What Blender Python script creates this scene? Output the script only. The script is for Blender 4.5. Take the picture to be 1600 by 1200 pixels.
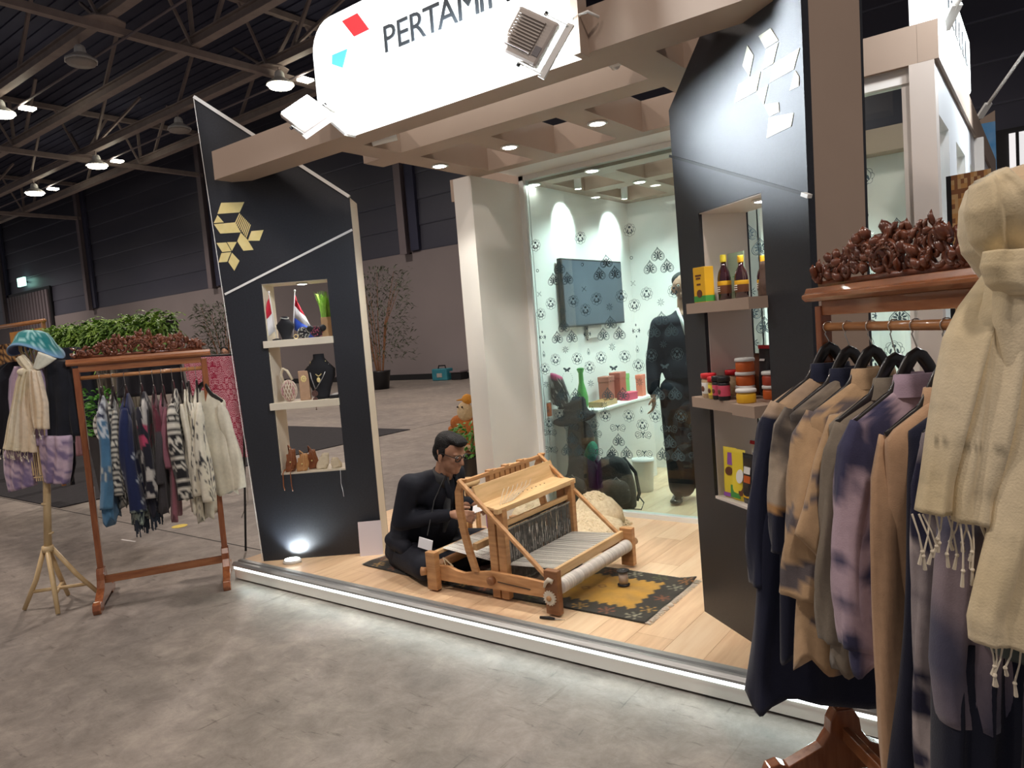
import bpy, math, random
from mathutils import Vector, Matrix, noise
PI = math.pi
R = math.radians
random.seed(7)
for o in list(bpy.data.objects):
    bpy.data.objects.remove(o)
S = bpy.context.scene
COL = S.collection
# ---------------------------------------------------------------- camera
cd = bpy.data.cameras.new('camera')
cd.sensor_width = 36.0
cd.lens = 36.0 * 1124.86 / 1600.0
cd.clip_start = 0.05
cd.clip_end = 300
cam = bpy.data.objects.new('camera', cd)
COL.objects.link(cam)
cam.matrix_world = Matrix(((0.800787, 0.018715, 0.598657, 0.0),
                           (0.593670, 0.107619, -0.797480, 0.0),
                           (-0.079352, 0.994016, 0.075070, 1.6),
                           (0, 0, 0, 1)))
S.camera = cam
# ---------------------------------------------------------------- world + exposure
W = bpy.data.worlds.new('hall_air')
S.world = W
W.use_nodes = True
W.node_tree.nodes['Background'].inputs[0].default_value = (0.80, 0.76, 0.78, 1)
W.node_tree.nodes['Background'].inputs[1].default_value = 0.17
S.view_settings.view_transform = 'Standard'
S.view_settings.look = 'None'
S.view_settings.gamma = 1.0
S.view_settings.use_curve_mapping = False
S.view_settings.exposure = 0.45


def lamp(kind, name, loc, energy, color=(1, 1, 1), target=None, size=0.1, angle=60, blend=0.5, sizey=None):
    d = bpy.data.lights.new(name, kind)
    d.energy = energy
    d.color = color
    if kind == 'AREA':
        d.shape = 'RECTANGLE'
        d.size = size
        d.size_y = sizey or size
    elif kind == 'SPOT':
        d.spot_size = R(angle)
        d.spot_blend = blend
        d.shadow_soft_size = size
    else:
        d.shadow_soft_size = size
    o = bpy.data.objects.new(name, d)
    COL.objects.link(o)
    o.location = loc
    if target is not None:
        o.rotation_euler = (Vector(target) - Vector(loc)).to_track_quat('-Z', 'Y').to_euler()
    return o


WARM = (1.0, 0.86, 0.76)
COOL = (0.80, 1.0, 0.97)
# high-bay hall lighting over the aisle (behind and beside the camera)
for hx, hy, he in ((-3.5, -2.5, 420), (2.5, -1.5, 1050), (-9.0, -1.0, 1300)):
    lamp('SPOT', 'aisle_high_bay', (hx, hy, 9.5), he, WARM, (hx, hy + 1.5, 0), 0.35, 150, 0.9)
for hx, hy, he in ((-12, 9.4, 1900), (-18.7, 14.2, 1000), (-31, 14.3, 1300), (-37.3, 14.4, 1200), (-50, 14.4, 1500), (-6, 14.4, 1000)):
    lamp('SPOT', 'far_high_bay', (hx, hy, 9.45), he, WARM, (hx, hy, 0), 0.35, 150, 0.9)
# two arm floods of the stand, each lighting the opposite angled panel
lamp('SPOT', 'flood_beam', (-3.05, 2.42, 2.84), 800, (0.84, 0.93, 1.0), (-0.88, 3.0, 2.70), 0.09, 40, 1.0)
lamp('SPOT', 'flood_beam', (-1.80, 2.50, 2.83), 120, (0.9, 0.94, 1.0), (-4.3, 2.9, 2.7), 0.09, 80, 0.7)
# recessed canopy lamps over the deck
for x in (-3.27, -2.66, -2.04, -1.42):
    lamp('SPOT', 'canopy_beam', (x, 3.74, 2.70), 38, (1.0, 0.95, 0.86), (x, 3.66, 0), 0.04, 110, 0.8)
for x in (-2.9, -2.3, -1.5):
    for y in (5.2, 5.9):
        lamp('SPOT', 'canopy_beam', (x, y, 2.72), 40, COOL, (x, y, 0), 0.04, 125, 0.8)
# spots aimed at the wall with the screen
lamp('SPOT', 'wall_spot_beam', (-3.10, 5.27, 2.60), 22, COOL, (-3.32, 5.29, 2.48), 0.02, 80, 0.6)
lamp('SPOT', 'wall_spot_beam', (-3.05, 6.10, 2.58), 22, COOL, (-3.32, 6.12, 2.44), 0.02, 80, 0.6)
# floods on the arms of the side wall
lamp('SPOT', 'side_flood_beam', (0.12, 6.0, 3.38), 150, (0.9, 0.96, 1.0), (-0.45, 5.2, 2.3), 0.1, 100, 0.8)
lamp('SPOT', 'side_flood_beam', (0.10, 3.7, 3.40), 60, (0.9, 0.96, 1.0), (-0.45, 4.8, 2.3), 0.1, 100, 0.8)
# niche lamps and floor uplight
lamp('SPOT', 'niche_beam', (-4.12, 3.28, 2.00), 5, (1, 0.96, 0.9), (-4.12, 3.25, 0.7), 0.02, 120, 0.8)
lamp('SPOT', 'niche_beam', (-0.98, 3.14, 2.02), 3.5, (1, 0.96, 0.9), (-1.0, 3.10, 0.7), 0.02, 120, 0.8)
lamp('SPOT', 'uplight_beam', (-4.22, 2.93, 0.160), 7.0, (0.85, 0.95, 1), (-4.24, 3.03, 0.32), 0.01, 130, 0.6)


# ---------------------------------------------------------------- materials
def nt(m):
    m.use_nodes = True
    return m.node_tree, m.node_tree.nodes['Principled BSDF']


MATS = {}


def mat(name, col, rough=0.5, metal=0.0, col2=None, scale=8.0, stretch=(1, 1, 1), bump=0.0, bscale=None, emit=0, spec=None,
        detail=4.0, coat=0.0, trans=0.0, ecol=None, alpha=None, lo=0.35, hi=0.65):
    if name in MATS:
        return MATS[name]
    m = bpy.data.materials.new(name)
    t, b = nt(m)
    N = t.nodes
    b.inputs['Base Color'].default_value = (*col, 1)
    b.inputs['Roughness'].default_value = rough
    b.inputs['Metallic'].default_value = metal
    if spec is not None:
        b.inputs['Specular IOR Level'].default_value = spec
    b.inputs['Coat Weight'].default_value = coat
    b.inputs['Transmission Weight'].default_value = trans
    if alpha is not None:
        b.inputs['Alpha'].default_value = alpha
    if emit:
        b.inputs['Emission Color'].default_value = (*(ecol or col), 1)
        b.inputs['Emission Strength'].default_value = emit
    tc = N.new('ShaderNodeTexCoord')
    mp = N.new('ShaderNodeMapping')
    mp.inputs['Scale'].default_value = stretch
    t.links.new(tc.outputs['Object'], mp.inputs[0])
    if col2 is not None:
        n = N.new('ShaderNodeTexNoise')
        n.inputs['Scale'].default_value = scale
        n.inputs['Detail'].default_value = detail
        r = N.new('ShaderNodeValToRGB')
        r.color_ramp.elements[0].position = lo
        r.color_ramp.elements[1].position = hi
        r.color_ramp.elements[0].color = (*col, 1)
        r.color_ramp.elements[1].color = (*col2, 1)
        t.links.new(mp.outputs[0], n.inputs[0])
        t.links.new(n.outputs[0], r.inputs[0])
        t.links.new(r.outputs[0], b.inputs['Base Color'])
    if bump:
        n2 = N.new('ShaderNodeTexNoise')
        n2.inputs['Scale'].default_value = bscale or scale * 3
        n2.inputs['Detail'].default_value = 3
        bp = N.new('ShaderNodeBump')
        bp.inputs['Strength'].default_value = bump
        bp.inputs['Distance'].default_value = 0.01
        t.links.new(mp.outputs[0], n2.inputs[0])
        t.links.new(n2.outputs[0], bp.inputs['Height'])
        t.links.new(bp.outputs[0], b.inputs['Normal'])
    MATS[name] = m
    return m


def cloth_mat(name='painted_cloth', rough=0.85, bump=0.25, sheen=0.2, fib=260.0):
    """cloth whose dye comes from the mesh's own 'dye' attribute"""
    if name in MATS:
        return MATS[name]
    m = bpy.data.materials.new(name)
    t, b = nt(m)
    N = t.nodes
    a = N.new('ShaderNodeAttribute')
    a.attribute_name = 'dye'
    n = N.new('ShaderNodeTexNoise')
    n.inputs['Scale'].default_value = 45
    n.inputs['Detail'].default_value = 4
    tc = N.new('ShaderNodeTexCoord')
    t.links.new(tc.outputs['Object'], n.inputs[0])
    mr = N.new('ShaderNodeMapRange')
    mr.inputs[3].default_value = 0.82
    mr.inputs[4].default_value = 1.12
    t.links.new(n.outputs[0], mr.inputs[0])
    mx = N.new('ShaderNodeVectorMath')
    mx.operation = 'SCALE'
    t.links.new(a.outputs['Color'], mx.inputs[0])
    t.links.new(mr.outputs[0], mx.inputs['Scale'])
    t.links.new(mx.outputs[0], b.inputs['Base Color'])
    b.inputs['Roughness'].default_value = rough
    b.inputs['Sheen Weight'].default_value = sheen
    b.inputs['Specular IOR Level'].default_value = 0.25
    w = N.new('ShaderNodeTexNoise')
    w.inputs['Scale'].default_value = fib
    bp = N.new('ShaderNodeBump')
    bp.inputs['Strength'].default_value = bump
    bp.inputs['Distance'].default_value = 0.003
    t.links.new(tc.outputs['Object'], w.inputs[0])
    t.links.new(w.outputs[0], bp.inputs['Height'])
    t.links.new(bp.outputs[0], b.inputs['Normal'])
    MATS[name] = m
    return m


# ---------------------------------------------------------------- mesh builder
class MB:
    def __init__(s):
        s.v = []
        s.f = []
        s.c = {}

    def add(s, vs, fs, col=None):
        k = len(s.v)
        s.v += [tuple(p) for p in vs]
        s.f += [tuple(i + k for i in f) for f in fs]
        if col is not None:
            for i in range(k, len(s.v)):
                s.c[i] = col
        return s

    def box(s, x0, y0, z0, x1, y1, z1, M=None, col=None):
        vs = [Vector(p) for p in ((x0, y0, z0), (x1, y0, z0), (x1, y1, z0), (x0, y1, z0), (x0, y0, z1), (x1, y0, z1), (x1, y1, z1), (x0, y1, z1))]
        if M is not None:
            vs = [M @ p for p in vs]
        return s.add(vs, [(0, 3, 2, 1), (4, 5, 6, 7), (0, 1, 5, 4), (1, 2, 6, 5), (2, 3, 7, 6), (3, 0, 4, 7)], col)

    def bar(s, p, q, w, h=None, up=(0, 0, 1), col=None):
        p = Vector(p)
        q = Vector(q)
        h = h or w
        d = (q - p).normalized()
        u = Vector(up)
        if abs(d.dot(u)) > 0.98:
            u = Vector((0, 1, 0))
        a = d.cross(u).normalized()
        b = a.cross(d).normalized()
        vs = [c + a * sx * w / 2 + b * sy * h / 2 for c in (p, q) for sx, sy in ((-1, -1), (1, -1), (1, 1), (-1, 1))]
        return s.add(vs, [(0, 3, 2, 1), (4, 5, 6, 7), (0, 1, 5, 4), (1, 2, 6, 5), (2, 3, 7, 6), (3, 0, 4, 7)], col)

    def tube(s, pts, r, n=8, caps=True, col=None, flat=1.0):
        pts = [Vector(p) for p in pts]
        m = len(pts)
        rs = r if isinstance(r, (list, tuple)) else [r] * m
        vs = []
        ref = None
        for i, p in enumerate(pts):
            d = (pts[min(i + 1, m - 1)] - pts[max(i - 1, 0)])
            d = d.normalized() if d.length > 1e-9 else Vector((0, 0, 1))
            if ref is None:
                ref = Vector((0, 0, 1)) if abs(d.z) < 0.9 else Vector((1, 0, 0))
            a = (ref - d * ref.dot(d)).normalized()
            b = d.cross(a)
            ref = a
            for k in range(n):
                t = 2 * PI * k / n
                vs.append(p + a * math.cos(t) * rs[i] + b * math.sin(t) * rs[i] * flat)
        fs = [(i * n + k, i * n + (k + 1) % n, (i + 1) * n + (k + 1) % n, (i + 1) * n + k) for i in range(m - 1) for k in range(n)]
        if caps:
            fs.append(tuple(range(n))[::-1])
            fs.append(tuple((m - 1) * n + k for k in range(n)))
        return s.add(vs, fs, col)

    def loft(s, rings, caps=True, col=None, closed=True):
        n = len(rings[0])
        vs = [p for r in rings for p in r]
        kk = n if closed else n - 1
        fs = [(i * n + k, i * n + (k + 1) % n, (i + 1) * n + (k + 1) % n, (i + 1) * n + k) for i in range(len(rings) - 1) for k in range(kk)]
        if caps:
            fs.append(tuple(range(n))[::-1])
            fs.append(tuple((len(rings) - 1) * n + k for k in range(n)))
        return s.add(vs, fs, col)

    def lathe(s, prof, n=20, M=None, col=None, ctr=(0, 0, 0), sx=1, sy=1):
        rings = []
        for r, z in prof:
            rr = [Vector((ctr[0] + max(r, 1e-4) * sx * math.cos(2 * PI * k / n), ctr[1] + max(r, 1e-4) * sy * math.sin(2 * PI * k / n), ctr[2] + z)) for k in range(n)]
            if M is not None:
                rr = [M @ p for p in rr]
            rings.append(rr)
        return s.loft(rings, True, col)

    def ball(s, c, rx, ry=None, rz=None, nu=14, nv=9, M=None, col=None):
        ry = ry or rx
        rz = rz or rx
        rings = []
        for j in range(nv + 1):
            ph = -PI / 2 + PI * j / nv
            ph = max(min(ph, PI / 2 - 0.02), -PI / 2 + 0.02)
            rr = [Vector((rx * math.cos(ph) * math.cos(2 * PI * k / nu), ry * math.cos(ph) * math.sin(2 * PI * k / nu), rz * math.sin(ph))) for k in range(nu)]
            if M is not None:
                rr = [M @ p for p in rr]
            rings.append([p + Vector(c) for p in rr])
        return s.loft(rings, True, col)

    def prism(s, poly, fn0, fn1, col=None):
        n = len(poly)
        vs = [fn0(*p) for p in poly] + [fn1(*p) for p in poly]
        fs = [tuple(range(n))[::-1], tuple(range(n, 2 * n))] + [(k, (k + 1) % n, n + (k + 1) % n, n + k) for k in range(n)]
        return s.add(vs, fs, col)

    def build(s, name, m, parent=None, smooth=False, bevel=0, M=None):
        me = bpy.data.meshes.new(name)
        vs = s.v if M is None else [tuple(M @ Vector(p)) for p in s.v]
        me.from_pydata(vs, [], s.f)
        me.update()
        if s.c:
            at = me.color_attributes.new('dye', 'FLOAT_COLOR', 'POINT')
            flat = []
            for i in range(len(s.v)):
                c = s.c.get(i, (1, 1, 1))
                flat += [c[0], c[1], c[2], 1.0]
            at.data.foreach_set('color', flat)
        if smooth:
            me.polygons.foreach_set('use_smooth', [True] * len(me.polygons))
        me.materials.append(m)
        o = bpy.data.objects.new(name, me)
        COL.objects.link(o)
        if parent is not None:
            o.parent = parent
        if bevel:
            b = o.modifiers.new('bevel', 'BEVEL')
            b.width = bevel
            b.segments = 2
            b.limit_method = 'ANGLE'
            b.angle_limit = R(40)
        return o


def fixn(o):
    import bmesh
    bm = bmesh.new()
    bm.from_mesh(o.data)
    bmesh.ops.recalc_face_normals(bm, faces=bm.faces)
    bm.to_mesh(o.data)
    bm.free()
    return o


def thing(name, label, cat, loc=(0, 0, 0), rz=0, group=None, rot=None):
    o = bpy.data.objects.new(name, None)
    COL.objects.link(o)
    o.empty_display_size = 0.1
    o.location = loc
    o.rotation_euler = rot or (0, 0, rz)
    o['label'] = label
    o['category'] = cat
    if group:
        o['group'] = group
    return o


def tag(o, label, cat, group=None, kind=None):
    o['label'] = label
    o['category'] = cat
    if group:
        o['group'] = group
    if kind:
        o['kind'] = kind
    return o


def struct(o, label=None):
    o['kind'] = 'structure'
    if label:
        o['label'] = label
        o['category'] = 'setting'
    return o


def dup(root, loc, rz=None, label=None):
    r = root.copy()
    COL.objects.link(r)
    r.location = loc
    if rz is not None:
        r.rotation_euler = (0, 0, rz)
    if label:
        r['label'] = label
    for ch in list(root.children):
        c = ch.copy()
        COL.objects.link(c)
        c.parent = r
        for g in ch.children:
            d = g.copy()
            COL.objects.link(d)
            d.parent = c
    return r


def nz(x, y, z=0.0):
    return noise.noise(Vector((x, y, z)))


def frac(x):
    return x - math.floor(x)


def mixc(a, b, t):
    t = max(0.0, min(1.0, t))
    return tuple(a[i] * (1 - t) + b[i] * t for i in range(3))
# ================================================================ MATERIALS


def concrete():
    m = bpy.data.materials.new('concrete')
    t, b = nt(m)
    N, Lk = t.nodes, t.links
    tc = N.new('ShaderNodeTexCoord')

    def noise_(scale, detail, stretch=(1, 1, 1), rot=0.0, rough=0.6, dist=0.0):
        mp = N.new('ShaderNodeMapping')
        mp.inputs['Scale'].default_value = stretch
        mp.inputs['Rotation'].default_value = (0, 0, rot)
        Lk.new(tc.outputs['Object'], mp.inputs[0])
        n = N.new('ShaderNodeTexNoise')
        n.inputs['Scale'].default_value = scale
        n.inputs['Detail'].default_value = detail
        n.inputs['Roughness'].default_value = rough
        n.inputs['Distortion'].default_value = dist
        Lk.new(mp.outputs[0], n.inputs[0])
        return n.outputs[0]

    def ramp(src, stops):
        r = N.new('ShaderNodeValToRGB')
        r.color_ramp.elements[0].position, r.color_ramp.elements[0].color = stops[0][0], (*stops[0][1], 1)
        r.color_ramp.elements[1].position, r.color_ramp.elements[1].color = stops[-1][0], (*stops[-1][1], 1)
        for p, c in stops[1:-1]:
            e = r.color_ramp.elements.new(p)
            e.color = (*c, 1)
        Lk.new(src, r.inputs[0])
        return r.outputs[0]

    def mul(a, c, f=1.0):
        x = N.new('ShaderNodeMix')
        x.data_type = 'RGBA'
        x.blend_type = 'MULTIPLY'
        x.inputs[0].default_value = f
        Lk.new(a, x.inputs[6])
        Lk.new(c, x.inputs[7])
        return x.outputs[2]
    base = ramp(noise_(5.5, 15, rough=0.76, dist=0.3), [(0.36, (0.190, 0.168, 0.152)), (0.50, (0.255, 0.225, 0.203)), (0.66, (0.350, 0.312, 0.280))])
    patch = ramp(noise_(0.55, 6, rough=0.5), [(0.35, (0.84, 0.84, 0.85)), (0.65, (1.10, 1.08, 1.05))])
    scuff = ramp(noise_(7, 8, (1.0, 5.0, 1), 0.5, 0.65, 0.6), [(0.30, (0.55, 0.54, 0.54)), (0.40, (1, 1, 1)), (0.66, (1, 1, 1)), (0.74, (1.35, 1.33, 1.3))])
    scuff2 = ramp(noise_(2.2, 9, (6.0, 0.8, 1), -0.9, 0.6, 1.2), [(0.29, (0.60, 0.59, 0.58)), (0.36, (1, 1, 1)), (1.0, (1, 1, 1))])
    col = mul(mul(mul(base, patch), scuff), scuff2)
    Lk.new(col, b.inputs['Base Color'])
    rr = N.new('ShaderNodeMapRange')
    rr.inputs[3].default_value = 0.30
    rr.inputs[4].default_value = 0.62
    Lk.new(noise_(1.6, 8), rr.inputs[0])
    Lk.new(rr.outputs[0], b.inputs['Roughness'])
    bp = N.new('ShaderNodeBump')
    bp.inputs['Strength'].default_value = 0.12
    bp.inputs['Distance'].default_value = 0.01
    Lk.new(noise_(18, 8), bp.inputs['Height'])
    Lk.new(bp.outputs[0], b.inputs['Normal'])
    return m


M_CONC = concrete()
M_TAN = mat('tan_laminate', (0.40, 0.305, 0.24), 0.55, col2=(0.37, 0.28, 0.22), scale=2)
M_CREAM = mat('cream_laminate', (0.72, 0.66, 0.54), 0.5, col2=(0.69, 0.63, 0.51), scale=2)
M_WHITE = mat('white_board', (0.82, 0.80, 0.78), 0.5, col2=(0.79, 0.78, 0.75), scale=2)
M_BLACKLAM = mat('black_laminate', (0.012, 0.014, 0.020), 0.42, col2=(0.017, 0.020, 0.028), scale=90, bump=0.22, bscale=450, spec=0.6)
M_BLACK = mat('black_edge', (0.01, 0.01, 0.012), 0.5)
M_GOLD = mat('gold_foil', (0.78, 0.64, 0.27), 0.45, col2=(0.83, 0.70, 0.33), scale=20)
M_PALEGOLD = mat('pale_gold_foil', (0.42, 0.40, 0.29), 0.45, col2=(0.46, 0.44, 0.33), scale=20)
M_STRIPW = mat('white_line', (0.85, 0.85, 0.82), 0.4)
M_ALU = mat('brushed_aluminium', (0.46, 0.48, 0.48), 0.42, metal=0.55, col2=(0.36, 0.37, 0.37), scale=6, stretch=(1, 40, 40))
M_LED = mat('led_strip', (0.9, 1.0, 0.98), 0.4, emit=3.0, ecol=(0.90, 1.0, 0.97))
M_LAMP = mat('lamp_glow', (1, 1, 0.95), 0.4, emit=18.0, ecol=(0.96, 1.0, 0.92))
M_FLOOD = mat('flood_glow', (1, 1, 1), 0.4, emit=20.0, ecol=(0.85, 0.97, 1.0))
M_HALLLAMP = mat('high_bay_glow', (1, 0.96, 0.8), 0.4, emit=14.0, ecol=(1, 0.93, 0.72))
M_SIGN = mat('backlit_acrylic', (0.95, 0.97, 0.96), 0.3, emit=1.35, ecol=(0.95, 1.0, 0.98))
M_STEEL = mat('hall_steel', (0.38, 0.31, 0.285), 0.6, col2=(0.32, 0.26, 0.24), scale=3)
M_DECK = mat('roof_deck', (0.040, 0.043, 0.082), 0.8, col2=(0.050, 0.053, 0.095), scale=0.6)
M_CLAD = mat('dark_cladding', (0.078, 0.080, 0.112), 0.36, metal=0.3, col2=(0.095, 0.095, 0.125), scale=0.5, bump=0.3, bscale=1.2, stretch=(0.3, 1, 1.5))
M_GREYW = mat('grey_wall_paint', (0.285, 0.245, 0.25), 0.75, col2=(0.26, 0.225, 0.23), scale=0.4)
M_GREYT = mat('column_paint', (0.20, 0.165, 0.18), 0.6, col2=(0.18, 0.15, 0.165), scale=1)
M_CARPET = mat('black_carpet', (0.014, 0.013, 0.016), 0.95, col2=(0.022, 0.020, 0.024), scale=14, bump=0.4, bscale=80)
M_PLANK = mat('light_oak', (0.72, 0.49, 0.30), 0.36, col2=(0.82, 0.60, 0.39), scale=5, stretch=(7, 0.7, 1), detail=6, bump=0.05)
M_PLANK2 = mat('light_oak_pale', (0.80, 0.58, 0.37), 0.36, col2=(0.86, 0.66, 0.45), scale=5, stretch=(7, 0.7, 1), detail=6, bump=0.05)
M_PLANK3 = mat('light_oak_warm', (0.66, 0.44, 0.26), 0.36, col2=(0.78, 0.55, 0.35), scale=5, stretch=(7, 0.7, 1), detail=6, bump=0.05)
M_WHITEMETAL = mat('white_enamel', (0.80, 0.80, 0.78), 0.35, col2=(0.77, 0.77, 0.75), scale=9)
M_GREYMETAL = mat('grey_cast_metal', (0.46, 0.41, 0.37), 0.5, col2=(0.42, 0.38, 0.35), scale=12)
M_MOTIF = mat('dark_print', (0.05, 0.085, 0.10), 0.5)


def glass_mat():
    m = bpy.data.materials.new('clear_glass')
    t, b = nt(m)
    N = t.nodes
    tr = N.new('ShaderNodeBsdfTransparent')
    tr.inputs[0].default_value = (0.93, 0.985, 0.965, 1)
    gl = N.new('ShaderNodeBsdfGlossy')
    gl.inputs['Roughness'].default_value = 0.02
    fr = N.new('ShaderNodeFresnel')
    fr.inputs[0].default_value = 1.5
    mr = N.new('ShaderNodeMath')
    mr.operation = 'MULTIPLY'
    mr.inputs[1].default_value = 1.3
    mx = N.new('ShaderNodeMixShader')
    t.links.new(fr.outputs[0], mr.inputs[0])
    t.links.new(mr.outputs[0], mx.inputs[0])
    t.links.new(tr.outputs[0], mx.inputs[1])
    t.links.new(gl.outputs[0], mx.inputs[2])
    t.links.new(mx.outputs[0], N['Material Output'].inputs[0])
    return m


M_GLASS = glass_mat()

# ================================================================ HALL
b = MB().box(-75, -8, -0.3, 14, 19.9, 0)
fl = struct(b.build('floor', M_CONC))
# saw-cut joints in the slab, filled dark
M_JOINT = mat('joint_filler', (0.035, 0.032, 0.03), 0.8)
for a, c in (((-60, 3.27), (-4.7, 3.27)), ((-9.0, 3.3), (-9.0, 19)), ((-7.14, 4.05), (-4.7, 3.45))):
    if a[0] == -7.14:
        continue
    j = MB().bar((a[0], a[1], 0.0006), (c[0], c[1], 0.0006), 0.012, 0.002)
    j.build('floor_joint', M_JOINT, fl)
M_TAPE = mat('yellow_floor_tape', (0.72, 0.55, 0.08), 0.6, col2=(0.6, 0.45, 0.08), scale=30)
b = MB()
b.lathe([(0.07, 0.001), (0.07, 0.003)], 18, ctr=(-6.62, 3.42, 0))
tag(b.build('floor_marker', M_TAPE), 'small round yellow marker stuck on the concrete behind the left rack', 'marker')
M_CHALK = mat('white_floor_mark', (0.7, 0.68, 0.66), 0.8)
b = MB().bar((-6.5, 2.95, 0.0012), (-6.72, 2.93, 0.0012), 0.018, 0.002)
tag(b.build('tape_scrap', M_CHALK), 'thin white tape scrap on the concrete beyond the left rack', 'tape')

wb = MB().box(-75, 19.7, 0, 14, 19.95, 4.76).build('wall_back', M_GREYW)
struct(wb)
# dark horizontal cladding above, one board per row and bay
colx = [-84.0, -71.0, -58.0, -45.2, -32.1, -19.1, -6.1, 6.9, 14.2]
for i in range(len(colx) - 1):
    z = 4.77
    while z < 12.2:
        q = MB()
        x0, x1 = colx[i] + 0.02, colx[i + 1] - 0.02
        # shallow trapezoid profile
        pr = [(19.80, 0.0), (19.735, 0.0), (19.73, 0.04), (19.765, 0.925), (19.80, 0.925)]
        q.prism(pr, lambda y, zz: (x0, y, z + zz), lambda y, zz: (x1, y, z + zz))
        q.build('cladding_board', M_CLAD, wb)
        z += 0.93
for x in colx[1:-1]:
    q = MB().box(x - 0.17, 19.40, 4.70, x + 0.17, 19.44, 12)
    q.box(x - 0.03, 19.44, 4.70, x + 0.03, 19.74, 12)
    q.box(x - 0.17, 19.70, 4.70, x + 0.17, 19.74, 12)
    struct(q.build('trim_1', M_GREYT))
    q = MB().box(x + 0.20, 19.60, 4.8, x + 0.62, 19.73, 12)
    q.build('recess_shade_panel', M_DECK, wb)  # dark-coloured panel stands in for the shaded recess beside each column
struct(MB().box(-75, 19.62, 0, 14, 19.72, 0.21).build('baseboard_back', M_BLACK))
ceil = MB().box(-75, -8, 12.2, 14, 20, 12.35).build('ceiling', M_DECK)
struct(ceil)
q = MB()
y = -3.0
while y < 19.6:
    q.box(-75, y, 12.15, 14, y + 0.2, 12.2)
    y += 0.42
o = q.build('deck_rib', M_DECK, ceil)
o['kind'] = 'stuff'
# the long beams of the roof, running along the hall
for k, y in enumerate((2.05, 4.5, 6.95, 9.4, 11.85, 14.35, 16.8)):
    q = MB()
    z = 10.2
    q.box(-75, y - 0.13, z - 0.02, 14, y + 0.13, z + 0.02)
    q.box(-75, y - 0.03, z + 0.02, 14, y + 0.03, z + 0.24)
    q.box(-75, y - 0.11, z + 0.24, 14, y + 0.11, z + 0.28)
    be = q.build('roof_beam', M_STEEL)
    struct(be)
    x = -70.0
    while x < 12:
        MB().bar((x, y, z + 0.25), (x + 1.5, y, 12.1), 0.09).build('brace', M_STEEL, be)
        x += 6.5
    q = MB().tube([(-75, y + 0.5, z - 0.28), (14, y + 0.5, z - 0.28)], 0.035, 6)
    if k % 2 == 1:
        q.build('cable_conduit', M_GREYT, be)
# trusses across the hall
for x in (-58, -45.2, -32.1, -19.1, -6.1, 6.9):
    q = MB().bar((x, -6, 10.05), (x, 19.6, 10.05), 0.2, 0.18)
    tr = struct(q.build('roof_truss', M_STEEL))
    MB().bar((x, -6, 12.0), (x, 19.6, 12.0), 0.2, 0.18).build('top_chord', M_STEEL, tr)
    y = -0.4
    k = 0
    while y < 19:
        MB().bar((x, y, 10.1), (x, y + (1.22 if k % 2 == 0 else 0.0), 12.0), 0.10).build('brace', M_STEEL, tr)
        MB().bar((x, y, 10.1), (x, y - 0.9, 12.0), 0.07).build('brace', M_STEEL, tr)
        y += 2.45
        k += 1
    for yy in (9.4, 14.35):
        MB().bar((x, yy, 10.15), (x - 3.2, yy + 1.0, 12.0), 0.08).build('brace', M_STEEL, tr)
        MB().bar((x, yy, 10.15), (x + 3.2, yy + 1.0, 12.0), 0.08).build('brace', M_STEEL, tr)
        q = MB()
        q.lathe([(0.55, 0), (0.55, 0.03)], 8, ctr=(x, yy, 10.14))
        q.build('gusset_plate', M_STEEL, tr)


def high_bay(x, y, lit, label, emergency=False):
    t = thing('high_bay_lamp', label, 'lamp', (x, y, 9.6), 0, None)
    q = MB().lathe([(0.10, 0.42), (0.14, 0.36), (0.16, 0.22), (0.40, 0.05), (0.42, 0.0), (0.38, 0.0)], 8 if not lit else 20)
    q.build('housing', M_WHITEMETAL, t)
    g = MB().lathe([(0.01, 0.0), (0.37, -0.01), (0.34, -0.07), (0.01, -0.09)], 20)
    g.build('diffuser', M_HALLLAMP if lit else M_GREYMETAL, t, True)
    MB().bar((0, 0, 0.4), (0, 0, 0.62), 0.04).build('hanger_rod', M_STEEL, t)
    if lit:
        MB().box(0.30, 0.40, 0.14, 0.62, 0.80, 0.20).build('reflector_flap', M_HALLLAMP, t)
    return t


high_bay(-31.0, 14.35, True, 'lit high-bay lamp on the ceiling, middle of the three glowing at upper left')
high_bay(-37.3, 14.35, True, 'lit high-bay lamp on the ceiling, farthest left of the three glowing at upper left')
high_bay(-18.7, 14.35, True, 'lit high-bay lamp just above the left arm floodlight of the stand')
high_bay(-24.6, 14.35, False, 'unlit pale high-bay lamp hanging left of the black panel tip')
high_bay(-20.5, 9.4, False, 'unlit grey box high-bay lamp near the top left corner')
high_bay(-26.2, 9.4, True, 'lit high-bay lamp cut by the left frame edge')

# slatted loading door far left
d = struct(MB().box(-57.6, 19.60, 0, -50.6, 19.70, 6.7).build('door_1', M_BLACK))
for i in range(14):
    x = -57.4 + i * 0.48
    MB().box(x, 19.5, 0.05, x + 0.30, 19.62, 6.5).build('door_slat', M_GREYT, d)
t = thing('exit_sign', 'small lit green exit sign on the far wall above the slatted door', 'sign', (-54.3, 19.4, 7.3))
MB().box(-0.06, 0.1, -0.06, 0.06, 0.36, 0.06).build('wall_bracket', M_BLACK, t)
MB().box(-0.55, -0.04, -0.28, 0.55, 0.1, 0.28).build('sign_box', mat('exit_glow', (0.45, 0.9, 0.72), 0.4, emit=1.6, ecol=(0.5, 1, 0.8)), t)
q = MB().box(-0.38, -0.06, -0.16, -0.06, -0.042, 0.18)
q.prism([(0.02, -0.16), (0.4, 0.0), (0.02, 0.16)], lambda a, c: (a, -0.06, c), lambda a, c: (a, -0.042, c))
q.build('pictogram', mat('exit_white', (1, 1, 1), 0.4, emit=2.5), t)
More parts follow.
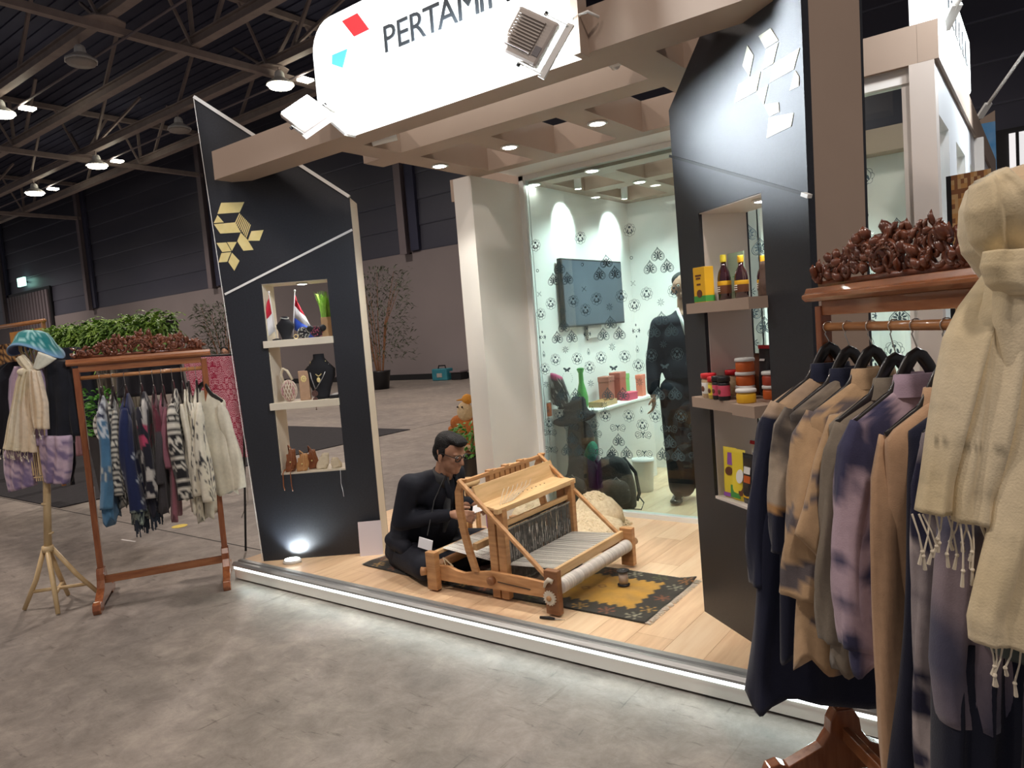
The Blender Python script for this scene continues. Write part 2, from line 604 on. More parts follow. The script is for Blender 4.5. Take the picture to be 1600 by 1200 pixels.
# wall things
t = thing('tool_case', 'small teal case on the floor against the far grey wall', 'case', (-17.4, 19.1, 0), 0.1)
MB().box(-0.33, -0.2, 0, 0.33, 0.2, 0.42).build('body', mat('teal_plastic', (0.03, 0.20, 0.27), 0.5, col2=(0.04, 0.24, 0.3), scale=5), t, bevel=0.03)
MB().tube([(-0.16, 0, 0.42), (-0.14, 0, 0.52), (0.14, 0, 0.52), (0.16, 0, 0.42)], 0.025, 6).build('handle', M_BLACK, t)
MB().box(-0.1, -0.215, 0.12, 0.12, -0.2, 0.26).build('patch', M_GREYMETAL, t)
t = thing('cable_crate', 'dark crate beside the teal case on the far floor', 'crate', (-16.7, 19.2, 0), 0)
MB().box(-0.22, -0.2, 0, 0.22, 0.2, 0.30).build('body', M_BLACK, t, bevel=0.02)
MB().box(-0.25, -0.23, 0.26, 0.25, 0.23, 0.32).build('rim', M_GREYT, t, bevel=0.01)
# black exhibition carpet
b = MB().box(-20, 3.30, 0.0, -8.98, 8.9, 0.012)
tag(b.build('carpet', M_CARPET), 'black exhibition carpet on the concrete behind the left rack', 'carpet')

# ================================================================ STAND PLATFORM
PX0, PX1, PY0, PY1 = -4.64, -0.40, 2.80, 6.55
pf = struct(MB().box(PX0 + 0.02, PY0 + 0.02, 0, PX1, PY1, 0.105).build('stage_platform', M_WHITE))
w = 0.19
nrow = int((PX1 - PX0) / w) + 1
pm = {}
for r in range(nrow):
    x0 = PX0 + r * w
    x1 = min(x0 + w, PX1)
    if x1 - x0 < 0.03:
        continue
    y = PY0 - (r * 0.47) % 1.28
    while y < PY1:
        ya, yb = max(y, PY0), min(y + 1.28, PY1)
        if yb - ya > 0.02:
            MB().box(x0 + 0.0008, ya + 0.0008, 0.105, x1 - 0.0008, yb - 0.0008, 0.12).build('plank', random.choice((M_PLANK, M_PLANK, M_PLANK2, M_PLANK3)), pf)
        y += 1.28
# front edge: grooved aluminium nosing, led line, white skirt
q = MB()
prof = [(2.742, 0.098), (2.742, 0.110), (2.755, 0.124), (2.775, 0.124), (2.778, 0.116), (2.79, 0.116), (2.793, 0.126), (2.825, 0.126), (2.83, 0.119), (2.83, 0.098)]
q.prism(prof, lambda a, c: (PX0 - 0.01, a, c), lambda a, c: (PX1, a, c))
ns = tag(q.build('edge_nosing', M_ALU), 'grooved aluminium nosing along the front edge of the wooden platform', 'edge trim')
q = MB().box(PX0, 2.748, 0.078, PX1, 2.775, 0.097)
tag(q.build('light_strip', M_LED), 'glowing white light strip under the platform nosing', 'light strip')
q = MB().box(PX0, 2.752, 0.012, PX1, 2.80, 0.077)
tag(q.build('skirt_board', mat('skirt_white', (0.74, 0.71, 0.66), 0.45, col2=(0.71, 0.68, 0.63), scale=3)), 'white skirt board below the light strip', 'skirting')
for x in (PX0 + 0.1, -3.5, -2.4, -1.2):
    MB().box(x, 2.77, 0, x + 0.3, 2.80, 0.012).build('foot_pad', M_BLACK, pf)
lamp('AREA', 'strip_glow', (-2.5, 2.735, 0.085), 1.9, (0.80, 1.0, 0.97), (-2.5, 2.30, -0.16), 4.1, sizey=0.012)
lamp('AREA', 'strip_glow', (-4.66, 3.0, 0.085), 0.3, (0.80, 1.0, 0.97), (-4.9, 3.0, 0.0), 0.4, sizey=0.012)


# ================================================================ ANGLED DISPLAY PANELS
def panel(name, label, loc, rz, outline, hole, facet, mirrored):
    """outline: lower-left, lower-right, upper-right, upper-left (u,z); hole: u0,u1,z0,z1; face at y=0, body behind"""
    t = thing(name, label, 'display panel', (loc[0], loc[1], 0), rz)
    (a0, b0), (a1, b1), (a2, b2), (a3, b3) = outline
    u0, u1, z0, z1 = hole

    def lx(z):
        return a0 + (a3 - a0) * (z - b0) / (b3 - b0)

    def rx(z):
        return a1 + (a2 - a1) * (z - b1) / (b2 - b1)
    pieces = [[(a0, b0), (a1, b1), (rx(z0), z0), (lx(z0), z0)],
              [(lx(z0), z0), (u0, z0), (u0, z1), (lx(z1), z1)],
              [(u1, z0), (rx(z0), z0), (rx(z1), z1), (u1, z1)],
              [(lx(z1), z1), (rx(z1), z1), (a2, b2), (a3, b3)]]
    for nm, m, ya, yb in (('face_panel', M_BLACKLAM, 0.0, facet), ('carcass', M_TAN if mirrored else M_CREAM, facet, 0.25), ('back_panel', M_BLACKLAM, 0.25, 0.262)):
        q = MB()
        for p in pieces:
            q.prism(p, lambda u, z: (u, ya, z), lambda u, z: (u, yb, z))
        fixn(q.build(nm, m, t))
    return t


L0 = (-4.45, 2.865)
AL = math.atan2(0.506, 0.669)
tL = panel('angled_display_panel', 'tall black angled panel with gold geometric emblem and niche, left side of the stand', L0, AL,
           [(0.0, 0.12), (0.84, 0.12), (0.84, 2.58), (-0.128, 3.315)], (0.185, 0.636, 0.72, 2.045), 0.015, False)
R0 = (-1.409, 3.329)
AR = -AL
tR = panel('angled_display_panel', 'tall black angled panel with food niche behind the right clothes rack', R0, AR,
           [(0.0, 0.12), (0.872, 0.12), (0.925, 3.30), (-0.05, 2.59)], (0.16, 0.632, 0.73, 2.063), 0.03, True)


def flat(t, polys, name, m, y=-0.003, th=0.003):
    for p in polys:
        q = MB().prism(p, lambda u, z: (u, y, z), lambda u, z: (u, y + th, z))
        fixn(q.build(name, m, t))


EL = [[[-0.025, 2.609], [0.13, 2.602], [0.091, 2.536], [-0.058, 2.537]], [[-0.059, 2.529], [-0.022, 2.478], [-0.090, 2.478]], [[-0.090, 2.471], [0.054, 2.472], [0.085, 2.403], [-0.053, 2.405]], [[0.158, 2.405], [0.24, 2.406], [0.205, 2.337], [0.127, 2.343]], [[0.085, 2.4], [0.123, 2.354], [0.159, 2.279], [0.09, 2.278], [0.055, 2.345]], [[-0.086, 2.344], [-0.02, 2.343], [0.007, 2.282], [-0.054, 2.281]], [[-0.014, 2.344], [0.051, 2.341], [0.012, 2.284]], [[-0.06, 2.274], [0.006, 2.276], [-0.028, 2.213], [-0.087, 2.213]], [[0.011, 2.271], [0.056, 2.213], [0.014, 2.149], [-0.02, 2.211]]]
flat(tL, EL, 'emblem_tile', M_GOLD)
bars = []
for i in range(9):
    s0 = i / 9.0
    s1 = s0 + 0.055
    A0, A1 = (0.090, 2.531), (0.162, 2.442)
    B0, B1 = (0.054, 2.472), (0.124, 2.357)
    f = lambda P, Q, s: (P[0] + (Q[0] - P[0]) * s, P[1] + (Q[1] - P[1]) * s)
    bars.append([f(A0, A1, s0), f(A0, A1, s1), f(B0, B1, s1), f(B0, B1, s0)])
flat(tL, bars, 'emblem_stripe', M_GOLD)
ER = [[[0.745, 2.649], [0.785, 2.588], [0.709, 2.589], [0.671, 2.649]], [[0.711, 2.583], [0.785, 2.582], [0.749, 2.518], [0.684, 2.519]], [[0.597, 2.644], [0.634, 2.591], [0.6, 2.524], [0.559, 2.579]], [[0.754, 2.516], [0.899, 2.517], [0.862, 2.456], [0.722, 2.456]], [[0.526, 2.516], [0.671, 2.516], [0.64, 2.453], [0.49, 2.454]], [[0.871, 2.448], [0.889, 2.42], [0.885, 2.389], [0.835, 2.39]], [[0.713, 2.453], [0.681, 2.39], [0.643, 2.45]], [[0.708, 2.33], [0.85, 2.306], [0.833, 2.262], [0.688, 2.259]], [[0.681, 2.388], [0.768, 2.369], [0.77, 2.334], [0.713, 2.334]]]
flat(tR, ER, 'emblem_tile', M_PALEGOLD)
MB().bar((-0.066, -0.004, 1.995), (0.84, -0.004, 2.361), 0.008, 0.014).build('inlay_line', M_STRIPW, tL)
MB().bar((-0.066, -0.002, 2.379), (0.90, -0.002, 2.0), 0.004, 0.012).build('inlay_line', M_BLACK, tR)
MB().bar((0.89, -0.01, 2.005), (0.925, -0.01, 1.99), 0.02, 0.014).build('line_end', M_STRIPW, tR)
MB().bar((-0.13, 0.006, 3.318), (0.84, 0.006, 2.583), 0.03, 0.022).build('top_edge_strip', M_STRIPW, tL)
MB().bar((-0.006, -0.001, 0.12), (-0.134, -0.001, 3.315), 0.004, 0.004).build('side_edge_strip', M_STRIPW, tL)
for t, hole, fm in ((tL, (0.185, 0.636, 0.72, 2.045), M_CREAM), (tR, (0.16, 0.632, 0.73, 2.063), mat('pale_lining', (0.72, 0.66, 0.60), 0.5))):
    u0, u1, z0, z1 = hole
    q = MB().box(u0 - 0.002, 0.018, z0, u0 + 0.004, 0.25, z1)
    q.box(u1 - 0.004, 0.018, z0, u1 + 0.002, 0.25, z1)
    q.box(u0, 0.005, z1 - 0.004, u1, 0.25, z1 + 0.002)
    q.box(u0, 0.002, z0 - 0.002, u1, 0.25, z0 + 0.012)
    q.build('niche_lining', fm, t)
# shelves (each could be lifted out of its niche)
for t, z, u0, u1, lb in ((tL, 1.655, 0.165, 0.64, 'upper cream shelf in the left black panel, under the two small flags'), (tL, 1.225, 0.165, 0.64, 'lower cream shelf in the left black panel, holding the crocheted bag')):
    o = thing('niche_shelf', lb, 'shelf', L0 + (0,), AL)
    MB().box(u0, -0.03, z - 0.048, u1, 0.235, z).build('board', M_CREAM, o, bevel=0.002)
for z, u0, u1, lb in ((1.655, 0.09, 0.64, 'upper tan shelf in the right black panel, holding the syrup bottles'), (1.215, 0.09, 0.64, 'lower tan shelf in the right black panel, holding jars and tubs')):
    o = thing('niche_shelf', lb, 'shelf', R0 + (0,), AR)
    q = MB().box(u0, -0.05, z - 0.048, u1 - 0.16, 0.23, z)
    q.box(u1 - 0.16, -0.09, z - 0.048, u1, 0.23, z)
    q.build('board', M_TAN, o)


def downlight(x, y, z, label, group='recessed canopy downlights', r=0.048, parent=None, rz=0):
    t = thing('recessed_downlight', label, 'downlight', (x, y, z), rz, group)
    MB().lathe([(r * 1.15, 0.0), (r * 1.25, -0.006), (r * 0.95, -0.010), (r * 0.9, 0.0)], 20).build('trim_ring', M_WHITEMETAL, t, True)
    MB().lathe([(0.002, -0.011), (r * 0.9, -0.009), (r * 0.9, -0.003), (0.002, -0.002)], 20).build('lens', M_LAMP, t, True)
    return t


def loc2(o, a, u, y, z=0):
    return (o[0] + u * math.cos(a) - y * math.sin(a), o[1] + u * math.sin(a) + y * math.cos(a), z)


x, y, z = loc2(L0, AL, 0.43, 0.12, 2.040)
downlight(x, y, z, 'downlight in the top of the left panel niche, above the flags', None, 0.035)
x, y, z = loc2(R0, AR, 0.50, 0.10, 2.058)
downlight(x, y, z, 'downlight in the top of the right panel niche, above the bottles', None, 0.035)
# floor uplight at the left panel
t = thing('floor_uplight', 'small glowing uplight on the deck at the foot of the left black panel', 'uplight', (-4.21, 2.93, 0.12), AL)
MB().lathe([(0.045, 0), (0.045, 0.022), (0.03, 0.026)], 16, sx=1.4).build('housing', M_WHITEMETAL, t, True)
MB().lathe([(0.002, 0.0262), (0.036, 0.0265), (0.036, 0.03), (0.002, 0.032)], 16, sx=1.4).build('lens', M_LAMP, t, True)

# ================================================================ CANOPY
cp = thing('canopy_grid', 'tan open-grid canopy with square coffers over the stand', 'canopy', (0, 0, 2.74))
H = 0.185


def cbeam(x0, y0, x1, y1, m=M_TAN, z0=0.0, z1=H, nm='beam'):
    return MB().box(x0, y0, z0, x1, y1, z1).build(nm, m, cp)


cbeam(-4.40, 2.775, -0.80, 2.985, nm='front_beam')
cbeam(-3.52, 3.29, -0.75, 3.46)
cbeam(-3.37, 4.16, -0.491, 4.26)
cbeam(-4.12, 4.83, -1.3, 4.99)
cbeam(-3.35, 4.262, -1.51, 4.80, M_WHITE, 0.062, 0.075, 'soffit_board')
cbeam(-3.37, 5.50, -1.3, 5.68)
cbeam(-3.37, 6.33, -0.44, 6.52)
for x0, ya in ((-3.37, 2.985), (-2.79, 3.46), (-2.15, 3.46), (-1.51, 2.985)):
    x1 = x0 + (0.18 if x0 > -3.3 else 0.19)
    ys = [ya, 3.29, 3.46, 4.16, 4.26, 4.76, 4.95, 5.50, 5.68, 6.33]
    segs = [(a, c) for a, c in ((2.985, 3.29), (3.46, 4.16), (4.99, 5.50), (5.68, 6.33)) if a >= ya - 0.01 and not (x0 > -1.3 and a > 4)]
    for a, c in segs:
        cbeam(x0, a, x1, c)
n = 0
for x, lb in ((-3.27, 'recessed canopy downlight left of the white column top'), (-2.68, 'recessed canopy downlight over the loom, second from the left'), (-2.05, 'recessed canopy downlight third from the left, under the square opening'), (-1.42, 'recessed canopy downlight near the right black panel')):
    downlight(x, 3.74, 2.74, lb)
for x, y, lb in ((-2.72, 4.83, 'downlight behind the glass nearest the front, beyond the loom'), (-2.70, 5.58, 'downlight deeper in the glass room above the standing man'), (-3.27, 4.86, 'downlight at the left end of the glass head'), (-2.06, 5.2, 'downlight in the glass room partly behind the right panel')):
    downlight(x, y, 2.74, lb)


def track_spot(loc, aim, label, lit=True):
    """cylinder spot on a short bracket"""
    t = thing('spotlight', label, 'spotlight', loc)
    d = (Vector(aim) - Vector(loc)).normalized()
    MB().lathe([(0.045, 0), (0.045, 0.02), (0.02, 0.025)], 16, M=Matrix.Rotation(R(-90), 4, 'Y')).build('wall_plate', M_WHITEMETAL, t, True)
    p1 = Vector((0.07, 0, -0.01))
    MB().tube([(0.01, 0, 0), p1], 0.010, 8).build('arm', M_WHITEMETAL, t, True)
    q = MB().tube([p1 - d * 0.05, p1 + d * 0.10], 0.030, 16)
    q.build('barrel', M_WHITEMETAL, t, True)
    q = MB().tube([p1 + d * 0.1005, p1 + d * 0.103], 0.026, 16)
    q.build('lens', M_LAMP if lit else M_GREYMETAL, t)
    return t


track_spot((-3.182, 5.27, 2.83), (-3.2, 5.32, 2.2), 'white cylinder spotlight in the glass room, left one above the screen')
track_spot((-3.182, 6.10, 2.83), (-3.3, 6.3, 2.3), 'white cylinder spotlight in the glass room, right one above the screen')
track_spot((-3.182, 3.12, 2.80), (-3.9, 2.4, 2.6), 'white spotlight with round base on the canopy beam under the sign', False)
track_spot((-1.60, 3.14, 2.82), (-2.2, 2.5, 2.7), 'white round spotlight tucked in the canopy recess near the right panel', False)

# ================================================================ LIT SIGN
t = thing('fascia_sign', 'large glowing white rounded sign with dark lettering above the canopy front', 'sign', (0, 2.70, 2.72))
q = MB()
X0, X1, Z0, Z1, rr = -3.21, -1.57, 0.0, 0.62, 0.16
poly = [(X0 + 0.20, Z0), (X1, Z0), (X1, Z1)]
for k in range(7):
    a = R(90 + 90 * k / 6)
    poly.append((X0 + rr + rr * math.cos(a), Z1 - rr + rr * math.sin(a)))
poly += [(X0, Z0 + 0.17)]
q.prism(poly, lambda a, c: (a, 0.0, c), lambda a, c: (a, 0.07, c))
fixn(q.build('light_box', M_SIGN, t))
MB().box(X1, 0.0, Z0, X1 + 0.035, 0.075, Z1).build('side_frame', M_TAN, t)
q = MB().bar((X0 + 0.2, 0.035, Z0 - 0.006), (X0, 0.035, Z0 + 0.165), 0.075, 0.012)
q.build('corner_frame', M_WHITEMETAL, t)
M_INK = mat('sign_ink', (0.03, 0.04, 0.05), 0.5)


def text_mesh(name, body, size, parent, loc, rot, m, ext=0.002, align='LEFT', sx=1.0):
    c = bpy.data.curves.new(name, 'FONT')
    c.body = body
    c.size = size
    c.extrude = ext
    c.offset = 0.0
    c.align_x = align
    c.resolution_u = 3
    o = bpy.data.objects.new(name, c)
    COL.objects.link(o)
    bpy.context.view_layer.update()
    me = bpy.data.meshes.new_from_object(o)
    me.name = name
    bpy.data.objects.remove(o)
    me.materials.clear()
    me.materials.append(m)
    o = bpy.data.objects.new(name, me)
    COL.objects.link(o)
    o.parent = parent
    o.location = loc
    o.rotation_euler = rot
    o.scale = (sx, 1, 1)
    return o


xx = -2.665
for ch in 'PERTAMINA':
    w_ = {'P': 0.095, 'E': 0.088, 'R': 0.098, 'T': 0.092, 'A': 0.118, 'M': 0.128, 'I': 0.048, 'N': 0.115}[ch]
    text_mesh('letter', ch, 0.186, t, (xx, -0.004, 0.318), (R(90), 0, 0), M_INK, 0.003)
    xx += w_
MM = {'logo_red': ((0.85, 0.02, 0.03), [[-2.95, 0.565], [-2.83, 0.568], [-2.755, 0.465], [-2.87, 0.463]]),
      'logo_blue': ((0.10, 0.55, 0.70), [[-3.05, 0.42], [-2.93, 0.418], [-2.98, 0.334], [-3.06, 0.375]])}
for k, (c, p) in MM.items():
    q = MB().prism(p, lambda a, cc: (a, -0.005, cc), lambda a, cc: (a, 0.001, cc))
    fixn(q.build('logo_patch', mat(k, c, 0.5, emit=0.35), t))


# floodlights on brackets
def floodlight(center, a, bb, label, glow_front):
    """a: width vector, bb: height vector, local +Z is the finned back unless glow_front"""
    a = Vector(a).normalized()
    bb = Vector(bb)
    bb = (bb - a * bb.dot(a)).normalized()
    c = a.cross(bb)
    Mx = Matrix((a, bb, c)).transposed()
    t = thing('arm_floodlight', label, 'floodlight', center, 0, None, Mx.to_euler())
    s = -1 if glow_front else 1
    MB().box(-0.105, -0.10, -0.018, 0.105, 0.10, 0.018).build('housing', M_GREYMETAL, t, bevel=0.014)
    z0, z1 = sorted((-s * 0.018, -s * 0.023))
    MB().box(-0.092, -0.088, z0, 0.092, 0.088, z1).build('glass_front', M_FLOOD, t)
    for i in range(11):
        y = -0.062 + i * 0.013
        z0, z1 = sorted((s * 0.018, s * 0.028))
        MB().box(-0.08, y, z0, 0.055, y + 0.005, z1).build('cooling_fin', M_GREYMETAL, t)
    z0, z1 = sorted((s * 0.018, s * 0.0205))
    MB().box(0.062, -0.06, z0, 0.092, -0.02, z1).build('rating_plate', mat('plate_grey', (0.16, 0.15, 0.16), 0.5), t)
    q = MB()
    for k in (-1, 1):
        q.bar((0.02, k * 0.108, 0), (0.135, k * 0.108, -s * 0.01), 0.004, 0.022, up=(0, 0, 1))
    q.bar((0.14, -0.12, -s * 0.01), (0.14, 0.12, -s * 0.01), 0.03, 0.010)
    q.build('mounting_yoke', M_WHITEMETAL, t)
    for k in (-1, 1):
        MB().tube([(0.02, k * 0.104, 0), (0.02, k * 0.122, 0)], 0.009, 8).build('bolt', M_BLACK, t)
    return t


floodlight((-3.17, 2.58, 2.835), (0.215, 0.02, -0.17), (0.20, 0.12, -0.03), 'brightly glowing arm floodlight left of the white sign', True)
floodlight((-1.715, 2.59, 2.805), (0.181, 0.03, -0.126), (0.115, 0.05, 0.141), 'grey-backed arm floodlight in front of the white sign', False)
q = MB().tube([(-1.60, 2.72, 2.80), (-1.56, 2.70, 2.87), (-1.50, 2.72, 2.88), (-1.47, 2.76, 2.86)], 0.006, 6)
tag(q.build('power_cable', M_WHITEMETAL, None, True), 'thin pale looped cable behind the grey floodlight', 'cable')

# ================================================================ GLASS ROOM
struct(MB().box(-3.37, 6.5, 0.12, -0.36, 6.56, 2.74).build('wall_north', M_WHITE))
struct(MB().box(-3.37, 4.82, 0.12, -3.30, 6.5, 2.74).build('wall_west', M_WHITE))
struct(MB().box(-3.52, 4.16, 0.12, -3.35, 4.83, 2.74).build('trim_2', mat('column_cream', (0.80, 0.78, 0.74), 0.5, col2=(0.77, 0.75, 0.71), scale=2)))
struct(MB().box(-1.56, 4.20, 0.12, -1.50, 4.79, 2.74).build('wall_jog', M_WHITE))
struct(MB().box(-0.53, 4.16, 0.12, -0.42, 4.28, 2.74).build('trim_3', mat('pale_tan', (0.60, 0.53, 0.48), 0.5, col2=(0.57, 0.50, 0.45), scale=2)))
struct(MB().box(-3.36, 4.765, 2.80, -1.5, 4.82, 2.93).build('trim_4', M_WHITE))
# aluminium frame of the glazing
g1 = struct(MB().box(-3.35, 4.76, 0.12, -1.50, 4.83, 0.155).build('window_1', mat('frame_white', (0.83, 0.84, 0.83), 0.35)))
q = MB().box(-3.35, 4.76, 0.155, -3.305, 4.83, 2.80)
q.box(-1.545, 4.76, 0.155, -1.50, 4.83, 2.80)
q.box(-3.35, 4.76, 2.765, -1.50, 4.83, 2.80)
q.build('window_frame', MATS['frame_white'], g1)
MB().box(-3.34, 4.787, 0.15, -1.51, 4.793, 2.79).build('pane', M_GLASS, g1)
g2 = struct(MB().box(-1.50, 4.20, 0.12, -0.53, 4.27, 0.155).build('window_2', MATS['frame_white']))
q = MB().box(-1.50, 4.19, 2.665, -0.53, 4.27, 2.74)
q.box(-1.50, 4.20, 0.15, -1.46, 4.27, 2.67)
q.box(-0.57, 4.20, 0.15, -0.53, 4.27, 2.67)
q.build('window_frame', M_WHITE, g2)
MB().box(-1.47, 4.227, 0.15, -0.56, 4.233, 2.67).build('pane', M_GLASS, g2)


# printed batik motifs, thin films on the panes; each motif is one flat piece
def ring(q, cx, cz, r0, r1, n=20, a0=0, a1=360, sx=1.0, sz=1.0):
    k = len(q.v)
    m = n + 1
    for i in range(m):
        a = R(a0 + (a1 - a0) * i / n)
        q.v += [(cx + r0 * sx * math.cos(a), 0, cz + r0 * sz * math.sin(a)), (cx + r1 * sx * math.cos(a), 0, cz + r1 * sz * math.sin(a))]
    for i in range(n):
        q.f.append((k + 2 * i, k + 2 * i + 1, k + 2 * i + 3, k + 2 * i + 2))


def disc(q, cx, cz, r, n=10, sx=1.0, sz=1.0, rot=0.0):
    k = len(q.v)
    for i in range(n):
        a = 2 * PI * i / n
        x, z = r * sx * math.cos(a), r * sz * math.sin(a)
        q.v.append((cx + x * math.cos(rot) - z * math.sin(rot), 0, cz + x * math.sin(rot) + z * math.cos(rot)))
    q.f.append(tuple(range(k, k + n)))


def stroke(q, pts, w):
    k = len(q.v)
    n = len(pts)
    for i in range(n):
        a = Vector(pts[max(i - 1, 0)])
        c = Vector(pts[min(i + 1, n - 1)])
        d = (c - a).normalized()
        p = Vector(pts[i])
        o = Vector((-d.y, d.x)) * w / 2
        q.v += [(p.x + o.x, 0, p.y + o.y), (p.x - o.x, 0, p.y - o.y)]
    for i in range(n - 1):
        q.f.append((k + 2 * i, k + 2 * i + 1, k + 2 * i + 3, k + 2 * i + 2))


def heart_pts(s, n=28, oz=0.0):
    out = []
    for i in range(n + 1):
        t_ = 2 * PI * i / n
        x = math.sin(t_) ** 3
        z = (13 * math.cos(t_) - 5 * math.cos(2 * t_) - 2 * math.cos(3 * t_) - math.cos(4 * t_)) / 16
        out.append((x * s, -z * s * 1.05 + oz))
    return out


def motif(kind):
    q = MB()
    if kind == 'T':
        for i in range(8):
            a = R(90 + 45 * i)
            ring(q, 0.030 * math.cos(a), 0.030 * math.sin(a), 0.0165, 0.0185, 8, math.degrees(a) - 85, math.degrees(a) + 85)
        ring(q, 0, 0.004, 0.030, 0.033, 20, 120, 420)
        ring(q, 0, 0.030, 0.009, 0.011, 12)
        disc(q, 0, 0.020, 0.010, 8, 1.1, 0.9)
        for s in (-1, 1):
            disc(q, s * 0.017, -0.006, 0.014, 8, 0.4, 1.0, s * 0.25)
            disc(q, s * 0.009, -0.021, 0.010, 8, 0.5, 1.0, s * 0.9)
    elif kind == 'H':
        stroke(q, heart_pts(0.050), 0.0040)
        stroke(q, heart_pts(0.041), 0.0026)
        for i in range(7):
            a = R(90 + (i - 3) * 38)
            disc(q, 0.023 * math.cos(a), 0.023 * math.sin(a) * 0.95 - 0.004, 0.0105, 8, 1.1, 0.52, a)
        disc(q, 0, -0.004, 0.010, 8, 0.9, 1.3)
        for s in (-1, 1):
            disc(q, s * 0.010, -0.020, 0.010, 8, 0.4, 1.0, s * 0.8)
    elif kind == 'R':
        ring(q, 0, 0, 0.0085, 0.0125, 16)
    elif kind == 'D':
        ring(q, 0, 0, 0.005, 0.008, 10)
        for i in range(4):
            a = R(45 + 90 * i)
            for rr_, s in ((0.014, 0.0025), (0.021, 0.0033)):
                disc(q, rr_ * math.cos(a), rr_ * math.sin(a), s, 6)
    elif kind == 'F':
        ring(q, 0, 0, 0.007, 0.0095, 12)
        for i in range(8):
            a = R(45 * i)
            disc(q, 0.0165 * math.cos(a), 0.0165 * math.sin(a), 0.004, 7)
            disc(q, 0.025 * math.cos(a), 0.025 * math.sin(a), 0.003, 6)
    elif kind == 'C':
        for i in range(4):
            a = R(90 * i + 45)
            pts = []
            for j in range(9):
                u = j / 8
                b_ = a + u * 1.4 * (1 if i % 2 else -1)
                r_ = 0.012 + 0.030 * u - 0.012 * u * u
                pts.append((r_ * math.cos(b_), r_ * math.sin(b_)))
            stroke(q, pts, 0.005)
            disc(q, 0, 0, 0.004, 6)
        for i in range(2):
            disc(q, 0, (0.042 if i else -0.042), 0.010, 8, 0.5, 1)
            disc(q, (0.026 if i else -0.026), 0, 0.008, 8, 1, 0.5)
    elif kind == 'P':
        stroke(q, [(0, 0.03), (0.009, 0.01), (0.012, -0.006), (0.006, -0.018), (-0.006, -0.018), (-0.012, -0.006), (-0.009, 0.01), (0, 0.03)], 0.0025)
        disc(q, 0, -0.004, 0.007, 8, 0.7, 1.4)
    elif kind == 'B':
        for s in (-1, 1):
            disc(q, s * 0.018, 0.008, 0.015, 8, 1.2, 0.6, s * 0.5)
            disc(q, s * 0.011, -0.008, 0.010, 8, 1.0, 0.6, -s * 0.5)
            for j in range(5):
                disc(q, s * (0.034 + 0.012 * math.sin(j * 0.75)), -0.03 - j * 0.016, 0.0025, 6)
        disc(q, 0, 0, 0.010, 6, 0.3, 1.3)
    elif kind == 'S':
        for s in (-1, 1):
            pts = []
            for j in range(22):
                a = j / 21 * 3.2 * PI
                r_ = 0.006 + 0.020 * j / 21
                pts.append((s * (0.045 + r_ * math.cos(a)), r_ * math.sin(a)))
            stroke(q, pts, 0.0032)
            stroke(q, [(s * 0.065, -0.004), (s * 0.05, -0.03), (s * 0.02, -0.02), (0, 0.0)], 0.0032)
            disc(q, s * 0.012, 0.014, 0.009, 7, 0.5, 1.1, -s * 0.6)
        disc(q, 0, 0.004, 0.008, 7, 0.8, 1.4)
        disc(q, 0, -0.018, 0.006, 7, 0.8, 1.2)
    me = bpy.data.meshes.new('printed_motif')
    me.from_pydata(q.v, [], q.f)
    me.materials.append(M_MOTIF)
    return me


MOT = {k: motif(k) for k in 'THRDFCPBS'}


def put_motif(k, x, z, y, par, s=1.0):
    o = bpy.data.objects.new('printed_motif', MOT[k])
    COL.objects.link(o)
    o.parent = par
    o.location = (x, y, z)
    o.scale = (s, 1, s)


def lattice(par, y, xa, xb, zoff=0.0):
    cols = [-3.25 + 0.415 * i for i in range(-1, 8)]
    for cx in cols:
        A_ = [('T', 0, 2.25), ('R', 0, 2.05), ('D', 0, 1.865), ('T', 0.0, 1.705), ('C', 0, 1.52), ('P', 0, 1.38), ('T', 0, 1.265),
              ('S', 0, 0.75), ('S', 0, 0.61), ('P', 0.0, 0.93), ('T', 0.0, 0.82), ('F', 0.0, 1.14)]
        B_ = [('H', 0, 2.045), ('H', -0.065, 1.96), ('H', 0.065, 1.955), ('T', -0.105, 1.78), ('T', 0.105, 1.78), ('F', 0, 1.71), ('H', 0, 1.59), ('H', -0.068, 1.505), ('H', 0.068, 1.505),
              ('F', 0, 1.41), ('T', -0.1, 1.335), ('T', 0.1, 1.335), ('B', 0, 1.25), ('H', -0.065, 1.05), ('H', 0.065, 1.05), ('T', -0.1, 0.89), ('T', 0.1, 0.89), ('S', 0, 0.80), ('H', 0, 0.70), ('H', -0.06, 0.605), ('H', 0.06, 0.605), ('F', -0.1, 0.97)]
        for k, dx, z in A_:
            x = cx + dx
            if xa < x < xb:
                put_motif(k, x, z + zoff, y, par)
        for k, dx, z in B_:
            x = cx + 0.2075 + dx
            if xa < x < xb:
                put_motif(k, x, z + zoff, y, par)


lattice(g1, 4.785, -3.30, -1.58)
lattice(g2, 4.225, -1.44, -0.60)

# right return wall of the stand, seen edge-on, with deep splayed openings
M_PALEBLUE = mat('satin_white', (0.78, 0.81, 0.84), 0.35)
M_PALETAN = mat('pale_tan', (0.60, 0.53, 0.48), 0.5, col2=(0.57, 0.50, 0.45), scale=2)
wr = struct(MB().box(-0.47, 4.28, 2.50, -0.42, 9.0, 2.74).build('wall_right', M_PALEBLUE))
struct(MB().box(-0.49, 4.16, 2.741, -0.40, 9.0, 2.925).build('trim_5', M_TAN))
MB().box(-0.47, 4.28, 0.0, -0.42, 9.0, 0.9).build('plinth', M_PALEBLUE, wr)
for i, y in enumerate((4.72, 5.70, 6.95, 8.4)):
    q = MB()
    q.prism([(-0.42, y), (-0.42, y + 0.40), (-0.60, y + 0.28), (-0.60, y + 0.12)], lambda a, c: (a, c, 0.9), lambda a, c: (a, c, 2.5))
    fixn(q.build('splayed_mullion', M_PALEBLUE, wr))
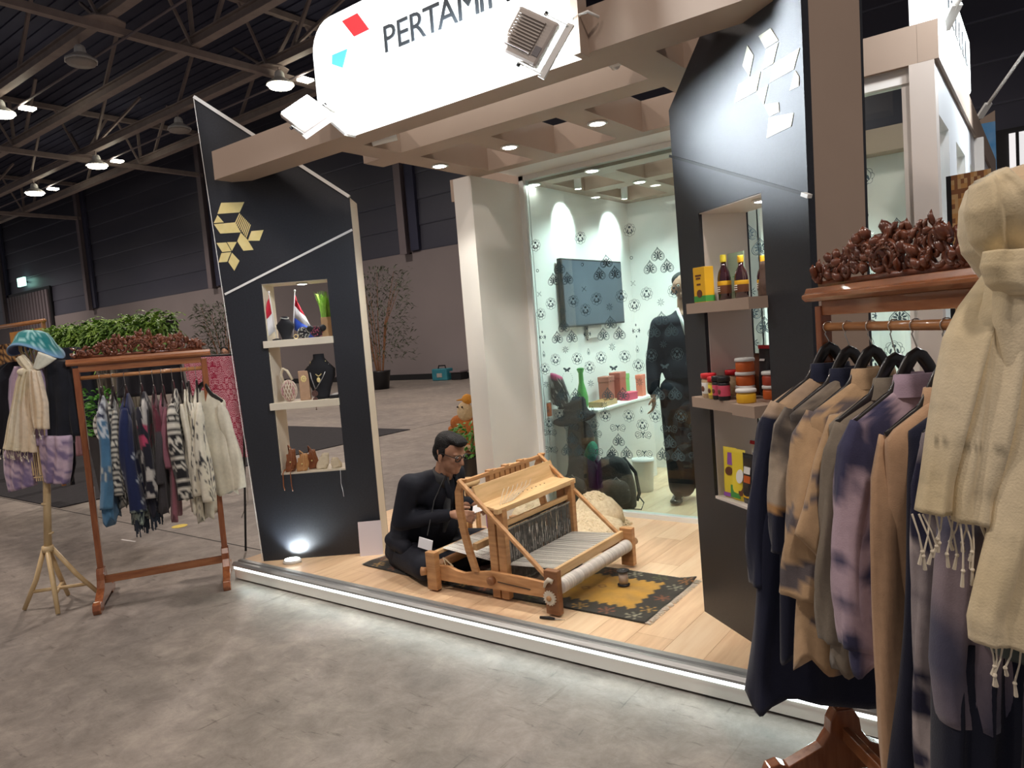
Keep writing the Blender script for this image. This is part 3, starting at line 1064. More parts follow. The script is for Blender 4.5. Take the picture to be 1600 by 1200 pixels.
t = thing('side_sign', 'glowing white sign box on top of the right side wall of the stand', 'sign', (-0.44, 4.30, 2.926))
q = MB().box(-0.10, 0, 0, 0.05, 1.62, 0.36)
q.build('light_box', M_SIGN, t, bevel=0.02)
MB().box(0.0501, 0.25, 0.10, 0.056, 0.30, 0.26).build('letter', M_INK, t)
for k in range(5):
    MB().box(0.0501, 0.42 + k * 0.2, 0.12, 0.056, 0.54 + k * 0.2, 0.25).build('letter', M_INK, t)
for (a, c, lb) in (((-0.40, 4.45, 2.96), (0.02, 3.75, 3.35), 'slim white arm reaching out above the right side sign, nearer one'), ((-0.40, 6.8, 2.95), (0.02, 6.2, 3.35), 'slim white arm with a glowing flood at its tip, farther one')):
    t = thing('flood_arm', lb, 'lamp arm', a)
    v = Vector(c) - Vector(a)
    MB().tube([(0, 0, 0), v], 0.012, 8).build('rod', M_WHITEMETAL, t, True)
    MB().bar((0, 0, -0.01), v * 0.16, 0.05, 0.02).build('bracket', M_WHITEMETAL, t)
t = thing('arm_floodlight', 'glowing floodlight at the upper right edge on the far arm', 'floodlight', (0.06, 6.15, 3.42), 0, None, (R(60), 0, R(20)))
MB().box(-0.13, -0.16, 0.0, 0.13, 0.16, 0.04).build('housing', M_GREYMETAL, t, bevel=0.015)
MB().box(-0.115, -0.14, 0.04, 0.115, 0.14, 0.045).build('glass_front', M_FLOOD, t)

# far banner and bright doorway beyond
M_SKYPRINT = mat('blue_print', (0.07, 0.33, 0.72), 0.5, col2=(0.45, 0.66, 0.86), scale=1.6, lo=0.45, hi=0.7)
t = thing('picture_banner', 'tall blue sky and tree picture panel far behind the stand, at the right', 'banner', (-0.58, 10.0, 0))
MB().box(-0.10, 0, 0.0, 0.14, 0.06, 3.50).build('print', M_SKYPRINT, t)
q = MB()
random.seed(3)
for k in range(60):
    a = random.random() * 2 * PI
    r_ = 0.12 * math.sqrt(random.random())
    q.box(0.03 + r_ * math.cos(a) - 0.012, -0.006, 2.62 + 1.6 * r_ * math.sin(a), 0.03 + r_ * math.cos(a) + 0.012, 0.0, 2.65 + 1.6 * r_ * math.sin(a))
o = q.build('printed_tree', mat('tree_print', (0.03, 0.12, 0.05), 0.6, col2=(0.10, 0.25, 0.10), scale=30), t)
o['kind'] = 'stuff'
MB().prism([(-0.10, 3.50), (0.14, 3.62), (0.14, 3.50)], lambda a, c: (a, 0, c), lambda a, c: (a, 0.06, c)).build('top_cap', M_TAN, t)
d2 = struct(MB().box(-0.95, 19.55, 2.6, 0.6, 19.70, 5.1).build('window_3', M_BLACK))
MB().box(-0.62, 19.5, 2.8, 0.5, 19.58, 4.98).build('pane', mat('bright_doorway', (0.8, 0.78, 0.78), 0.6, emit=0.7), d2)
MB().box(-0.50, 19.42, 2.8, -0.44, 19.5, 4.98).build('mullion', M_BLACK, d2)
# ================================================================ LOOM, RUG AND THE WEAVER
M_OAKD = mat('honey_wood', (0.40, 0.20, 0.085), 0.42, col2=(0.55, 0.30, 0.13), scale=5, stretch=(1, 1, 9), detail=6, bump=0.05)
M_OAKX = mat('honey_wood_x', (0.44, 0.22, 0.09), 0.42, col2=(0.60, 0.33, 0.15), scale=5, stretch=(1.5, 9, 9), detail=6, bump=0.05)
M_OAKL = mat('pale_wood', (0.56, 0.36, 0.17), 0.45, col2=(0.68, 0.46, 0.24), scale=5, stretch=(9, 1, 9), detail=6, bump=0.05)
M_DARKW = mat('brown_wood', (0.20, 0.085, 0.035), 0.4, col2=(0.28, 0.12, 0.05), scale=8, stretch=(1, 1, 6))
M_WARP = mat('pale_warp', (0.62, 0.60, 0.55), 0.8, col2=(0.40, 0.39, 0.36), scale=2.2, stretch=(0.4, 34, 1), lo=0.40, hi=0.62, bump=0.4, bscale=40)
M_ROLL = mat('warp_roll', (0.66, 0.62, 0.57), 0.75, col2=(0.48, 0.45, 0.42), scale=3, stretch=(1, 24, 1), bump=0.3, bscale=30)
M_HEDDLE = mat('grey_heddle_thread', (0.10, 0.105, 0.10), 0.55, col2=(0.22, 0.22, 0.2), scale=40)
M_HEDDLEL = mat('pale_heddle_eye', (0.50, 0.50, 0.47), 0.5)
ZP = 0.12

# ---- kilim rug: a relief grid, each tuft cell dyed
M_CLOTH = cloth_mat()
NXR, NYR = 200, 76
RX0, RX1 = -3.68, -1.60


def rug_color(u, v):
    """u 0..1 along the length (left to right), v 0..1 front to back"""
    x = u * 2.05
    y = v * 0.66
    base = (0.030, 0.028, 0.022)
    # ragged golden field with stepped teeth
    tooth = 0.035 * abs(frac(x / 0.055) - 0.5) * 2
    cx0, cx1 = 1.32, 1.90
    ins = 0.11 + tooth
    ty = 0.05 * abs(frac(y / 0.075) - 0.5) * 2
    c = base
    if ins < y < 0.66 - ins:
        if cx0 - ty * 0.2 < x < cx1 + ty * 0.5:
            c = mixc((0.50, 0.27, 0.035), (0.38, 0.22, 0.05), 0.5 + nz(x * 14, y * 14))
            for (mx, my) in ((1.55, 0.30), (1.62, 0.36)):
                d = abs(x - mx) + abs(y - my)
                if 0.018 < d < 0.030:
                    c = (0.16, 0.07, 0.03)
        elif 0.70 < x < cx0:
            k = int((x * 30 + 10 * abs(y - 0.33)) * 0.55) % 4
            c = ((0.26, 0.20, 0.14), (0.10, 0.05, 0.035), (0.34, 0.30, 0.22), (0.06, 0.05, 0.045))[k]
        elif 0.06 < x < 0.55:
            c = mixc((0.20, 0.11, 0.045), (0.12, 0.08, 0.05), 0.5 + nz(x * 20, y * 20))
            if abs(x - 0.3) + abs(y - 0.33) < 0.10:
                c = (0.035, 0.03, 0.025)
    if c is base:
        # eight-armed stars in the border
        stars = []
        for i in range(13):
            px = 0.10 + i * 0.155
            stars += [(px, 0.055, i), (px + 0.05, 0.605, i + 2)]
        for j in range(3):
            stars += [(1.99, 0.16 + 0.17 * j, j), (0.03, 0.16 + 0.17 * j, j + 1)]
        for (sx, sy, k) in stars:
            dx, dy = x - sx, y - sy
            r_ = math.hypot(dx, dy)
            if r_ < 0.045:
                a = math.atan2(dy, dx)
                if r_ < 0.010 or abs(math.sin(a * 3)) < 0.42:
                    c = ((0.42, 0.25, 0.06), (0.26, 0.09, 0.04), (0.34, 0.33, 0.24), (0.12, 0.13, 0.06), (0.36, 0.16, 0.05))[k % 5]
    return c


def rug():
    q = MB()
    vs, fs = [], []
    for i in range(NXR + 1):
        u = i / NXR
        for j in range(NYR + 1):
            v = j / NYR
            x = RX0 + (RX1 - RX0) * u
            y0 = 3.035 + 0.05 * (1 - u) - 0.012 * math.sin(u * 5)
            y = y0 + 0.64 * v + 0.012 * math.sin(u * 7 + 1)
            lift = 0.0
            e = max(0, 1 - min(u, 1 - u) / 0.03) * 0.008 * (0.5 + nz(v * 5, u * 3))
            z = ZP + 0.007 + 0.005 * max(0, nz(x * 3, y * 3)) + e + 0.0008 * ((i + j) % 2)
            if u > 0.95 and v > 0.85:
                z += 0.02 * (u - 0.95) / 0.05 * (v - 0.85) / 0.15
            vs.append((x, y, z))
            q.c[len(vs) - 1] = rug_color(u, v)
    for i in range(NXR):
        for j in range(NYR):
            k = i * (NYR + 1) + j
            fs.append((k, k + NYR + 1, k + NYR + 2, k + 1))
    q.v, q.f = vs, fs
    o = q.build('weave', M_CLOTH, None, True)
    md = o.modifiers.new('thick', 'SOLIDIFY')
    md.thickness = 0.006
    md.offset = -1
    return o


t = thing('kilim_rug', 'dark kilim rug with golden stepped field and star border under the loom', 'rug', (0, 0, 0))
o = rug()
o.parent = t
q = MB()
for k in range(60):
    v = k / 59
    x = RX1 + 0.001
    y = 3.035 - 0.012 * math.sin(5) + 0.64 * v + 0.012 * math.sin(8)
    q.tube([(x - 0.004, y, ZP + 0.008), (x + 0.012, y + random.uniform(-.006, .006), ZP + 0.007), (x + 0.026, y + random.uniform(-.012, .012), ZP + 0.003)], [0.003, 0.0035, 0.002], 5)
    q.tube([(RX0 + 0.004, y + 0.05, ZP + 0.008), (RX0 - 0.012, y + 0.05 + random.uniform(-.006, .006), ZP + 0.005), (RX0 - 0.024, y + 0.05, ZP + 0.003)], [0.003, 0.003, 0.002], 5)
o = q.build('fringe', mat('rug_fringe', (0.62, 0.56, 0.47), 0.9), t)
o['kind'] = 'stuff'

# ---- the loom: local frame = world, base at the near right post
LM = thing('table_loom', 'honey-coloured wooden floor loom with pale warp standing on the kilim rug', 'loom', (-2.06, 2.97, ZP))
OFF = Vector((-2.06, 2.97, ZP))


def L(x, y, z):
    return Vector((x, y, z)) - OFF


YN, YF = 2.965, 3.785


def lbox(nm, m, x0, y0, z0, x1, y1, z1, bev=0.004):
    a, c = L(x0, y0, z0), L(x1, y1, z1)
    return MB().box(a.x, a.y, a.z, c.x, c.y, c.z).build(nm, m, LM, bevel=bev)


def lbar(nm, m, p, q_, w, h, up=(0, 1, 0)):
    return MB().bar(L(*p), L(*q_), w, h, up).build(nm, m, LM, bevel=0.003)


zf = ZP + 0.012
# posts
for y in (YN, YF):
    lbox('corner_post', M_DARKW if y == YN else M_OAKD, -2.10, y - 0.03, zf, -2.018, y + 0.012, 0.362)
    lbox('corner_post', M_OAKD, -2.935, y - 0.03, zf, -2.86, y + 0.012, 0.355)
# side rails with a wavy upper outline
for y in (YN + 0.012, YF - 0.037):
    poly = [(-2.87, 0.180), (-2.10, 0.195), (-2.10, 0.275), (-2.20, 0.282), (-2.40, 0.285), (-2.50, 0.284), (-2.60, 0.268), (-2.68, 0.250), (-2.74, 0.256), (-2.80, 0.272), (-2.87, 0.268)]
    q = MB().prism(poly, lambda a, c: L(a, y, c), lambda a, c: L(a, y + 0.025, c))
    fixn(q.build('side_rail', M_OAKX, LM, bevel=0.003))
# slot and knob in the near rail
lbar('rail_slot', M_BLACK, (-2.44, YN + 0.0108, 0.236), (-2.22, YN + 0.0108, 0.226), 0.003, 0.008)
q = MB().tube([L(-2.475, YN + 0.012, 0.240), L(-2.475, YN - 0.012, 0.240), L(-2.475, YN - 0.018, 0.240)], [0.024, 0.024, 0.012], 14)
q.build('knob', M_DARKW, LM, True)
q = MB().tube([L(-2.94, YN - 0.02, 0.235), L(-2.97, YN - 0.035, 0.235)], [0.022, 0.026], 12)
q.build('beam_knob', M_OAKD, LM, True)
# central double uprights
for y in (YN + 0.037, YF - 0.08):
    for dx in (0.0, 0.062):
        lbox('upright', M_OAKD, -2.50 + dx - 0.002, y, zf, -2.45 + dx, y + 0.042, 0.64 - dx * 0.1)
# curved swing arms with braces
for y in (YN + 0.014, YF - 0.02):
    pts = [(-2.632, 0.795), (-2.668, 0.72), (-2.672, 0.62), (-2.655, 0.50), (-2.625, 0.38), (-2.59, 0.272)]
    ring_ = []
    for i, (px, pz) in enumerate(pts):
        w_ = 0.045
        ring_.append([L(px - w_ / 2, y - 0.012, pz), L(px + w_ / 2, y - 0.012, pz), L(px + w_ / 2, y + 0.012, pz), L(px - w_ / 2, y + 0.012, pz)])
    MB().loft(ring_).build('swing_arm', M_OAKD, LM, bevel=0.003)
    lbar('diagonal_brace', M_OAKX, (-2.645, y - 0.022, 0.792), (-2.10, y - 0.022, 0.325), 0.018, 0.026)
lbar('arm_crossbar', M_OAKD, (-2.64, YN, 0.775), (-2.64, YF, 0.775), 0.022, 0.022, up=(0, 0, 1))
# slanted tray at the top (castle): back board and sloping shelf, between the uprights
q = MB().bar(L(-2.555, YN + 0.02, 0.700), L(-2.555, YF - 0.02, 0.700), 0.013, 0.11, up=(-0.35, 0, 1))
q.build('castle_board', M_OAKL, LM, bevel=0.003)
q = MB().bar(L(-2.475, YN + 0.02, 0.640), L(-2.475, YF - 0.02, 0.640), 0.15, 0.016, up=(0.12, 0, 1))
q.build('castle_shelf', M_OAKL, LM, bevel=0.003)
lbar('castle_front_rail', M_OAKL, (-2.405, YN + 0.0, 0.630), (-2.405, YF - 0.02, 0.630), 0.03, 0.03, up=(0, 0, 1))
for k in range(8):
    yy = 3.22 + k * 0.045
    q = MB().tube([L(-2.552, yy, 0.672), L(-2.546, yy, 0.672)], 0.005, 8)
    q.build('lever_hole', M_BLACK, LM)
    q = MB().tube([L(-2.49, yy + 0.03, 0.6495), L(-2.49, yy + 0.03, 0.651)], 0.005, 8)
    q.build('lever_hole', M_BLACK, LM)
for k in range(7):
    yy = 3.22 + k * 0.045
    MB().tube([L(-2.548, yy + 0.02, 0.690), L(-2.52, yy - 0.04, 0.668), L(-2.42, 3.03 + k * 0.018, 0.652)], 0.0022, 5).build('heddle_cord', mat('cord_grey', (0.52, 0.45, 0.36), 0.7), LM)
# comb of wooden levers behind the castle
for k in range(8):
    yy = 3.215 + k * 0.052
    lbox('lever', M_OAKD, -2.665, yy, 0.62, -2.630, yy + 0.040, 0.795 - 0.006 * (k % 3), 0.002)
# middle bars
lbar('heddle_bar', M_OAKL, (-2.43, YN + 0.05, 0.535), (-2.43, YF - 0.05, 0.535), 0.02, 0.03, up=(0, 0, 1))
lbar('back_bar', M_OAKL, (-2.885, YN, 0.343), (-2.885, YF, 0.343), 0.03, 0.022, up=(0, 0, 1))
lbar('front_bar', M_OAKL, (-2.085, YN, 0.318), (-2.085, YF - 0.02, 0.318), 0.022, 0.05, up=(0, 0, 1))
lbar('mid_bar', M_OAKL, (-2.60, YN + 0.03, 0.405), (-2.60, YF - 0.03, 0.405), 0.03, 0.04, up=(0, 0, 1))
# rollers
q = MB().tube([L(-2.045, 2.945, 0.262), L(-2.045, 2.975, 0.262)], 0.024, 14)
q.tube([L(-2.045, 3.74, 0.262), L(-2.045, 3.84, 0.262)], 0.022, 14)
q.build('roller_core', M_OAKD, LM, True)
rr_ = []
random.seed(5)
pts = [L(-2.045, 2.985 + i * 0.0375, 0.262) for i in range(21)]
q = MB().tube(pts, [0.037 + random.uniform(-.0015, .0015) for _ in pts], 22)
q.build('warp_roll', M_ROLL, LM, True)
q = MB().tube([L(-2.90, YN, 0.26), L(-2.90, YF, 0.26)], 0.026, 14)
q.build('cloth_roller', M_OAKD, LM, True)
# ratchet wheel and pawl on the near right post
q = MB()
poly = []
for k in range(32):
    r_ = 0.040 if k % 2 == 0 else 0.030
    a = 2 * PI * k / 32
    poly.append((-2.066 + r_ * math.cos(a), 0.222 + r_ * math.sin(a)))
q.prism(poly, lambda a, c: L(a, YN - 0.043, c), lambda a, c: L(a, YN - 0.033, c))
fixn(q.build('ratchet_wheel', mat('bone_plywood', (0.66, 0.60, 0.50), 0.5, col2=(0.6, 0.54, 0.44), scale=30), LM))
q = MB().tube([L(-2.066, YN - 0.05, 0.222), L(-2.066, YN - 0.02, 0.222)], 0.014, 12)
q.build('axle', M_OAKD, LM, True)
q = MB().tube([L(-2.095, YN - 0.038, 0.275), L(-2.085, YN - 0.038, 0.300), L(-2.065, YN - 0.038, 0.318), L(-2.045, YN - 0.038, 0.314), L(-2.050, YN - 0.038, 0.300)], [0.006, 0.010, 0.013, 0.012, 0.005], 10, flat=1)
q.build('pawl', MATS['bone_plywood'], LM, True)
# warp sheets as fine slatted ribbons
q = MB()
n = 58
for k in range(n):
    yy = 3.035 + (3.715 - 3.035) * k / n
    wob = 0.0015 * math.sin(k * 2.1)
    a, c = L(-2.405, yy, 0.318 + wob), L(-2.095, yy, 0.340 + wob)
    q.bar(a, c, 0.0085, 0.002, up=(0, 0, 1))
q.build('warp_sheet', M_WARP, LM)['kind'] = 'stuff'
q = MB()
for k in range(n):
    yy = 3.035 + (3.715 - 3.035) * k / n
    wob = 0.0015 * math.sin(k * 1.7)
    q.bar(L(-2.88, yy, 0.356 + wob), L(-2.62, yy, 0.334 + wob), 0.011, 0.002, up=(0, 0, 1))
    q.bar(L(-2.62, yy, 0.334), L(-2.45, yy, 0.320), 0.005, 0.002, up=(0, 0, 1))
q.build('woven_cloth', mat('white_cloth', (0.70, 0.69, 0.66), 0.8), LM)['kind'] = 'stuff'
# heddles, a curtain of threads on bars
q = MB()
q2 = MB()
random.seed(9)
for row, xx in enumerate((-2.442, -2.430, -2.418, -2.408)):
    for k in range(66):
        yy = 3.03 + 0.0104 * k + random.uniform(-.002, .002)
        b_ = random.uniform(-.006, .006)
        q.tube([L(xx, yy, 0.500), L(xx + b_, yy + random.uniform(-.004, .004), 0.335), L(xx - b_, yy + random.uniform(-.004, .004), 0.19)], 0.0017, 3, False)
        if k % 2 == row % 2:
            q2.bar(L(xx + 0.003, yy, 0.335 + random.uniform(-.03, .04)), L(xx + 0.003, yy, 0.365 + random.uniform(-.03, .05)), 0.0022, 0.0022)
q.build('heddle_threads', M_HEDDLE, LM)['kind'] = 'stuff'
q2.build('heddle_eyes', M_HEDDLEL, LM)['kind'] = 'stuff'
for xx in (-2.445, -2.41):
    lbar('heddle_rod', M_HEDDLE, (xx, YN + 0.05, 0.505), (xx, YF - 0.05, 0.505), 0.008, 0.01, up=(0, 0, 1))
    lbar('heddle_rod', M_HEDDLE, (xx, YN + 0.05, 0.185), (xx, YF - 0.05, 0.185), 0.008, 0.01, up=(0, 0, 1))
# loose thread bundle on the back roller
q = MB()
for k in range(14):
    a = random.random() * 6.28
    q.tube([L(-2.90, 3.05, 0.29), L(-2.86 + 0.05 * math.cos(a), 3.02 + 0.04 * math.sin(a), 0.25), L(-2.80 + 0.04 * math.cos(a + 1), 3.03, 0.17 + 0.05 * random.random())], 0.003, 4)
q.build('thread_ends', mat('raw_yarn', (0.74, 0.63, 0.44), 0.9, col2=(0.62, 0.50, 0.32), scale=40), LM)['kind'] = 'stuff'
t = thing('wooden_block', 'small dark wooden block on the loom frame behind the heddles', 'block', (-2.555, 3.52, 0.425))
MB().box(-0.02, -0.045, 0, 0.02, 0.045, 0.045).build('body', M_DARKW, t, bevel=0.004)

# ---- yarn pile behind the loom
random.seed(21)


def yarn_heap(x0, x1, y0, y1, hmax, n, name, label, seed):
    random.seed(seed)
    t = thing(name, label, 'yarn', ((x0 + x1) / 2, (y0 + y1) / 2, ZP))
    cx, cy = (x0 + x1) / 2, (y0 + y1) / 2
    q = MB()
    # solid core
    rings = []
    for (s, z) in ((1.0, 0.0), (0.92, 0.45), (0.6, 0.8), (0.15, 0.9)):
        rings.append([Vector(((x1 - x0) / 2 * s * (1 + 0.1 * math.sin(3 * a_)) * math.cos(a_), (y1 - y0) / 2 * s * math.sin(a_), hmax * z)) for a_ in [2 * PI * k / 20 for k in range(20)]])
    q.loft(rings)
    q.build('core', MATS['raw_yarn'], t, True)
    q = MB()
    for k in range(n):
        a = random.random() * 2 * PI
        r_ = math.sqrt(random.random())
        px, py = (x1 - x0) / 2 * r_ * math.cos(a), (y1 - y0) / 2 * r_ * math.sin(a)
        z = hmax * (1 - r_ ** 2.2) * 0.93 + 0.012
        th = random.uniform(-0.5, 0.5) + (0 if random.random() < 0.7 else 1.3)
        ln = random.uniform(0.06, 0.16)
        pts = []
        for j in range(6):
            u = (j / 5 - 0.5)
            wx = px + ln * u * math.cos(th)
            wy = py + ln * u * math.sin(th) + 0.010 * math.sin(j * 1.9 + k)
            rn = min(1.0, math.hypot(wx / ((x1 - x0) / 2), wy / ((y1 - y0) / 2)))
            pts.append((wx, wy, max(0.004, hmax * (1 - rn ** 2.2) * 0.95 + 0.008 + 0.008 * math.sin(j * 1.3 + k * 2))))
        q.tube(pts, random.uniform(0.005, 0.010), 5)
    o = q.build('strands', MATS['raw_yarn'], t, True)
    o['kind'] = 'stuff'


yarn_heap(-3.05, -2.42, 3.98, 4.62, 0.135, 900, 'yarn_pile', 'large heap of raw cream yarn on the deck behind the loom', 3)
yarn_heap(-2.92, -2.50, 4.30, 4.70, 0.24, 420, 'yarn_pile', 'taller cream yarn bundle against the glass by the backpack', 4)
yarn_heap(-3.72, -3.15, 4.30, 4.75, 0.15, 400, 'yarn_pile', 'cream yarn heap left of the loom castle near the white column', 5)

# thread spool on the rug
t = thing('thread_spool', 'grey thread spool with black ends standing on the golden rug field', 'spool', (-1.93, 3.46, ZP + 0.012))
MB().lathe([(0.033, 0), (0.035, 0.003), (0.035, 0.006), (0.028, 0.009)], 20).build('flange', M_BLACK, t, True)
MB().lathe([(0.026, 0.008), (0.027, 0.04), (0.026, 0.075)], 20).build('thread', mat('silver_thread', (0.52, 0.45, 0.40), 0.45, col2=(0.42, 0.36, 0.32), scale=30, stretch=(1, 1, 14), bump=0.3), t, True)
MB().lathe([(0.028, 0.075), (0.036, 0.079), (0.036, 0.085), (0.012, 0.087), (0.010, 0.082)], 20).build('flange', M_BLACK, t, True)
t = thing('craft_knife', 'small black knife lying on the deck before the near loom post', 'knife', (-2.06, 2.90, ZP), R(12))
MB().tube([(-0.05, 0, 0.008), (0.0, 0, 0.010), (0.03, 0, 0.008)], [0.007, 0.009, 0.006], 8).build('handle', M_BLACK, t, True)
MB().prism([(0.03, -0.004), (0.085, 0.002), (0.03, 0.006)], lambda a, c: (a, c, 0.006), lambda a, c: (a, c, 0.0075)).build('blade', M_ALU, t)
# white info card (its code left out)
t = thing('info_card', 'white upright card leaning on the foot of the left black panel', 'card', (-3.815, 3.315, ZP), AL + R(2), None)
MB().bar((-0.085, -0.055, 0.0), (-0.085, -0.025, 0.235), 0.0, 0.0) if False else None
q = MB()
for zz in (0,):
    q.prism([(-0.085, 0.0), (0.075, 0.0), (0.075, 0.235), (-0.085, 0.235)], lambda a, c: (a, -0.045 + c * 0.12, c), lambda a, c: (a, -0.042 + c * 0.12, c))
fixn(q.build('sheet', mat('card_white', (0.72, 0.66, 0.70), 0.4), t))

# ================================================================ ORGANIC FORMS
def organic(name, caps, m, parent=None, voxel=0.010, smooth=6, factor=0.6):
    """caps: list of (p, r0, q, r1) tapered capsules or (center, (rx,ry,rz), euler) ellipsoids, fused into one skin"""
    q = MB()
    for c in caps:
        if len(c) == 4:
            p, r0, e, r1 = c
            p, e = Vector(p), Vector(e)
            d = (e - p)
            n = max(2, int(d.length / (0.5 * min(r0, r1)) + 1))
            n = min(n, 6)
            dn = d.normalized() if d.length > 1e-6 else Vector((0, 0, 1))
            pts, rs = [], []
            for k in (-1, -0.8, -0.45):
                pts.append(p + dn * r0 * k)
                rs.append(r0 * math.sqrt(max(1 - k * k, 0.003)))
            for k in range(n + 1):
                u = k / n
                pts.append(p + d * u)
                rs.append(r0 + (r1 - r0) * u)
            for k in (0.45, 0.8, 1):
                pts.append(e + dn * r1 * k)
                rs.append(r1 * math.sqrt(max(1 - k * k, 0.003)))
            q.tube(pts, rs, 14)
        else:
            cc, rr, eu = c
            from mathutils import Euler
            q.ball(cc, rr[0], rr[1], rr[2], 18, 12, M=Euler(eu).to_matrix().to_4x4())
    o = q.build(name, m, parent, True)
    fixn(o)
    md = o.modifiers.new('fuse', 'REMESH')
    md.mode = 'VOXEL'
    md.voxel_size = voxel
    md.use_smooth_shade = True
    if smooth:
        s = o.modifiers.new('relax', 'SMOOTH')
        s.iterations = smooth
        s.factor = factor
    return o


M_SKIN = mat('skin', (0.36, 0.19, 0.12), 0.5, col2=(0.42, 0.23, 0.15), scale=14)
M_SUIT = mat('black_suit_cloth', (0.008, 0.010, 0.018), 0.8, col2=(0.013, 0.015, 0.024), scale=6, bump=0.25, bscale=14, spec=0.3)
M_HAIR = mat('black_hair', (0.004, 0.004, 0.005), 0.6, col2=(0.010, 0.009, 0.010), scale=60, bump=0.8, bscale=160, spec=0.25)
M_SHIRT = mat('dark_grey_shirt', (0.022, 0.024, 0.028), 0.7, col2=(0.030, 0.032, 0.036), scale=12, bump=0.2)
M_GLOSS = mat('glossy_black', (0.008, 0.008, 0.009), 0.15, coat=0.6)


def hand(caps, wrist, palm_dir, side, up, s=1.0, curl=0.5):
    """five fingers on a palm; palm_dir along the fingers, side toward the thumb"""
    w = Vector(wrist)
    d = Vector(palm_dir).normalized()
    sd = Vector(side)
    sd = (sd - d * sd.dot(d)).normalized()
    n = d.cross(sd)
    if n.dot(Vector(up)) < 0:
        n = -n
    pc = w + d * 0.05 * s
    for k in (-1, 0, 1):
        caps.append((w + sd * 0.012 * k * s, 0.016 * s, w + d * 0.085 * s + sd * 0.024 * k * s, 0.013 * s))
    ln = (0.062, 0.075, 0.080, 0.072)
    for i in range(4):
        off = (-1.5 + i) * 0.0195 * s
        b0 = w + d * 0.088 * s + sd * off
        l_ = ln[i] * s
        d1 = (d * math.cos(curl * 0.6) - n * math.sin(curl * 0.6))
        d2 = (d * math.cos(curl * 1.8) - n * math.sin(curl * 1.8))
        p1 = b0 + d1 * l_ * 0.5
        p2 = p1 + d2 * l_ * 0.5
        caps.append((b0, 0.0088 * s, p1, 0.008 * s))
        caps.append((p1, 0.008 * s, p2, 0.0068 * s))
    tb = w + d * 0.028 * s + sd * 0.026 * s
    t1 = tb + (d * 0.6 + sd * 0.7 - n * 0.3).normalized() * 0.038 * s
    t2 = t1 + (d * 0.9 + sd * 0.15 - n * 0.5).normalized() * 0.032 * s
    caps.append((tb, 0.012 * s, t1, 0.010 * s))
    caps.append((t1, 0.010 * s, t2, 0.0082 * s))


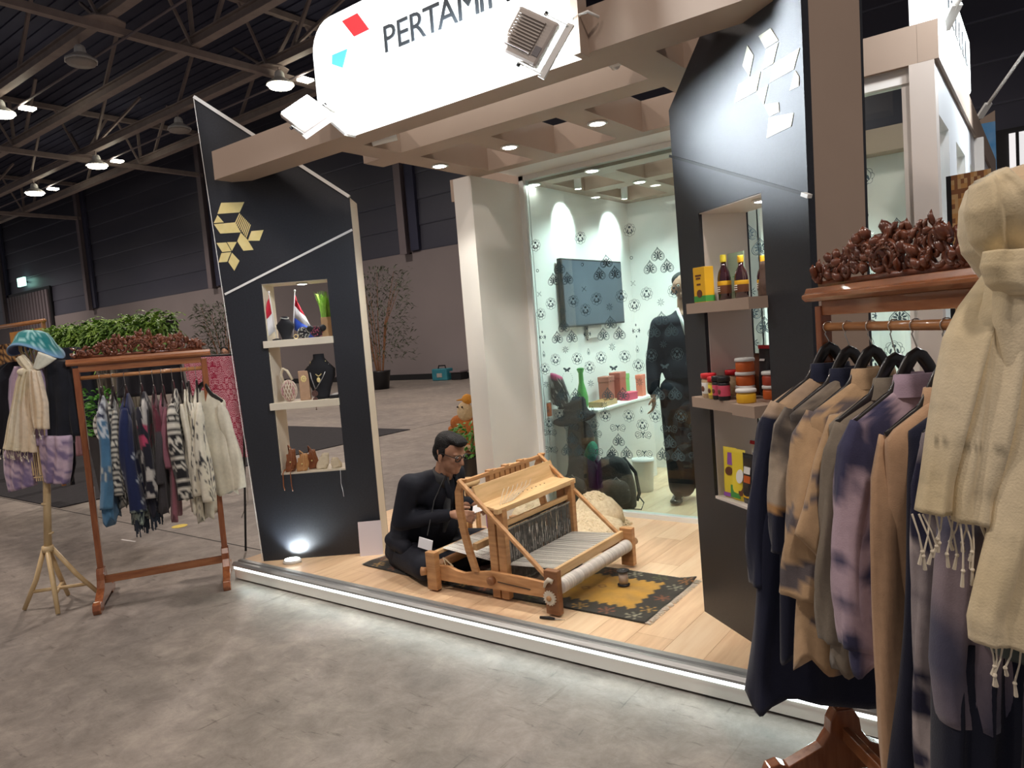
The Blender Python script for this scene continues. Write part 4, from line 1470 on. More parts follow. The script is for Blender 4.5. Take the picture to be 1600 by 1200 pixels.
def seated_weaver():
    B = Vector((-3.28, 3.30, ZP + 0.012))
    t = thing('person', 'seated man in black jacket and glasses, cross-legged on the rug at the loom', 'person', B)

    def P(x, y, z):
        return Vector((x, y, z)) - B
    # torso leans forward (+x); pelvis at x -3.33
    hipc = P(-3.34, 3.28, 0.25)
    chest = P(-3.17, 3.29, 0.60)
    neck = P(-3.055, 3.29, 0.735)
    headc = P(-2.975, 3.275, 0.875)
    # --- skin: one mesh with head, neck, forearm ends and hands
    caps = [(neck + Vector((-0.02, 0, -0.03)), 0.062, headc + Vector((-0.03, 0, -0.03)), 0.056)]
    # head: cranium, jaw, face plane; looking down along +x
    f = Vector((0.93, 0.0, -0.36)).normalized()
    u = Vector((0.36, 0.0, 0.93)).normalized()
    s_ = Vector((0, 1, 0))
    rot = (0, math.atan2(0.36, 0.93), 0)
    caps.append((headc + u * 0.02 - f * 0.010, (0.096, 0.078, 0.098), rot))
    caps.append((headc + f * 0.030 - u * 0.045, (0.062, 0.060, 0.072), rot))
    caps.append((headc + f * 0.060 - u * 0.092, (0.032, 0.034, 0.026), rot))
    caps.append((headc + f * 0.082 + u * 0.012, 0.012, headc + f * 0.108 - u * 0.030, 0.013))      # nose
    for k in (-1, 1):
        caps.append((headc + f * 0.093 - u * 0.034 + s_ * 0.011 * k, (0.010, 0.009, 0.009), rot))   # nostril wings
        caps.append((headc + f * 0.072 + u * 0.024 + s_ * 0.030 * k, (0.012, 0.026, 0.009), rot))   # brow
        caps.append((headc + f * 0.058 - u * 0.020 + s_ * 0.038 * k, (0.024, 0.020, 0.022), rot))   # cheek
    caps.append((headc + f * 0.088 - u * 0.060, (0.010, 0.022, 0.006), rot))                          # upper lip
    caps.append((headc + f * 0.085 - u * 0.072, (0.010, 0.019, 0.007), rot))                          # lower lip
    # forearms hidden in sleeves, run to the hands
    wrN = P(-2.90, 3.175, 0.520)
    wrF = P(-2.88, 3.40, 0.530)
    caps2 = []
    hand(caps2, wrN, (0.95, 0.25, -0.1), (0.0, 0.5, 0.8), (0, 0, 1), 1.0, 0.9)
    hand(caps2, wrF, (0.9, -0.42, 0.0), (0.0, -0.3, 0.9), (0, 0, 1), 1.0, 0.9)
    caps += [(P(-3.02, 3.15, 0.500), 0.030, wrN, 0.022), (P(-3.00, 3.42, 0.505), 0.030, wrF, 0.022)]
    # inner arms joining the head/neck mesh so the body is continuous
    shN, shF = P(-3.17, 3.10, 0.695), P(-3.14, 3.47, 0.695)
    elN, elF = P(-3.235, 3.065, 0.475), P(-3.20, 3.52, 0.475)
    caps += [(neck - Vector((0.04, 0, 0.04)), 0.035, shN - Vector((0, 0, 0.02)), 0.03), (neck - Vector((0.04, 0, 0.04)), 0.035, shF - Vector((0, 0, 0.02)), 0.03), (shN, 0.042, elN, 0.036), (shF, 0.042, elF, 0.036), (elN, 0.036, P(-3.02, 3.15, 0.500), 0.028), (elF, 0.036, P(-3.00, 3.42, 0.505), 0.028)]
    caps += [(neck - Vector((0.03, 0, 0.02)), 0.045, chest - Vector((0.05, 0, 0)), 0.08), (chest - Vector((0.05, 0, 0)), 0.08, hipc, 0.09)]
    knN, knF = P(-3.00, 3.02, 0.245), P(-2.93, 3.62, 0.245)
    caps += [(hipc + Vector((0, -0.08, -0.03)), 0.075, knN, 0.055), (hipc + Vector((0, 0.08, -0.03)), 0.075, knF, 0.055),
             (knN, 0.05, P(-2.98, 3.36, 0.175), 0.035), (knF, 0.05, P(-3.06, 3.26, 0.175), 0.035)]
    organic('body', caps + caps2, M_SKIN, t, 0.0065, 2, 0.5)
    # --- jacket: torso + sleeves
    j = [(P(-3.37, 3.28, 0.24), (0.175, 0.205, 0.12), (0, 0.2, 0)),
         (P(-3.33, 3.28, 0.38), (0.155, 0.19, 0.17), (0, 0.35, 0)),
         (P(-3.25, 3.285, 0.52), (0.145, 0.20, 0.17), (0, 0.45, 0)),
         (P(-3.18, 3.29, 0.63), (0.125, 0.205, 0.12), (0, 0.5, 0)),
         (shN, 0.078, elN + Vector((0, -0.01, 0)), 0.062), (shF, 0.078, elF, 0.062),
         (P(-3.10, 3.25, 0.705), 0.062, shN, 0.07), (P(-3.10, 3.33, 0.705), 0.062, shF, 0.07), (P(-3.13, 3.29, 0.66), (0.10, 0.12, 0.09), (0, 0.5, 0)), (P(-3.09, 3.29, 0.60), (0.085, 0.14, 0.14), (0, 0.3, 0)), (P(-3.14, 3.29, 0.42), (0.12, 0.15, 0.17), (0, 0.1, 0)),
         (elN, 0.062, P(-2.945, 3.16, 0.512), 0.040), (elF, 0.062, P(-2.93, 3.42, 0.518), 0.040),
         (P(-3.42, 3.16, 0.18), 0.055, P(-3.20, 3.08, 0.23), 0.05), (P(-3.38, 3.10, 0.33), 0.05, P(-3.24, 3.08, 0.30), 0.05)]
    jo = organic('jacket', j, M_SUIT, t, 0.010, 5, 0.6)
    # collar stand and lapel
    q = MB()
    rings = []
    for k, (dz, rad) in enumerate(((-0.05, 0.092), (0.005, 0.080), (0.022, 0.070))):
        rings.append([neck + Vector((0.35 * dz + rad * 0.95 * math.cos(a), rad * math.sin(a), dz - 0.40 * rad * math.cos(a))) for a in [R(40 + 280 * i / 18) for i in range(19)]])
    q.loft(rings, False, closed=False)
    o = q.build('collar', M_SHIRT, t, True)
    o.modifiers.new('th', 'SOLIDIFY').thickness = 0.006
    q = MB()
    for k in (-1, 1):
        q.tube([neck + Vector((0.02, 0.060 * k, 0.015)), neck + Vector((0.075, 0.045 * k, -0.10)), P(-3.02, 3.285 + 0.03 * k, 0.50)], [0.016, 0.026, 0.014], 8, flat=0.4)
    q.build('lapel', M_SUIT, t, True)
    q = MB().tube([neck + Vector((0.045, -0.03, -0.01)), P(-3.015, 3.25, 0.60), P(-3.0, 3.22, 0.47), P(-2.99, 3.17, 0.40)], [0.020, 0.034, 0.028, 0.012], 10, flat=0.4)
    q.build('shirt_front', M_SHIRT, t, True)
    # --- trousers
    k_ = [(P(-3.36, 3.20, 0.215), 0.115, P(-3.02, 3.02, 0.225), 0.085), (P(-3.36, 3.38, 0.215), 0.115, P(-2.96, 3.62, 0.225), 0.080),
          (P(-3.02, 3.02, 0.215), 0.078, P(-2.92, 3.34, 0.185), 0.055), (P(-2.96, 3.62, 0.215), 0.078, P(-3.02, 3.24, 0.185), 0.055),
          (P(-3.40, 3.28, 0.22), (0.16, 0.19, 0.095), (0, 0, 0)), (P(-3.16, 3.22, 0.20), 0.08, P(-3.10, 3.42, 0.20), 0.08)]
    organic('trousers', k_, M_SUIT, t, 0.010, 5, 0.6)
    for a, c in ((P(-2.92, 3.36, 0.165), P(-2.86, 3.48, 0.158)), (P(-3.02, 3.21, 0.165), P(-2.93, 3.10, 0.155))):
        organic('shoe', [(a, 0.034, c, 0.030)], M_GLOSS, t, 0.006, 2)
    # --- hair, ears, glasses
    h = []
    h.append((headc + u * 0.050 - f * 0.030, (0.092, 0.082, 0.078), rot))
    h.append((headc - f * 0.070 - u * 0.005, (0.050, 0.072, 0.075), rot))
    h.append((headc + u * 0.098 + f * 0.020, (0.075, 0.062, 0.030), rot))
    h.append((headc + u * 0.092 + f * 0.065, (0.028, 0.055, 0.024), rot))
    for k in (-1, 1):
        h.append((headc + u * 0.015 - f * 0.010 + s_ * 0.068 * k, (0.030, 0.016, 0.040), rot))
        h.append((headc - f * 0.050 - u * 0.040 + s_ * 0.045 * k, (0.030, 0.024, 0.030), rot))
    organic('hair', h, M_HAIR, t, 0.0065, 2, 0.5)
    for k in (-1, 1):
        e = headc - f * 0.008 - u * 0.022 + s_ * 0.080 * k
        organic('ear', [(e, (0.017, 0.007, 0.028), rot), (e - u * 0.026 + f * 0.004, (0.009, 0.006, 0.009), rot)], M_SKIN, t, 0.004, 1)
    gl = MB()
    for k in (-1, 1):
        c = headc + f * 0.096 + u * 0.006 + s_ * 0.033 * k
        pts = [c + s_ * 0.028 * math.cos(a) + u * 0.021 * math.sin(a) for a in [2 * PI * i / 14 for i in range(15)]]
        gl.tube(pts, 0.0034, 6, False)
        gl.tube([c + s_ * 0.024 * k + u * 0.006, headc + u * 0.010 + s_ * 0.082 * k, headc - f * 0.025 - u * 0.004 + s_ * 0.083 * k], 0.0025, 6)
    gl.tube([headc + f * 0.098 + u * 0.008 - s_ * 0.010, headc + f * 0.100 + u * 0.010, headc + f * 0.098 + u * 0.008 + s_ * 0.010], 0.0025, 6)
    gl.build('glasses', M_BLACK, t)
    for k in (-1, 1):
        c = headc + f * 0.078 + u * 0.006 + s_ * 0.030 * k
        MB().ball(c, 0.0115).build('eye', mat('eye_white', (0.6, 0.55, 0.5), 0.3), t, True)
        MB().ball(c + f * 0.0075 - u * 0.003, 0.0062).build('iris', M_BLACK, t, True)
    # name badge
    q = MB().prism([(0, 0), (0.11, 0), (0.11, 0.075), (0, 0.075)], lambda a, c: P(-3.07 + a, 3.03 - 0.01 + c * 0.25, 0.345 + c * 0.75 - a * 0.12), lambda a, c: P(-3.07 + a, 3.027 - 0.01 + c * 0.25, 0.343 + c * 0.75 - a * 0.12))
    b = fixn(q.build('badge', mat('badge_white', (0.75, 0.76, 0.80), 0.3), t))
    b['label'] = 'white badge resting on his lap'
    MB().tube([neck + Vector((0.05, -0.05, 0.0)), P(-3.02, 3.14, 0.60), P(-3.015, 3.05, 0.41)], 0.0035, 5).build('lanyard', M_SHIRT, t)
    # held shuttle
    return t


seated_weaver()
t = thing('paper_slip', 'white paper slip held in the seated man\'s hands', 'paper', (-2.775, 3.27, 0.545), R(20), None, (0.5, -0.3, 0.4))
MB().box(-0.045, -0.035, 0, 0.045, 0.035, 0.002).build('sheet', MATS['badge_white'], t)
# ================================================================ CLOTHES RACKS
M_MAHOG = mat('mahogany_varnish', (0.22, 0.062, 0.022), 0.25, col2=(0.32, 0.11, 0.04), scale=5, stretch=(9, 9, 1.2), detail=6, coat=0.5)
M_MAHOGX = mat('mahogany_beam', (0.26, 0.085, 0.030), 0.25, col2=(0.38, 0.15, 0.06), scale=5, stretch=(1.2, 9, 9), detail=6, coat=0.5)
M_CARVE = mat('carved_mahogany', (0.10, 0.028, 0.014), 0.30, col2=(0.19, 0.060, 0.028), scale=30, coat=0.25)
M_RODW = mat('rod_wood', (0.40, 0.17, 0.06), 0.3, col2=(0.46, 0.21, 0.08), scale=6, coat=0.4)
M_HANG = mat('hanger_black', (0.016, 0.013, 0.013), 0.3, coat=0.3)
M_STEELW = mat('steel_wire', (0.6, 0.58, 0.55), 0.25, metal=1.0)
RL = 0.775


def carved_crest(parent, seed):
    random.seed(seed)

    def top(x):
        u = x / RL
        return 0.040 + 0.088 * math.sin(PI * u) ** 0.8 + 0.008 * math.sin(u * 26)
    # arched openwork: scrolls, leaves and blossoms
    q = MB()
    q.box(0.0, -0.012, 0.0, RL, 0.012, 0.018)
    rows = []
    for i in range(15):
        x = 0.03 + (RL - 0.06) * i / 14
        h = top(x)
        nlev = max(1, int(h / 0.045))
        for j in range(nlev):
            z = 0.022 + (h - 0.03) * (j + 0.5) / nlev
            r0 = random.uniform(0.023, 0.033)
            sgn = 1 if x < RL / 2 else -1
            a0 = random.uniform(0, 6.28)
            pts, rs = [], []
            for k in range(13):
                a = a0 + sgn * k * 0.52
                rr = r0 * (1 - k / 15)
                pts.append((x + rr * math.cos(a), -0.008 - 0.010 * k / 12, z + rr * math.sin(a)))
                rs.append(0.0105 * (1 - k / 20))
            q.tube(pts, rs, 6)
            q.ball((x, -0.014, z), 0.008, 0.008, 0.008, 8, 5)
    o = q.build('carved_scrolls', M_CARVE, parent, True)
    q = MB()
    for i in range(150):
        x = random.uniform(0.01, RL - 0.01)
        h = top(x)
        z = random.uniform(0.01, h)
        a = random.uniform(-1.4, 1.4) + (0.5 if x < RL / 2 else -0.5) * -1
        ln = random.uniform(0.028, 0.052)
        d = Vector((math.sin(a), random.uniform(-0.5, 0.1), math.cos(a))).normalized()
        p = Vector((x, random.uniform(-0.018, 0.010), z))
        w = random.uniform(0.009, 0.017)
        q.tube([p, p + d * ln * 0.35 + Vector((0, -0.004, 0)), p + d * ln * 0.7 + Vector((0, -0.006, 0)), p + d * ln], [w * 0.4, w, w * 0.8, 0.001], 6, flat=0.5)
    q.build('carved_leaves', M_CARVE, parent, True)
    # beaded arch in the middle
    q = MB()
    for rr in (0.062, 0.046):
        q.tube([(RL / 2 + rr * 1.15 * math.cos(a), -0.020, 0.040 + rr * math.sin(a)) for a in [R(12 + 156 * k / 14) for k in range(15)]], 0.007, 6)
    for k in range(12):
        a = R(18 + 144 * k / 11)
        q.ball((RL / 2 + 0.054 * 1.15 * math.cos(a), -0.026, 0.040 + 0.054 * math.sin(a)), 0.0055, nu=8, nv=5)
    for k in range(-3, 4):
        q.box(RL / 2 + k * 0.045 - 0.016, -0.012, 0.108 - abs(k) * 0.006, RL / 2 + k * 0.045 + 0.016, 0.012, 0.132 - abs(k) * 0.008)
    q.build('carved_arch', M_CARVE, parent, True)


def rack(label, loc, rz, seed):
    t = thing('clothes_rack', label, 'clothes rack', loc, rz)
    for x in (0.0, RL):
        MB().box(x - 0.019, -0.019, 0.16, x + 0.019, 0.019, 1.575).build('post', M_MAHOG, t, bevel=0.004)
        # scrolled foot, across the rack
        poly = [(-0.27, 0.0), (-0.18, 0.0), (-0.15, 0.025), (0.15, 0.025), (0.18, 0.0), (0.27, 0.0), (0.285, 0.03), (0.27, 0.065), (0.235, 0.075), (0.205, 0.06), (0.15, 0.085), (0.085, 0.115), (0.055, 0.16), (0.050, 0.20), (0.030, 0.235),
                (-0.030, 0.235), (-0.050, 0.20), (-0.055, 0.16), (-0.085, 0.115), (-0.15, 0.085), (-0.205, 0.06), (-0.235, 0.075), (-0.27, 0.065), (-0.285, 0.03)]
        q = MB().prism(poly, lambda a, c: (x - 0.024, a, c), lambda a, c: (x + 0.024, a, c))
        fixn(q.build('scroll_foot', M_MAHOG, t, bevel=0.004))
    MB().box(0.02, -0.012, 0.125, RL - 0.02, 0.012, 0.175).build('stretcher', M_MAHOGX, t, bevel=0.003)
    MB().box(0.015, -0.012, 1.545, RL - 0.015, 0.012, 1.59).build('apron_rail', M_MAHOGX, t, bevel=0.002)
    prof = [(-0.034, 1.590), (-0.046, 1.602), (-0.046, 1.612), (-0.036, 1.618), (-0.030, 1.634), (0.030, 1.634), (0.036, 1.618), (0.046, 1.612), (0.046, 1.602), (0.034, 1.590)]
    q = MB().prism(prof, lambda a, c: (-0.048, a, c), lambda a, c: (RL + 0.048, a, c))
    fixn(q.build('cornice', M_MAHOGX, t, bevel=0.002))
    MB().tube([(0.02, 0, 1.507), (RL - 0.02, 0, 1.507)], 0.0135, 14).build('hanging_rod', M_RODW, t, True)
    c = bpy.data.objects.new('crest', None)
    carve = MB()
    tmp = t
    hold = []
    n0 = set(COL.objects)
    carved_crest(t, seed)
    for o in COL.objects:
        if o not in n0:
            o.location = (0, 0, 1.634)
    bpy.data.objects.remove(c)
    return t


LR_O, LR_A = (-5.12, 2.08), math.atan2(0.65, 0.42)
RR_O, RR_A = (-0.589, 2.498), R(-49.45)
RZ = 1.528 / 1.507
rack('varnished mahogany clothes rack with carved crest at the left of the stand', (*LR_O, 0), LR_A, 1)
rr = rack('varnished mahogany clothes rack with carved crest in the right foreground', (*RR_O, 0), RR_A, 2)
rr.scale = (1, 1, RZ)


# ---------------------------------------------------------------- garments
def garment(name, label, origin, ang, u, cfn, length, w=0.21, th=0.045, sl=0.5, sr=0.055, spread=0.10, cat='shirt', top=1.40, seed=0,
            flare=1.15, fold=0.16, sleeves=True, hang_label=None, yaw=0.0, collar=None, sway=0.0, hem=0.02, srflare=1.15, fringe=None, rodz=1.507, hup=0.045):
    """local: X = shoulder line, Y = thickness, Z up; hangs at rod position u of the rack"""
    px = origin[0] + u * math.cos(ang)
    py = origin[1] + u * math.sin(ang)
    rz = ang - PI / 2 + yaw
    t = thing(name, label, cat, (px, py, 0), rz)
    ph = seed * 1.7
    nn, nl = 56, 46
    rings, cols = [], []
    z0 = top - length
    q = MB()
    for j in range(nl + 1):
        v = j / nl
        z = z0 + length * v
        d = top - z
        W = min(w, 0.035 + d * 1.55) if d < 0.14 else w * (1 + (flare - 1) * (d - 0.14) / max(length - 0.14, 0.1))
        T = th * (0.35 + 0.65 * min(1, d / 0.12)) * (1 + 0.35 * (1 - v))
        amp = fold * (0.25 + 0.75 * (1 - v))
        ring_ = []
        for k in range(nn):
            a = 2 * PI * k / nn
            ca, sa = math.cos(a), math.sin(a)
            x = W * (abs(ca) ** 0.75) * (1 if ca >= 0 else -1)
            f = 1 + amp * (math.sin(9 * a + ph + 2 * z) + 0.6 * math.sin(15 * a + 2.3 * ph - 3 * z))
            y = T * (abs(sa) ** 0.8) * (1 if sa >= 0 else -1) * f
            x *= 1 + 0.03 * math.sin(4 * a + ph + z * 6)
            zz = z + (hem * math.sin(5 * a + ph) * (1 - v) ** 6)
            ring_.append(Vector((x + sway * (1 - v), y + 0.012 * math.sin(z * 7 + ph), zz)))
        k0 = len(q.v)
        rings.append(ring_)
        for k in range(nn):
            q.c[j * nn + k] = cfn('body', k / nn, z, ring_[k])
    q.loft(rings, True)
    q.build('body', M_CLOTH, t, True)
    if sleeves:
        for s in (-1, 1):
            q = MB()
            rings = []
            ns, nr = 34, 20
            for j in range(ns + 1):
                v = j / ns
                cx = s * (w * 0.86 + spread * v + 0.015 * math.sin(v * 3))
                cz = top - 0.10 - sl * v
                cy = 0.015 * math.sin(v * 4 + ph)
                r_ = sr * (0.85 + (srflare - 0.85) * v)
                if v < 0.12:
                    r_ *= 0.55 + 0.45 * v / 0.12
                ring_ = []
                for k in range(nr):
                    a = 2 * PI * k / nr
                    f = 1 + 0.10 * math.sin(5 * a + ph + 9 * v) + 0.05 * math.sin(11 * v + 3 * a)
                    ring_.append(Vector((cx + r_ * 0.95 * f * math.cos(a), cy + r_ * 0.62 * f * math.sin(a), cz + 0.012 * math.cos(a) * s)))
                rings.append(ring_)
                for k in range(nr):
                    q.c[j * nr + k] = cfn('sleeve', k / nr, cz, ring_[k])
            q.loft(rings, True)
            q.build('sleeve', M_CLOTH, t, True)
    if collar:
        q = MB()
        rings = []
        for (dz, rr) in ((-0.03, 0.075), (0.0, 0.066), (0.028, 0.060), (0.030, 0.052), (0.0, 0.055)):
            rings.append([Vector((rr * 1.05 * math.cos(a), rr * 0.52 * math.sin(a), top - 0.01 + dz)) for a in [2 * PI * k / 24 for k in range(24)]])
        q.loft(rings, False)
        for i in range(len(q.v)):
            q.c[i] = collar
        q.build('collar', M_CLOTH, t, True)
    if fringe:
        q = MB()
        random.seed(seed)
        for k in range(40):
            a = 2 * PI * k / 40
            x, y = w * flare * math.cos(a) * 0.95, th * math.sin(a)
            ln = random.uniform(0.05, 0.12)
            q.tube([(x + sway, y, z0 + 0.01), (x + sway + random.uniform(-.01, .01), y, z0 - ln * .5), (x + sway + random.uniform(-.015, .015), y, z0 - ln)], [0.004, 0.003, 0.004], 4)
        for i in range(len(q.v)):
            q.c[i] = fringe
        q.build('fringe', M_CLOTH, t)['kind'] = 'stuff'
    # its hanger
    if hang_label:
        h = thing('hanger', hang_label, 'hanger', (px, py, 0), rz)
        arc = []
        for k in range(25):
            s = -1 + 2 * k / 24
            ax = abs(s) * w * 0.93
            e_ = min(1.0, ax / 0.085)
            arc.append((s * w * 0.93, 0, top + hup - (hup + 0.042) * e_ * e_ * (3 - 2 * e_) - max(0.0, ax - 0.085) * 0.66))
        MB().tube(arc, [0.013 + 0.006 * (1 - abs(-1 + k / 12)) for k in range(25)], 10, flat=0.42).build('arms', M_HANG, h, True)
        hk = [(0, 0, top + hup), (0, 0, top + hup + 0.02)]
        zc = rodz
        hk += [(0.012, 0, zc - 0.022)] if top + hup + 0.025 < zc - 0.022 else []
        hk += [(0.0172 * math.cos(a), 0, zc + 0.0172 * math.sin(a)) for a in [R(-60 + 250 * i / 9) for i in range(10)]]
        MB().tube(hk, 0.0019, 6).build('hook', M_STEELW, h, True)
    return t


def cfn_plain(c, var=0.12, sc=9):
    def f(part, u, z, p):
        n = nz(p.x * sc + 3, p.y * sc, z * sc)
        return tuple(max(0, k * (1 + var * n)) for k in c)
    return f


def cfn_tie(c1, c2, sc=5, seed=0, sharp=2.2, c3=None, zcut=None):
    def f(part, u, z, p):
        n = nz(p.x * sc + seed, p.y * sc * 1.5, z * sc * 0.7 + seed) + 0.5 * nz(p.x * sc * 2.7, p.y * 9, z * sc * 2.1 + seed)
        t_ = max(0, min(1, 0.5 + sharp * n))
        c = mixc(c1, c2, t_)
        if c3 and nz(p.x * 3 + 9, p.y * 3 + seed, z * 3) > 0.12:
            c = mixc(c, c3, 0.75)
        if zcut and zcut[0](part, z, p):
            c = zcut[1]
        return c
    return f


NAVY = (0.010, 0.016, 0.055)
NIGHT = (0.008, 0.010, 0.028)
CREAMC = (0.70, 0.63, 0.47)
BLK = (0.012, 0.012, 0.014)
BEIGE = (0.52, 0.36, 0.22)


def f_denim(part, u, z, p):
    if z > 1.22:
        return mixc((0.62, 0.66, 0.70), NAVY, 0.5 + 2 * nz(p.x * 20, 0, z * 20))
    if z > 1.10 and frac(p.x * 30 + p.y * 60) < 0.5:
        return (0.5, 0.55, 0.6)
    if 0.84 < z < 0.93:
        d = abs(frac((z - 0.84) / 0.09 + 0.0) - 0.5) * 2 + abs(frac(u * 4) - 0.5) * 1.5
        return (0.42, 0.44, 0.40) if frac(d * 2.5) < 0.45 else (0.06, 0.13, 0.22)
    return mixc((0.075, 0.19, 0.32), (0.045, 0.12, 0.22), 0.5 + nz(p.x * 9, p.y * 9, z * 5))


def f_stripebw(part, u, z, p):
    return (0.62, 0.60, 0.52) if frac(z * 26 + 0.8 * math.sin(p.x * 18)) < 0.5 else (0.02, 0.022, 0.03)


def f_bones(part, u, z, p):
    c = (0.012, 0.020, 0.075)
    for zc in (0.70, 0.84, 1.0):
        zz = z - zc - 0.25 * (u - 0.5) * 0.3
        uu = (frac(u * 2 + 0.05) - 0.5) * 0.36
        if abs(zz) < 0.009 and abs(uu) < 0.05:
            c = (0.55, 0.60, 0.66)
        for s in (-1, 1):
            if abs(math.hypot(uu - 0.055 * s, zz) - 0.016) < 0.007:
                c = (0.55, 0.60, 0.66)
    if z < 0.60:
        c = (0.35, 0.42, 0.36) if frac(z * 40 + math.sin(u * 40)) < 0.5 else (0.015, 0.03, 0.05)
    return c


def f_darkmix(part, u, z, p):
    n = nz(p.x * 16, p.y * 10 + 4, z * 14)
    if 1.0 < z < 1.16 and n > 0.08:
        return (0.40, 0.05, 0.11)
    if n > 0.20:
        return (0.50, 0.48, 0.45)
    return (0.012, 0.012, 0.022)


def f_ikat(part, u, z, p):
    band = z * 8.5
    k = int(math.floor(band))
    fz = frac(band)
    W_, B_ = (0.66, 0.63, 0.55), (0.014, 0.014, 0.017)
    if k % 3 == 0:
        return W_ if frac(fz * 4) < 0.42 else B_
    if k % 3 == 1:
        d = abs(frac(u * 5) - 0.5) * 2 + abs(fz - 0.5) * 2
        return W_ if frac(d * 1.8) < 0.42 else B_
    d = abs(frac(u * 4 + fz) - 0.5)
    return W_ if d < 0.13 or abs(frac(u * 4 - fz) - 0.5) < 0.13 else B_


def f_creampat(seed, dens=0.12):
    def f(part, u, z, p):
        n = nz(u * 14 + seed, z * 16, seed)
        m = nz(u * 5 + seed * 2, z * 5, 3.0)
        if abs(n) < 0.05 * (1 + dens * 4) and m > 0.02:
            return (0.04, 0.04, 0.045)
        return mixc((0.76, 0.72, 0.60), (0.66, 0.62, 0.50), 0.5 + nz(p.x * 8, p.y * 8, z * 8))
    return f


LRK = [
    ('shirt', 'blue denim shirt with pale yoke and grey diamond band, leftmost on the left rack', 'black hanger of the blue denim shirt, leftmost on the left rack', 0.13, f_denim, 0.80, 0.15, 0.030, 0.62, 0.055, 0.10, 1.38, 11, 0.10),
    ('shirt', 'black and cream zigzag striped shirt beside the blue denim shirt on the left rack', 'black hanger of the zigzag striped shirt on the left rack', 0.20, f_stripebw, 0.72, 0.15, 0.022, 0.55, 0.045, 0.05, 1.38, 12, 0.0),
    ('shirt', 'navy shirt with white bone-shaped motifs on the left rack', 'black hanger of the navy bone-motif shirt on the left rack', 0.275, f_bones, 0.84, 0.16, 0.038, 0.68, 0.072, 0.02, 1.38, 13, 0.0),
    ('shirt', 'dark shirt flecked with pink and white patches at the middle of the left rack', 'black hanger of the pink-flecked dark shirt on the left rack', 0.37, f_darkmix, 0.80, 0.16, 0.030, 0.60, 0.050, 0.04, 1.38, 14, 0.0),
    ('shirt', 'grey shirt with dull burgundy shoulders on the left rack', 'black hanger of the burgundy-shouldered shirt on the left rack', 0.445, lambda part, u, z, p: (0.11, 0.022, 0.035) if z > 1.10 else (0.055, 0.050, 0.055), 0.78, 0.15, 0.026, 0.50, 0.045, 0.02, 1.36, 15, 0.0),
    ('shirt', 'narrow mauve pink shirt on the left rack', 'black hanger of the mauve pink shirt on the left rack', 0.50, cfn_plain((0.26, 0.10, 0.13)), 0.84, 0.15, 0.020, 0.40, 0.036, 0.02, 1.36, 16, 0.0),
    ('jacket', 'black and cream ikat jacket with diamond and stripe bands on the left rack', 'black hanger of the banded ikat jacket on the left rack', 0.565, f_ikat, 0.72, 0.17, 0.034, 0.64, 0.068, 0.03, 1.38, 17, 0.0),
    ('shirt', 'plain ivory shirt just right of the banded ikat jacket', 'black hanger of the plain ivory shirt on the left rack', 0.625, cfn_plain((0.72, 0.68, 0.56)), 0.82, 0.15, 0.020, 0.55, 0.040, 0.02, 1.37, 18, 0.0),
    ('shirt', 'ivory shirt with fine black brush lines, third from the right end of the left rack', 'black hanger of the brush-lined ivory shirt on the left rack', 0.665, f_creampat(3, 0.2), 0.88, 0.16, 0.022, 0.62, 0.044, 0.04, 1.37, 19, 0.0),
    ('shirt', 'ivory shirt with bold black figures, second from the right end of the left rack', 'black hanger of the bold-figured ivory shirt on the left rack', 0.715, f_creampat(8, 0.5), 0.86, 0.17, 0.030, 0.66, 0.056, 0.07, 1.37, 20, 0.0),
]
for (nm, lb, hl, u, fn, ln, w, th, sl, sr, sp, top, sd, sw) in LRK:
    garment(nm, lb, LR_O, LR_A, u, fn, ln, w, th, sl, sr, sp, nm, top, sd, 1.12, 0.16, True, hl, 0.0, None, sw, 0.03, 1.1,
            fringe=((0.02, 0.03, 0.05) if sd in (13, 14) else None))
garment('shirt', 'plain cream shirt flaring beyond the right post of the left rack', LR_O, LR_A, 0.752, cfn_plain((0.70, 0.66, 0.54)), 0.72, 0.16, 0.026, 0.60, 0.05, 0.06, 'shirt', 1.35, 25, 1.2, 0.2, True,
        'black hanger of the plain cream shirt at the right end of the left rack', 0.9)


# ---------------------------------------------------------------- draped strips
SK = 0.0


def drape(name, rows, cfn, m, parent, th=0.03, folds=5, y0=0.0, yfn=None, n=40, seed=0, amp=0.35, label=None):
    """rows: [(xl, zl, xr, zr)] top to bottom in the local XZ plane; closed lens section with folds, bulging to -Y"""
    q = MB()
    rings = []
    R_ = []
    # resample rows
    m_ = 6
    for i in range(len(rows) - 1):
        a, b_ = rows[i], rows[i + 1]
        for k in range(m_):
            t_ = k / m_
            R_.append(tuple(a[j] + (b_[j] - a[j]) * t_ for j in range(4)))
    R_.append(rows[-1])
    for i, (xl, zl, xr, zr) in enumerate(R_):
        v = i / (len(R_) - 1)
        ring_ = []
        for k in range(n):
            a = 2 * PI * k / n
            s = 0.5 - 0.5 * math.cos(a)
            front = math.sin(a)
            x = xl + (xr - xl) * s
            z = zl + (zr - zl) * s
            fl = math.sin(folds * 2 * PI * s + seed + 2.5 * v) * amp + 0.4 * amp * math.sin(folds * 4.3 * PI * s + 2 * seed - 3 * v)
            y = -th * (abs(front) ** 0.6) * (1 if front > 0 else -1) * (1 + 0.15 * fl) - th * 0.55 * fl * math.sin(PI * s)
            y += y0 + (yfn(v, s) if yfn else 0)
            x += SK * y0
            ring_.append(Vector((x, y, z)))
        rings.append(ring_)
        for k in range(n):
            q.c[i * n + k] = cfn(name, k / n, ring_[k].z, ring_[k])
    q.loft(rings, True)
    o = q.build(name, m, parent, True)
    fixn(o)
    if label:
        o['label'] = label
    return o


